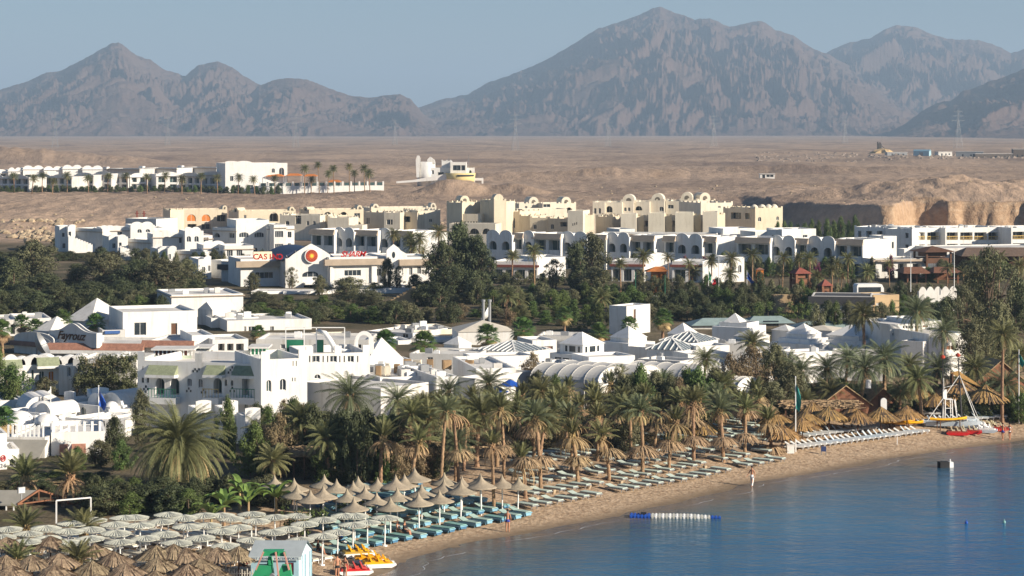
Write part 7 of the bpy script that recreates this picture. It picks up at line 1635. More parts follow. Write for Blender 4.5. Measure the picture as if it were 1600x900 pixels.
def umb_felt():
    root=thing('mushroom_umbrella','x','umbrella'); h=3.05; mb=MB(); n=30
    prof=[(.02,h),(.06,h-.12),(.12,h-.26),(.22,h-.42),(.40,h-.60),(.60,h-.70),(.84,h-.81),(1.05,h-.90),(1.2,h-.97),(1.19,h-1.0),(1.05,h-.95),(.6,h-.85),(.1,h-.5)]
    mb.lathe(prof,n,wob=lambda j,k:(1+.02*math.sin(k*3.3),.012*math.sin(k*2.1+j))); mb.build('canopy',felt,root,True)
    mb=MB()
    for k in range(8): a=k*.785; mb.bar((.05*math.cos(a),.05*math.sin(a),h-.75),(1.05*math.cos(a),1.05*math.sin(a),h-.98),.035)
    mb.build('rib',wplas,root); mb=MB(); mb.tube([(0,0,0),(0,0,h-.3)],.055,8); mb.build('pole',wplas,root); return root
def put(proto,x,y,z,label,group,rz=0,sc=1.0,used=set(),rs=random.Random(3)):
    o=proto if proto.name not in used else copy_tree(proto)
    used.add(proto.name); used.add(o.name); o.location=(x,y,z-.04); o.rotation_euler=(rs.uniform(-.025,.025),rs.uniform(-.025,.025),rz); o.scale=(sc,sc,sc); tag(o,label,None,group); return o
def rowlabels(pts,thr,kind,what):
    """labels by row (front to back) and place in the row"""
    order=sorted(range(len(pts)),key=lambda i:-pts[i][1]); rows=[]; 
    for i in order:
        if rows and abs(pts[rows[-1][0]][1]-pts[i][1])<thr: rows[-1].append(i)
        else: rows.append([i])
    lab={}
    for r,row_ in enumerate(rows):
        row_.sort(key=lambda i:pts[i][0])
        for k,i in enumerate(row_): lab[i]=f'{kind}, {ordn(k)} from left in the {ordn(r)} row from the front {what}'
    return lab
uw=umb_white()
WU=[(210,803),(263,799),(287,803),(319,801),(360,804),(393,799),(252,809),(219,817),(324,814),(292,819),(373,817),(399,810),(258,827),(346,826),(228,834),(314,836),(391,837),(276,843),(353,846),(430,803),(464,800),(425,826),(451,821),(476,813),(505,807),(538,800),(554,801),(470,837),(503,833),(527,825),(551,816),(574,810),(601,805),(14,820),(71,821),(3,832),(106,826),(74,834),(181,828),(141,821),(188,842),(141,835),(111,813),(145,807),(194,804),(180,814),(44,828),(41,841),(106,841),(345,801)]
lb=rowlabels(WU,7,'grey-white slatted umbrella','of its field'); used_sh=[]
for i,(px,py) in enumerate(WU):
    x,D,g=spot(px,py,2.35); put(uw,x,D,g,lb[i],'grey-white slatted beach umbrellas',rz=i*.7,sc=1.0+.03*math.sin(i*3)); used_sh.append((px,py,x,D))
ub=umb_thatch('thatched_umbrella',1.45,2.5,.72,thatch,3,n=90,prof=1.05)
BU=[(79,837),(10,841),(8,865),(51,867),(92,866),(149,848),(179,862),(85,884),(19,881),(144,876),(197,881),(152,894),(245,852),(271,852),(324,852),(340,855),(373,855),(247,868),(313,872),(293,883),(244,889),(290,856),(110,898),(45,897),(340,889)]
lb=rowlabels(BU,7,'brown reed-thatched umbrella','at the lower left')
for i,(px,py) in enumerate(BU):
    x,D,g=spot(px,py,2.5); put(ub,x,D,g,lb[i],'brown thatched umbrellas at the lower left',rz=i*.9,sc=1.0+.04*math.sin(i*2.1))
uf=umb_felt()
MU=[(430,741),(460,747),(506,741),(525,747),(560,742),(551,749),(589,744),(631,740),(649,737),(617,748),(571,757),(695,736),(722,742),(694,748),(659,756),(621,761),(504,757),(544,761),(589,767),(554,776),(610,777),(655,769),(687,764),(720,755),(752,747),(751,738),(785,741),(463,757),(809,744),(484,763)]
lb=rowlabels(MU,5,'tan pointed mushroom umbrella','of its field')
for i,(px,py) in enumerate(MU):
    x,D,g=spot(px,py,3.05); put(uf,x,D,g,lb[i],'tan pointed umbrellas above the turquoise loungers',rz=i*.5,sc=1.0+(.12 if px in (649,720,752,617) else 0)+.02*math.sin(i))
# palm-frond skirts round the beach palms
us=thing('palm_skirt_umbrella','x','umbrella'); rs=random.Random(6); mb=MB(); 
for L in range(2):
    for k in range(90):
        a=2*math.pi*(k+rs.random())/90; r=rs.uniform(1.35,1.85); zb=-.55-rs.uniform(0,.28)-.13*L; w=rs.uniform(.03,.07); d=(-math.sin(a),math.cos(a)); am=a+rs.uniform(-.12,.12); z0=rs.uniform(-.05,.12)-.1*L
        P=[(.18*math.cos(a),.18*math.sin(a),z0),(r*.55*math.cos(am),r*.55*math.sin(am),z0-.16),(r*math.cos(am),r*math.sin(am),zb)]
        mb.quad((P[0][0]-d[0]*w*.4,P[0][1]-d[1]*w*.4,P[0][2]),(P[0][0]+d[0]*w*.4,P[0][1]+d[1]*w*.4,P[0][2]),(P[1][0]+d[0]*w,P[1][1]+d[1]*w,P[1][2]),(P[1][0]-d[0]*w,P[1][1]-d[1]*w,P[1][2]))
        mb.quad((P[1][0]-d[0]*w,P[1][1]-d[1]*w,P[1][2]),(P[1][0]+d[0]*w,P[1][1]+d[1]*w,P[1][2]),(P[2][0]+d[0]*w*.5,P[2][1]+d[1]*w*.5,P[2][2]),(P[2][0]-d[0]*w*.5,P[2][1]-d[1]*w*.5,P[2][2]))
mb.build('frond_canopy',thatchd,us)
mb=MB()
for k in range(8): a=k*.785; mb.bar((.2*math.cos(a),.2*math.sin(a),-.1),(1.3*math.cos(a),1.3*math.sin(a),-.7),.05)
mb.build('rib',wood,us)
for px,D,pys,i in SKIRTS:
    x=X(px,D); o=put(us,x,D,Z(pys,D)+.3,(f'dry frond skirt umbrella round the {ordn(i)} palm of the front row' if i<100 else f'dry frond skirt umbrella, {ordn(i-100)} of those behind the front row'),'dry frond skirts fixed round the beach palms',rz=i*.8,sc=rs.uniform(.88,1.08))
# golden thatched umbrellas at right
uy=umb_thatch('golden_thatched_umbrella',1.9,2.7,1.15,thatchy,9,n=120)
YU=[(1254,651),(1295,636),(1340,638),(1331,632),(1376,637),(1417,632),(1260,640),(1222,664),(1540,601),(1462,612),(1500,590),(1590,598),(1212,640),(1432,603),(1270,628),(1160,628),(1098,655),(1490,605)]
lb=rowlabels(YU,9,'golden thatched umbrella','on the right beach')
for i,(px,py) in enumerate(YU):
    hh=2.7; x,D,g=spot(px,py,hh*(1.35 if px in(1500,1540) else 1)); put(uy,x,D,g,lb[i],'golden thatched umbrellas on the right beach',rz=i,sc=1.35 if px in (1500,1540) else 1.0+.05*math.sin(i*2))
# tall bamboo lean-to
x,D,g=spot(1490,560,6); t=thing('bamboo_leanto','steep orange bamboo and thatch lean-to roof among the right-hand palms','shelter',(X(1500,250),250,tz(X(1500,250),250)),0); mb=MB(); Hh=Z(583,250)-t.location.z
for i in range(60): q=i/60; mb.bar((-1.0+q*1.2,q*2,Hh),(5.2-q*.8,q*2.5,Hh*.25+.3),.10)
mb.build('thatch_roof',thatchy,t)
for q in ((-.8,0,0,Hh),(4.6,0,0,Hh*.3),(4.6,2.3,0,Hh*.3),(-.6,2,0,Hh)): m=MB(); m.bar((q[0],q[1],0),(q[0],q[1],q[3]),.16); m.build('post',wood,t)
def aframe(px,py,D,w,label):
    t=thing('thatched_hut',label,'hut',(X(px,D),D,tz(X(px,D),D)),.15,'thatched huts by the right beach'); h=Z(py,D)-t.location.z; mb=MB()
    for s_ in (-1,1):
        for i in range(70): y=i/70*5; mb.bar((0,y,h+.1),(s_*w,y,h*.35),.09)
    mb.build('thatch_roof',thatchd,t); mb=MB(); mb.add([(-w*.9,.2,h*.38),(w*.9,.2,h*.38),(0,.2,h),(-w*.8,.2,0),(w*.8,.2,0)],[(0,1,2),(3,4,1,0)]); mb.build('gable_wall',woodr,t); mb=MB(); mb.box(-.5,.5,.14,.18,0,1.9); mb.build('door',wood,t)
aframe(1322,604,245,3.0,'A-framed thatched hut with a dark solar-panelled side, behind the right umbrellas'); aframe(1380,608,247,2.0,'small thatched pavilion behind the striped board, among palms'); aframe(1565,565,262,3.4,'large brown thatched hut at the right edge among palms'); aframe(1230,608,246,1.6,'dark hut with an orange door post at the left of the bar')
# ================================================================== loungers
def lounger(name,mm,fm,raised,seed,base=None):
    root=thing(name,'x','sun lounger'); n=8; W=.34; mb=MB(); hz=.34; mb.box(-.95,.45,-W,W,hz,hz+.07)
    if raised: ang=raised; mb.add([(.45,-W,hz),(.45,W,hz),(.45+.62*math.cos(ang),W,hz+.62*math.sin(ang)),(.45+.62*math.cos(ang),-W,hz+.62*math.sin(ang)),(.45,-W,hz+.07),(.45,W,hz+.07),(.45+.62*math.cos(ang),W,hz+.07+.62*math.sin(ang)),(.45+.62*math.cos(ang),-W,hz+.07+.62*math.sin(ang))],[(0,1,2,3),(4,7,6,5),(0,4,5,1),(2,6,7,3),(0,3,7,4),(1,5,6,2)])
    else: mb.box(.45,1.0,-W,W,hz,hz+.07)
    mb.build('mattress',mm,root); mb=MB()
    for s in (-1,1): mb.box(-1.0,1.0,s*(W+.03)-.025,s*(W+.03)+.025,hz-.1,hz-.01)
    for x in (-.98,-.5,0,.45,.95): mb.box(x-.025,x+.025,-W,W,hz-.09,hz-.02)
    mb.build('frame',fm,root)
    for sx in (-.8,.7):
        for s in (-1,1): l=MB(); l.bar((sx,s*W,0),(sx*1.04,s*W,hz-.09),.05); l.build('leg',fm,root)
    if base: mb=MB(); mb.box(-.97,.97,-W+.03,W-.03,.08,hz-.1); mb.build('side_panel',base,root)
    return root
LW=[lounger('green_lounger',lgreen,metal,0,1),lounger('green_lounger',lgreen,metal,.28,2)]
LT=[lounger('turquoise_lounger',teal,mat('pale_blue_plastic',(.20,.40,.52),.5,.1),0,1,mat('blue_side',(.05,.15,.26),.5,.2)),lounger('turquoise_lounger',mat('pale_turquoise',(.33,.46,.42),.7,.12,rnd=.06),mat('pale_blue_plastic',(.20,.40,.52)),.35,2,mat('pale_blue_plastic',(.20,.40,.52)))]
LP=[lounger('white_lounger',mat('chalky_plastic',(.62,.64,.64),.5,.1,rnd=.05),wplas,.55,1),lounger('white_lounger',mat('blue_white_plastic',(.52,.60,.66),.5,.1),wplas,.85,4)]
LB=[lounger('cream_lounger',mat('cream_mattress',(.60,.56,.46),.85,.12,2,rnd=.06),wplas,0,3)]
rl=random.Random(44); AZ=math.atan2(-.652,.758)   # feet towards the sea
def lay(protos,s0,s1,d0,step,dd,nrows,what,grp,skip=.06,jit=.12,flip=False,px_max=None,px_min=None,pair=False):
    for r in range(nrows):
        s=s0; k=0
        while s<s1:
            d=d0+r*dd; p=shore_pt(s+rl.uniform(-jit,jit),d+rl.uniform(-.15,.15)); px=800+F*p.x/p.y; py=HOR+F*(CZ-tz(p.x,p.y))/p.y
            s+=step*(1 if not pair or k%2 else .5)
            if (px_max and px>px_max) or (px_min and px<px_min) or py>930 or px<-20: k+=1; continue
            if rl.random()<skip: k+=1; continue
            o=put(rl.choice(protos),p.x,p.y,tz(p.x,p.y)+.04,f'{what}, {ordn(k) if k<70 else k} along the {ordn(r)} row from the water',grp,rz=AZ+math.pi+rl.uniform(-.09,.09)); o.rotation_euler.x=0; o.rotation_euler.y=0; k+=1
lay(LW,16,72,7.7,1.75,2.75,6,'pale green padded lounger','pale green loungers under the beach palms',.07,px_max=1215,px_min=805)
lay(LT,-8.5,17,6.3,1.6,2.45,6,'turquoise padded lounger','turquoise loungers under the mushroom umbrellas',.05,px_max=815,px_min=500)
lay(LB,-30,-9,4.6,1.3,2.4,7,'cream flat lounger','cream loungers under the slatted umbrellas',.1,px_max=600)
# white loungers at right: placed by pixel rows
def layp(a,b,n,what,grp,rz=AZ+math.pi+.45,back=0,protos=LP):
    for i in range(n):
        t=i/(n-1); px=a[0]+(b[0]-a[0])*t; py=a[1]+(b[1]-a[1])*t; x,D,g=spot(px,py)
        o=put(rl.choice(protos),x,D,g+.04,f'{what}, {ordn(i)} from the left',grp,rz=rz+rl.uniform(-.08,.08)); o.rotation_euler.x=0; o.rotation_euler.y=0
layp((1242,702),(1437,677),24,'white slatted lounger with raised back in the front line at right','white loungers in the front line on the right beach')
layp((1250,685),(1355,672),11,'white lounger in the second line at right','white loungers in the second line on the right beach')
layp((1442,664),(1560,654),13,'white lounger behind the catamaran','white loungers behind the catamaran'); layp((1455,650),(1600,642),14,'bluish lounger in the rear line behind the catamaran','rear line of loungers behind the catamaran'); layp((1500,640),(1605,632),10,'bluish lounger in the last line at the right edge','last line of loungers at the right edge')
layp((1150,688),(1230,678),7,'pale lounger in shade before the thatched bar','pale loungers in shade before the bar',protos=LW)
# ================================================================== people
def person(label,px,py,facing,pose='stand',shorts=None,skirt=None,top=None,hair=hairm,hgt=1.75,bikini=None,z=None,D=None):
    x,Dd,g=spot(px,py) if D is None else (X(px,D),D,tz(X(px,D),D)); k=hgt/1.75
    root=thing('person',label,'person',(x,Dd,g if z is None else z),facing)
    V={}; E=[]; Rr={}
    def v(n,x_,y_,z_,r): V[n]=(x_*k,y_*k,z_*k); Rr[n]=r*k
    sit=pose=='sit'
    if sit: v('pel',0,0,.52,.13); v('kL',-.11,.42,.54,.075); v('kR',.11,.44,.56,.075); v('aL',-.12,.52,.10,.045); v('aR',.12,.55,.12,.045); v('tL',-.12,.68,.04,.035); v('tR',.12,.70,.06,.035); zb=.52
    else:
        st={'stand':(.0,.05),'walk':(.22,-.20)}.get(pose,(0,0)); v('pel',0,0,.95,.125)
        v('kL',-.10,st[0]*.7+.02,.50,.068); v('kR',.10,st[1]*.4+.02,.50,.068); v('aL',-.10,st[0],.09,.042); v('aR',.10,st[1],.09,.042); v('tL',-.11,st[0]+.16,.03,.034); v('tR',.11,st[1]+.16,.03,.034); zb=.95
    v('hL',-.09,0,zb-.06,.095); v('hR',.09,0,zb-.06,.095)
    v('wst',0,0,zb+.18,.105); v('cst',0,.0,zb+.38,.135); v('nk0',0,0,zb+.52,.07); v('nk',0,.01,zb+.60,.05); v('hd0',0,.02,zb+.67,.07); v('hd1',0,.02,zb+.76,.085); v('hd2',0,.01,zb+.82,.055)
    v('sL',-.17,0,zb+.47,.06); v('sR',.17,0,zb+.47,.06)
    arms={'stand':((-.25,.02,.20),(-.24,.10,-.04),(.25,.02,.20),(.24,.10,-.04)),'walk':((-.26,-.08,.22),(-.27,.02,.0),(.28,.06,.22),(.36,.18,.02)),'hip':((-.30,-.06,.24),(-.16,.06,.06),(.27,.02,.2),(.24,.1,-.03)),'sit':((-.24,.10,.22),(-.14,.34,.10),(.24,.10,.22),(.14,.34,.12))}[pose if pose in('stand','walk','hip','sit') else 'stand']
    for s,(e,w_) in (('L',arms[:2]),('R',arms[2:])):
        v('e'+s,e[0],e[1],zb+e[2],.042); v('w'+s,w_[0],w_[1],zb+w_[2],.028); d=(Vector(w_)-Vector(e)).normalized(); v('p'+s,w_[0]+d.x*.08,w_[1]+d.y*.08,zb+w_[2]+d.z*.08,.032)
    for a,b in [('pel','wst'),('wst','cst'),('cst','nk0'),('nk0','nk'),('nk','hd0'),('hd0','hd1'),('hd1','hd2'),('nk0','sL'),('nk0','sR'),('sL','eL'),('sR','eR'),('eL','wL'),('eR','wR'),('wL','pL'),('wR','pR'),('pel','hL'),('pel','hR'),('hL','kL'),('hR','kR'),('kL','aL'),('kR','aR'),('aL','tL'),('aR','tR')]: E.append((a,b))
    names=list(V)
    for s in 'LR':   # fingers and thumb
        P=Vector(V['p'+s]); d=(P-Vector(V['w'+s])).normalized(); sd_=Vector((0,1,0)) if abs(d.y)<.8 else Vector((1,0,0)); sd_=(sd_-d*sd_.dot(d)).normalized()
        for f_,(o,L) in enumerate(((-.03,.06),(-.01,.075),(.01,.07),(.03,.055))):
            a=P+sd_*o*k*1.2+d*.03*k; b=a+d*L*k+Vector((0,.01,0)); V[f'f{s}{f_}a']=tuple(a); Rr[f'f{s}{f_}a']=.0095*k; V[f'f{s}{f_}b']=tuple(b); Rr[f'f{s}{f_}b']=.0075*k; E+= [('p'+s,f'f{s}{f_}a'),(f'f{s}{f_}a',f'f{s}{f_}b')]
        a=Vector(V['w'+s])+d*.03*k+sd_*.04*k; V['th'+s]=tuple(a+d*.04*k+sd_*.02*k); Rr['th'+s]=.010*k; E.append(('p'+s,'th'+s))
    names=list(V); me=bpy.data.meshes.new('body'); me.from_pydata([V[n] for n in names],[(names.index(a),names.index(b)) for a,b in E],[]); me.materials.append(skin)
    o=link(bpy.data.objects.new('body',me),root); md=o.modifiers.new('skin','SKIN'); md.use_smooth_shade=True
    for i,n in enumerate(names): sv=me.skin_vertices[0].data[i]; sv.radius=(Rr[n],Rr[n]*(.8 if n in('cst','wst','pel') else 1)); sv.use_root=(n=='pel')
    ss_=o.modifiers.new('sub','SUBSURF'); ss_.levels=1; ss_.render_levels=1
    H=Vector(V['hd1']); mb=MB(); mb.lathe([(.0,H.z+.125*k),(.05*k,H.z+.115*k),(.088*k,H.z+.07*k),(.10*k,H.z+.01*k),(.092*k,H.z-.04*k)],12,(H.x,H.y-.02*k)); mb.build('hair',hair,root,True)
    mb=MB(); mb.add([(-.012*k,H.y+.085*k,H.z-.03*k),(.012*k,H.y+.085*k,H.z-.03*k),(0,H.y+.118*k,H.z-.028*k),(0,H.y+.088*k,H.z+.012*k)],[(0,1,2),(0,2,3),(1,3,2)]); mb.build('nose',skin,root)
    for s in (-1,1): mb=MB(); mb.lathe([(0,H.z+.012*k),(.011*k,H.z+.004*k),(0,H.z-.004*k)],6,(s*.032*k,H.y+.086*k)); mb.build('eye',hairm,root); mb=MB(); mb.lathe([(0,H.z+.02*k),(.016*k,H.z),(0,H.z-.03*k)],6,(s*.088*k,H.y)); mb.build('ear',skin,root)
    mb=MB(); mb.box(-.022*k,.022*k,H.y+.083*k,H.y+.090*k,H.z-.058*k,H.z-.050*k); mb.build('mouth',redtrim,root)
    def cloth(nm,m,prs,extra=.012):
        mb=MB()
        for a,b,ra,rb_ in prs:
            A=Vector(V[a]) if isinstance(a,str) else Vector(a)*k; B=Vector(V[b]) if isinstance(b,str) else Vector(b)*k; mb.tube([A,B],[ra*k,rb_*k],10)
        mb.build(nm,m,root)
    if shorts:
        m_,ln=shorts; P=Vector(V['pel']); 
        def mid(a,b,t): return tuple(((Vector(V[a]).lerp(Vector(V[b]),t))/k))
        cloth('shorts',m_,[((0,0,zb+.07),(0,0,zb-.08),.145,.165),('hL',mid('hL','kL',ln),.112,.105),('hR',mid('hR','kR',ln),.112,.105)])
    if skirt: cloth('white_trousers',skirt,[((0,0,zb+.10),(0,0,zb-.10),.14,.165),('hL','aL',.115,.07),('hR','aR',.115,.07)])
    if top: cloth('shirt',top,[((0,0,zb+.02),(0,0,zb+.30),.15,.16),((0,0,zb+.30),(0,0,zb+.50),.16,.09),('sL','eL',.075,.06),('sR','eR',.075,.06)])
    if bikini: cloth('bikini_bottom',bikini,[((0,0,zb+.02),(0,0,zb-.09),.14,.155)]); cloth('bikini_top',bikini,[((0,.0,zb+.32),(0,0,zb+.40),.15,.15)])
    return root
bluesw=mat('blue_swimwear',(.03,.05,.30),.6,.1)
person('person in blue swim shorts standing at the water seen from behind',793,832,R(-10),'stand',shorts=(bluesw,.15),hgt=1.8)
person('person bare-chested in white trousers walking along the wet sand',1175,760,R(150),'walk',skirt=wplas,hgt=1.78)
person('person in black trunks standing with arms down beside the red pedal boat, left one of two',527,906,R(20),'stand',shorts=(black,.1),hgt=1.78)
person('person in a black bikini standing with one hand on the hip, right one of two',539,906,R(-30),'hip',bikini=black,hgt=1.68)
person('person walking on the right beach by the water, bare-chested, left of two',1567,688,R(150),'walk',shorts=(bluesw,.2))
person('person in pale swimwear walking on the right beach, right of two',1578,687,R(150),'walk',bikini=wplas,hgt=1.68)
person('person in a red shirt among the loungers behind the catamaran',1530,646,R(10),'stand',shorts=(black,.4),top=red)
x,D,g=spot(622,838); person('person sitting on the edge of a turquoise lounger, lighter skin, left of two',621,838,R(-110),'sit',bikini=wplas,hgt=1.65); person('person in dark clothes sitting on the edge of a turquoise lounger, right of two',632,840,R(-110),'sit',shorts=(black,.6),top=black)
person('person in dark clothes crouched between cream loungers at the fence of umbrellas',497,868,R(-80),'sit',shorts=(black,.6),top=black,hgt=1.6)
person('person in a blue shirt sitting under the slatted umbrellas',533,850,R(60),'sit',top=blue,shorts=(black,.5))
person('person in a red shirt lying back near the kiosk fence, seated',384,893,R(60),'sit',top=red,shorts=(black,.5)) 
# ================================================================== kiosk, slide, fence
x,D,g=spot(436,905); D=161; x=X(400,D); g=tz(X(440,D),D)
t=thing('beach_kiosk','pale blue wooden kiosk with a grey gabled roof and a red picture in its window','kiosk',(X(392,D),D,g),R(0)); w=X(467,D)-X(392,D); he=Z(868,D)-g; hr=Z(849,D)-g; sw=X(482,D)-X(467,D)
mb=MB(); panel(mb,lambda a,b_,c:(a,b_,c),0,w,0,he,[(w*.80,.62,.9,1.75,'flat')],.1); mb.build('front_wall',bluel,t)
mb=MB(); mb.add([(w,0,0),(w+sw,2.4,0),(w+sw,2.4,he),(w+sw*.5,1.2,hr-.1),(w,0,he)],[(0,1,2,3,4)]); mb.build('end_wall',mat('kiosk_end_blue',(.50,.66,.72),.6,.06,1),t)  # end wall coloured paler than the front wall
mb=MB(); e=.18; mb.add([(-e,-e,he-.05),(w+e,-e,he-.05),(w+e+sw*.5,1.2,hr),(sw*.5-e,1.2,hr),(w+e+sw,2.6,he-.05),(sw-e,2.6,he-.05),(-e,-e,he-.13),(w+e,-e,he-.13)],[(0,1,2,3),(3,2,4,5),(6,7,1,0)]); mb.build('roof',mat('grey_blue_roof',(.30,.34,.36),.7,.1),t)
mb=MB(); mb.box(-e,w+e,-e-.02,-e-.001,he-.3,he-.06); fb=mb.build('fascia_board',mat('pale_board',(.55,.62,.62),.6,.05),t)
text_mesh('BEST SERVICE   WATER SPORTS',.24,.004,'lettering',mat('dark_blue_ink',(.03,.05,.12),.6,.1),t,(w/2,-e-.03,he-.19))
mb=MB(); mb.box(w*.80-.31,w*.80+.31,.05,.08,.9,1.75); mb.build('picture',mat('dark_red_print',(.20,.03,.04),.5,.5,9),t)
for q,yy in ((w+sw+.02,2.3),(w+.4,.8)): mb=MB(); mb.bar((q,yy-.3,0),(q,yy-.3,he),.1); mb.build('corner_post',bluel,t)
D=158; t=thing('slide_frame','green and pink painted pedal-slide frame standing in front of the kiosk','play structure',(X(430,D),D,tz(X(430,D),D)-.3),0); base=t.location
def kp(px,py,y=0): return (X(px,D)-base.x,y,Z(py,D)-base.z)
mb=MB(); mb.add([kp(411,861),kp(443,861),kp(441,868),kp(409,869),kp(411,861,.8),kp(443,861,.8)],[(0,1,2,3),(0,4,5,1)]); mb.add([kp(434,861,-.05),kp(446,861,-.05),kp(448,869,-.05),kp(434,869,-.05)],[(0,1,2,3)]); mb.build('top_panel',greenl,t)
pk=mat('faded_pink_paint',(.55,.28,.22),.6,.15)
for a,b in (((412,862),(400,890)),((431,862),(436,905)),((444,862),(452,890))): m=MB(); m.bar(kp(*a,-.1),kp(*b,-.1),.16,.1); m.build('leg',pk,t)
for q in ((398,884,428,905),(436,884,456,905)): mb=MB(); mb.prism([(kp(q[0]+4,q[1])[0],kp(0,q[1])[2]),(kp(q[2]-3,q[1])[0],kp(0,q[1])[2]),(kp(q[2],q[3])[0],kp(0,q[3])[2]),(kp(q[0]-6,q[3])[0],kp(0,q[3])[2])],'y',0,.7); mb.build('float_panel',greenl,t)
mb=MB(); mb.prism([(kp(418,0)[0],kp(0,872)[2]),(kp(423,0)[0],kp(0,872)[2]),(kp(425,0)[0],kp(0,884)[2]),(kp(416,0)[0],kp(0,884)[2])],'y',.3,.8); mb.build('seat_back',greenl,t)
mb=MB(); mb.tube([kp(426,898,-.2),kp(426,899,-.35)],.18,12); mb.build('headlamp',metal,t)
def picket(pa,pb,D,h,label,m,name='picket_fence',cat='fence'):
    x0,x1=X(pa,D),X(pb,D); t=thing(name,label,cat,(x0,D,tz(x0,D)),0); w=x1-x0; mb=MB()
    for zz in (h*.3,h*.8): mb.bar((0,0,zz),(w,0,zz),.05)
    mb.build('rail',m,t); mb=MB(); n=int(w/.17)
    for i in range(n): 
        mb.box(w*i/n,w*i/n+.07,-.05,-.02,0,h*(1+.08*math.sin(i*2.7)))
    mb.build('picket',m,t)
picket(345,398,160,1.25,'weathered white picket fence between brown umbrellas and kiosk',mat('weathered_picket',(.55,.52,.44),.9,.2,3)); picket(456,480,156,1.1,'dark slatted barrier in front of the kiosk side',metal)
# low mats of cream material in the sand edge
# ================================================================== pedal boats, kayaks, catamaran
def pedalboat(px,py,rz,hull,top,label,L=3.4,grp=None,seat=None,D=None):
    x,Dd,g=spot(px,py) if D is None else (X(px,D),D,tz(X(px,D),D)); t=thing('pedal_boat',label,'pedal boat',(x,Dd,max(g,0)+.05),rz,grp)
    for s in (-1,1):
        mb=MB(); mb.prism([(-L/2,.18),(-L/2+.4,0),(L/2-.5,0),(L/2,.25),(L/2-.05,.42),(-L/2,.40)],'y',s*.62-.27,s*.62+.27); mb.build('hull',hull,t)
    mb=MB(); mb.prism([(-L/2+.1,.41),(L/2-.3,.41),(L/2-.4,.52),(.5,.5),(.3,.62),(-L/2+.2,.6)],'y',-.85,.85); mb.build('deck',top,t)
    for sx in (-.9,-.1,.6):
        for s in (-1,1): mb=MB(); mb.prism([(sx,.6),(sx+.45,.6),(sx+.42,.72),(sx+.14,.72),(sx-.08,1.16),(sx-.20,1.16)],'y',s*.42-.22,s*.42+.22); mb.build('seat',seat or top,t)
    mb=MB(); mb.bar((1.25,0,.5),(1.05,0,.95),.06); mb.bar((1.05,-.14,.95),(1.05,.14,.95),.05); mb.build('steering_bar',metal,t)
    for s in (-1,1): mb=MB(); mb.bar((1.0,s*.35,.5),(1.1,s*.35,.72),.05); mb.bar((1.1,s*.35-.14,.72),(1.1,s*.35+.14,.72),.06); mb.build('pedal',metal,t)
    t.scale=(.72,.72,.72); return t
pedalboat(556,902,R(10),wplas,red,'red and white pedal boat at the water, nearest one at the bottom',D=166.0,seat=mat('pale_red_seat',(.6,.08,.07),.5,.1))
pedalboat(592,893,R(12),wplas,yellow,'yellow pedal boat with white floats beside the red one',D=168.8)
pedalboat(560,886,R(16),wplas,mat('olive_yellow',(.45,.30,.06),.5,.1),'dull yellow pedal boat with a silver slide behind the bright ones',D=172.0,seat=yellow)
pedalboat(578,888,R(8),mat('white_float',(.7,.7,.66),.5),mat('orange_yellow',(.75,.33,.01),.4,.1),'orange-yellow pedal boat squeezed between its neighbours',D=170.2,seat=yellow)
for px,py,l,a in ((1497,680,'red pedal boat with cream seats lying on the right beach, leftmost',R(-6)),(1516,678,'red pedal boat with cream seats, second from left on the right beach',R(-10)),(1558,673,'red-tipped pedal boat beside the two walkers',R(-8)),(1545,670,'red pedal boat behind the white ones on the right beach',R(6))): pedalboat(px,py,a,red,mat('dull_red',(.35,.05,.03),.5,.1),l,seat=mat('cream_seat',(.62,.56,.38),.6,.1),grp='pedal boats drawn up on the right beach')
for px,py,l,a in ((1530,672,'white pedal boat with a raised bow slide on the right beach',R(40)),(1540,676,'white and grey pedal boat nearest the water on the right beach',R(-15)),(1522,668,'white pedal boat half behind the red ones',R(-12))): pedalboat(px,py,a,mat('blue_white_plastic',(.52,.60,.66)),wplas,l,grp='pedal boats drawn up on the right beach')
def kayak(px,py,rz,m,label,L=4.2,z=.25,grp='yellow kayaks on the right beach'):
    x,D,g=spot(px,py); t=thing('kayak',label,'kayak',(x,D,g+z),rz,grp); mb=MB(); n=10; vs=[]
    for i in range(n+1):
        q=-1+2*i/n; w=.38*(1-abs(q)**2.4)+.01; zc=.16*abs(q)**2.5
        vs.append([(q*L/2,-w,zc+.16),(q*L/2,-w*.6,zc+.28),(q*L/2,w*.6,zc+.28),(q*L/2,w,zc+.16),(q*L/2,0,zc)])
    vv=[p for r in vs for p in r]; mb.add(vv,[(i*5+j,i*5+(j+1)%5,(i+1)*5+(j+1)%5,(i+1)*5+j) for i in range(n) for j in range(5)]); mb.build('hull',m,t)
    for q in (-.7,.7): b_=MB(); b_.lathe([(.25,.285),(.2,.24),(0,.24)],12,(q,0)); b_.build('cockpit',mat('kayak_shadow_grey',(.12,.10,.05),.7),t)
    for q in (-1.1,1.1): b_=MB(); b_.bar((q,-.4,-z),(q,-.4,.05),.08); b_.bar((q,.4,-z),(q,.4,.05),.08); b_.bar((q,-.45,.03),(q,.45,.03),.08); b_.build('trestle',wood,t)
kayak(1412,667,R(4),yellow,'yellow kayak on trestles under the thatched umbrella, right one'); kayak(1402,666,R(20),mat('orange_yellow',(.75,.33,.01)),'yellow kayak on trestles turned slightly away, left one'); kayak(1482,672,R(14),yellow,'yellow kayak lying on the leftmost red pedal boat',z=.95,grp=None)
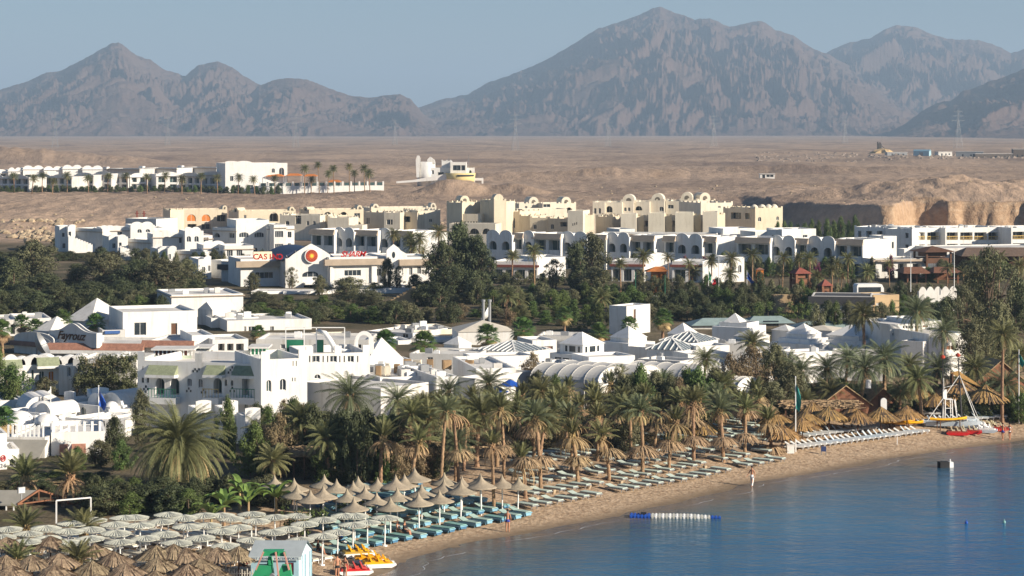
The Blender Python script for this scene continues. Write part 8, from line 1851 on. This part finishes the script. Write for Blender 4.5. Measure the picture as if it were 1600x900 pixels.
# catamaran
x,D,g=spot(1470,666); t=thing('catamaran','white catamaran without sails, its tall masts stayed, drawn up on the right beach','sailing boat',(x+1.2,D,g),R(-4))
for s in (-1,1):
    mb=MB(); n=12; vv=[]
    for i in range(n+1):
        q=-1+2*i/n; w=.24*(1-abs(q)**3)+.01; zc=.22*max(0,q)**2; vv+=[(q*2.9,s*1.1-w,.62+zc*.4),(q*2.9,s*1.1+w,.62+zc*.4),(q*2.9,s*1.1+w*.5,.15+zc),(q*2.9,s*1.1-w*.5,.15+zc)]
    mb.add(vv,[(i*4+j,i*4+(j+1)%4,(i+1)*4+(j+1)%4,(i+1)*4+j) for i in range(n) for j in range(4)]); mb.build('hull',mat('blue_white_plastic',(.52,.60,.66)),t)
mb=MB(); mb.box(-1.2,1.1,-.9,.9,.66,.7); mb.build('trampoline',metal,t); mb=MB(); mb.bar((1.1,-1.2,.7),(1.1,1.2,.7),.1); mb.build('cross_beam',metal,t); mb=MB(); mb.bar((-1.2,-1.2,.7),(-1.2,1.2,.7),.1); mb.build('cross_beam',metal,t)
mh=Z(555,D)-g; mb=MB(); mb.tube([(1.0,0,.7),(.6,0,mh)],[.09,.05],8); mb.build('mast',mat('dark_mast',(.05,.05,.055),.5),t)
for e in ((-2.7,-1.1,.7),(2.6,1.1,.7),(2.7,-1.1,.7)): mb=MB(); mb.bar((.75,0,mh*.72),e,.05); mb.build('stay',wplas,t)
x2=X(1473,D)-x-1.2; mb=MB(); mb.tube([(x2,.6,.7),(x2+.1,.6,mh*.97)],[.08,.045],8); mb.build('second_mast',mat('dark_mast',(.05,.05,.055)),t)
for q,zz in ((.6,mh),(x2+.1,mh*.965)): mb=MB(); mb.lathe([(0,zz+.25),(.24,zz+.1),(.24,zz-.1),(0,zz-.25)],10,(q,0 if q==.6 else .6)); mb.build('masthead_float',mat('red_float',(.45,.06,.03),.5),t)
# lifeguard chair
x,D,g=spot(1481,668); t=thing('lifeguard_chair','tall white lifeguard chair with a ladder on its right side','lifeguard chair',(x,D,g),R(6)); h=Z(624,D)-g
for sx in (-.45,.45):
    for sy in (-.4,.4): mb=MB(); mb.bar((sx,sy,0),(sx*.8,sy*.8,h),.09); mb.build('leg',wplas,t)
mb=MB(); mb.box(-.42,.42,-.4,.4,h,h+.07); mb.build('seat',wplas,t); mb=MB(); mb.box(-.42,-.02,.3,.38,h+.07,h+1.0); mb.build('backrest',wplas,t)
mb=MB(); mb.bar((.6,-.3,h),(1.05,-.3,0),.07); mb.bar((.85,.25,h),(1.3,.25,0),.07)
for i in range(6): q=i/6+.1; mb.bar((.6+.45*q,-.3,h*(1-q)),(.85+.45*q,.25,h*(1-q)),.06)
mb.build('ladder',wplas,t); mb=MB()
for zz in (h*.35,h*.7): mb.bar((-.43,-.38,zz),(.43,-.38,zz),.06)
mb.build('brace',wplas,t); mb=MB(); mb.bar((-.3,.35,h),(-.35,.35,h+2.2),.05); mb.bar((-.35,.35,h+1.2),(1.1,.35,h+1.5),.04); mb.build('flag_arm',wplas,t)
# flagpoles on the beach
flag(1243,706,590,spot(1243,706)[1],'white beach flagpole with a limp green flag, left of the white loungers',[mat('sea_green_flag',(.02,.22,.20),.7,.1)],fw=.8,fh=2.4,fy=.6)
flag(1592,662,548,spot(1592,662)[1],'white beach flagpole with a teal flag at the right edge',[mat('sea_green_flag',(.02,.22,.20))],fw=.8,fh=1.2,fy=.2)
def signpost(px,py,w,h,hp,m,label,legs=2):
    x,D,g=spot(px,py); t=thing('sign_board',label,'sign',(x,D,g),0); mb=MB(); mb.box(-w/2,w/2,-.03,.03,hp-h,hp); mb.build('panel',m,t)
    for s in ((-1,1) if legs==2 else (0,)): mb=MB(); mb.bar((s*w*.45,.05,0),(s*w*.45,.05,hp),.06); mb.build('post',metal if legs==2 else wplas,t)
signpost(1287,711,.5,.5,.85,mat('dark_blue_panel',(.03,.05,.14),.6,.1),'small dark blue notice on two posts in the sand'); signpost(1402,695,.5,.08,1.0,wplas,'thin white post with a short crossbar in the sand',1)
x,D,g=spot(1235,708); mb=MB(); mb.box(-.35,.35,-.3,.3,0,.75); mb.box(-.38,.38,-.33,.33,.752,.82); mb.box(-.1,.1,-.32,-.301,.5,.56); tag(mb.build('cool_box',wplas,loc=(x,D,g)),'white box standing on the sand at the foot of the green flagpole','box')
x,D,g=spot(1382,645); D=243; x=X(1381,D); mb=MB(); n=8; mb.prism([(-.32,0),(.32,0),(.32,1.0)]+[(.32*math.cos(math.pi*i/n),1.0+.28*math.sin(math.pi*i/n)) for i in range(n+1)]+[(-.32,1.0)],'y',0,.3); o=mb.build('board',wplas,loc=(x,D,Z(641,D))); tag(o,'white round-topped board standing behind the thatched umbrellas','sign')
mb=MB(); mb.lathe([(0,.9),(.28,.85),(.3,.5),(.3,0)],10); o=mb.build('water_jar',wplas,loc=(X(1357,246),246,Z(599,246)-.5)); tag(o,'white round lamp globe among the palms behind the right umbrellas','lamp globe')
# ================================================================== things on the water
D=ground_at(1055,811); D=CZ*F/(811-HOR); x=X(985,D); t=thing('pontoon','floating pontoon of blue and white cubes lying off the shore','pontoon',(x,CZ*F/(808-HOR),0),R(-5)); W_=X(1128,D)-X(985,D); n=26
for i in range(n):
    q=W_*i/n; cw=W_/n*.9; hh=.24 if i<18 else .22-.012*(i-18); mb=MB(); dw=1.1 if i<18 else 1.1-.1*(i-18); mb.box(q,q+cw,-dw*.5,dw*.5,-.12,hh); mb.box(q+cw*.25,q+cw*.75,-dw*.5-.05,-dw*.5-.003,.05,hh*.75); 
    for s in (-1,1): mb.lathe([(.06,hh),(.06,hh+.06),(0,hh+.06)],6,(q+cw*.5,s*dw*.35))
    mb.build('float_cube',blue if i<6 or i>22 else (wplas if i%2 else mat('grey_float',(.5,.5,.46),.6,.1)),t)
mb=MB(); mb.box(W_*.12,W_*.18,-.2,.3,.24,.4); mb.build('coiled_rope',black,t)
D=CZ*F/(730-HOR); t=thing('mooring_float','small black and white floating box out on the sea','float',(X(1477,D),D,0),.2); mb=MB(); mb.box(-.65,.3,-.4,.4,-.15,.55); mb.build('black_box',black,t); mb=MB(); mb.box(.303,.7,-.35,.35,-.15,.5); mb.tube([(.5,0,.5),(.5,0,.75)],.06,6); mb.build('white_float',wplas,t)
for px,py,l in ((1510,818,'small dark blue buoy on the sea, left of two'),(1569,817,'small turquoise buoy on the sea, right of two')):
    D=CZ*F/(py-HOR); mb=MB(); r=.14; mb.lathe([(r*math.sin(a*math.pi/8),r*1.0-r*math.cos(a*math.pi/8)-.08) for a in range(9)],12); mb.lathe([(.04,.19),(.04,.32),(0,.32)],8); o=mb.build('buoy',teal if px>1540 else blue,loc=(X(px,D),D,0)); tag(o,l,'buoy','buoys on the sea')
for i,(px,py) in enumerate([(430,800),(520,790),(700,700)]): pass
# terracotta jars and stones at the end of the palm rows
for i,(px,py) in enumerate([(830,783),(857,771),(912,763),(962,757),(1010,749),(1055,742),(1093,733),(1140,727)]):
    x,D,g=spot(px+8,py); mb=MB(); mb.lathe([(0,.34),(.16,.33),(.22,.2),(.15,0)],8,wob=lambda j,k:(1+.15*math.sin(k*2+j),0)); o=mb.build('stone_marker',rockm,loc=(x,D,g)); tag(o,f'pale stone at the seaward end of the lounger rows, {ordn(i)} from the left','stone','pale stones along the loungers')
# ------------------------------------------------------------------ haze
hz=bpy.data.materials.new('desert_haze'); hz.use_nodes=True; n=hz.node_tree
for q in list(n.nodes): n.nodes.remove(q)
o_=n.nodes.new('ShaderNodeOutputMaterial'); v_=n.nodes.new('ShaderNodeVolumePrincipled'); v_.inputs['Color'].default_value=(.54,.74,.98,1); v_.inputs['Density'].default_value=9.4e-5; v_.inputs['Anisotropy'].default_value=.0
n.links.new(v_.outputs[0],o_.inputs['Volume'])
mb=MB(); mb.box(-14500,14500,-60,31000,-5,820)
h_=mb.build('haze',hz); tag(h_,'thin pale blue desert haze',kind='stuff')
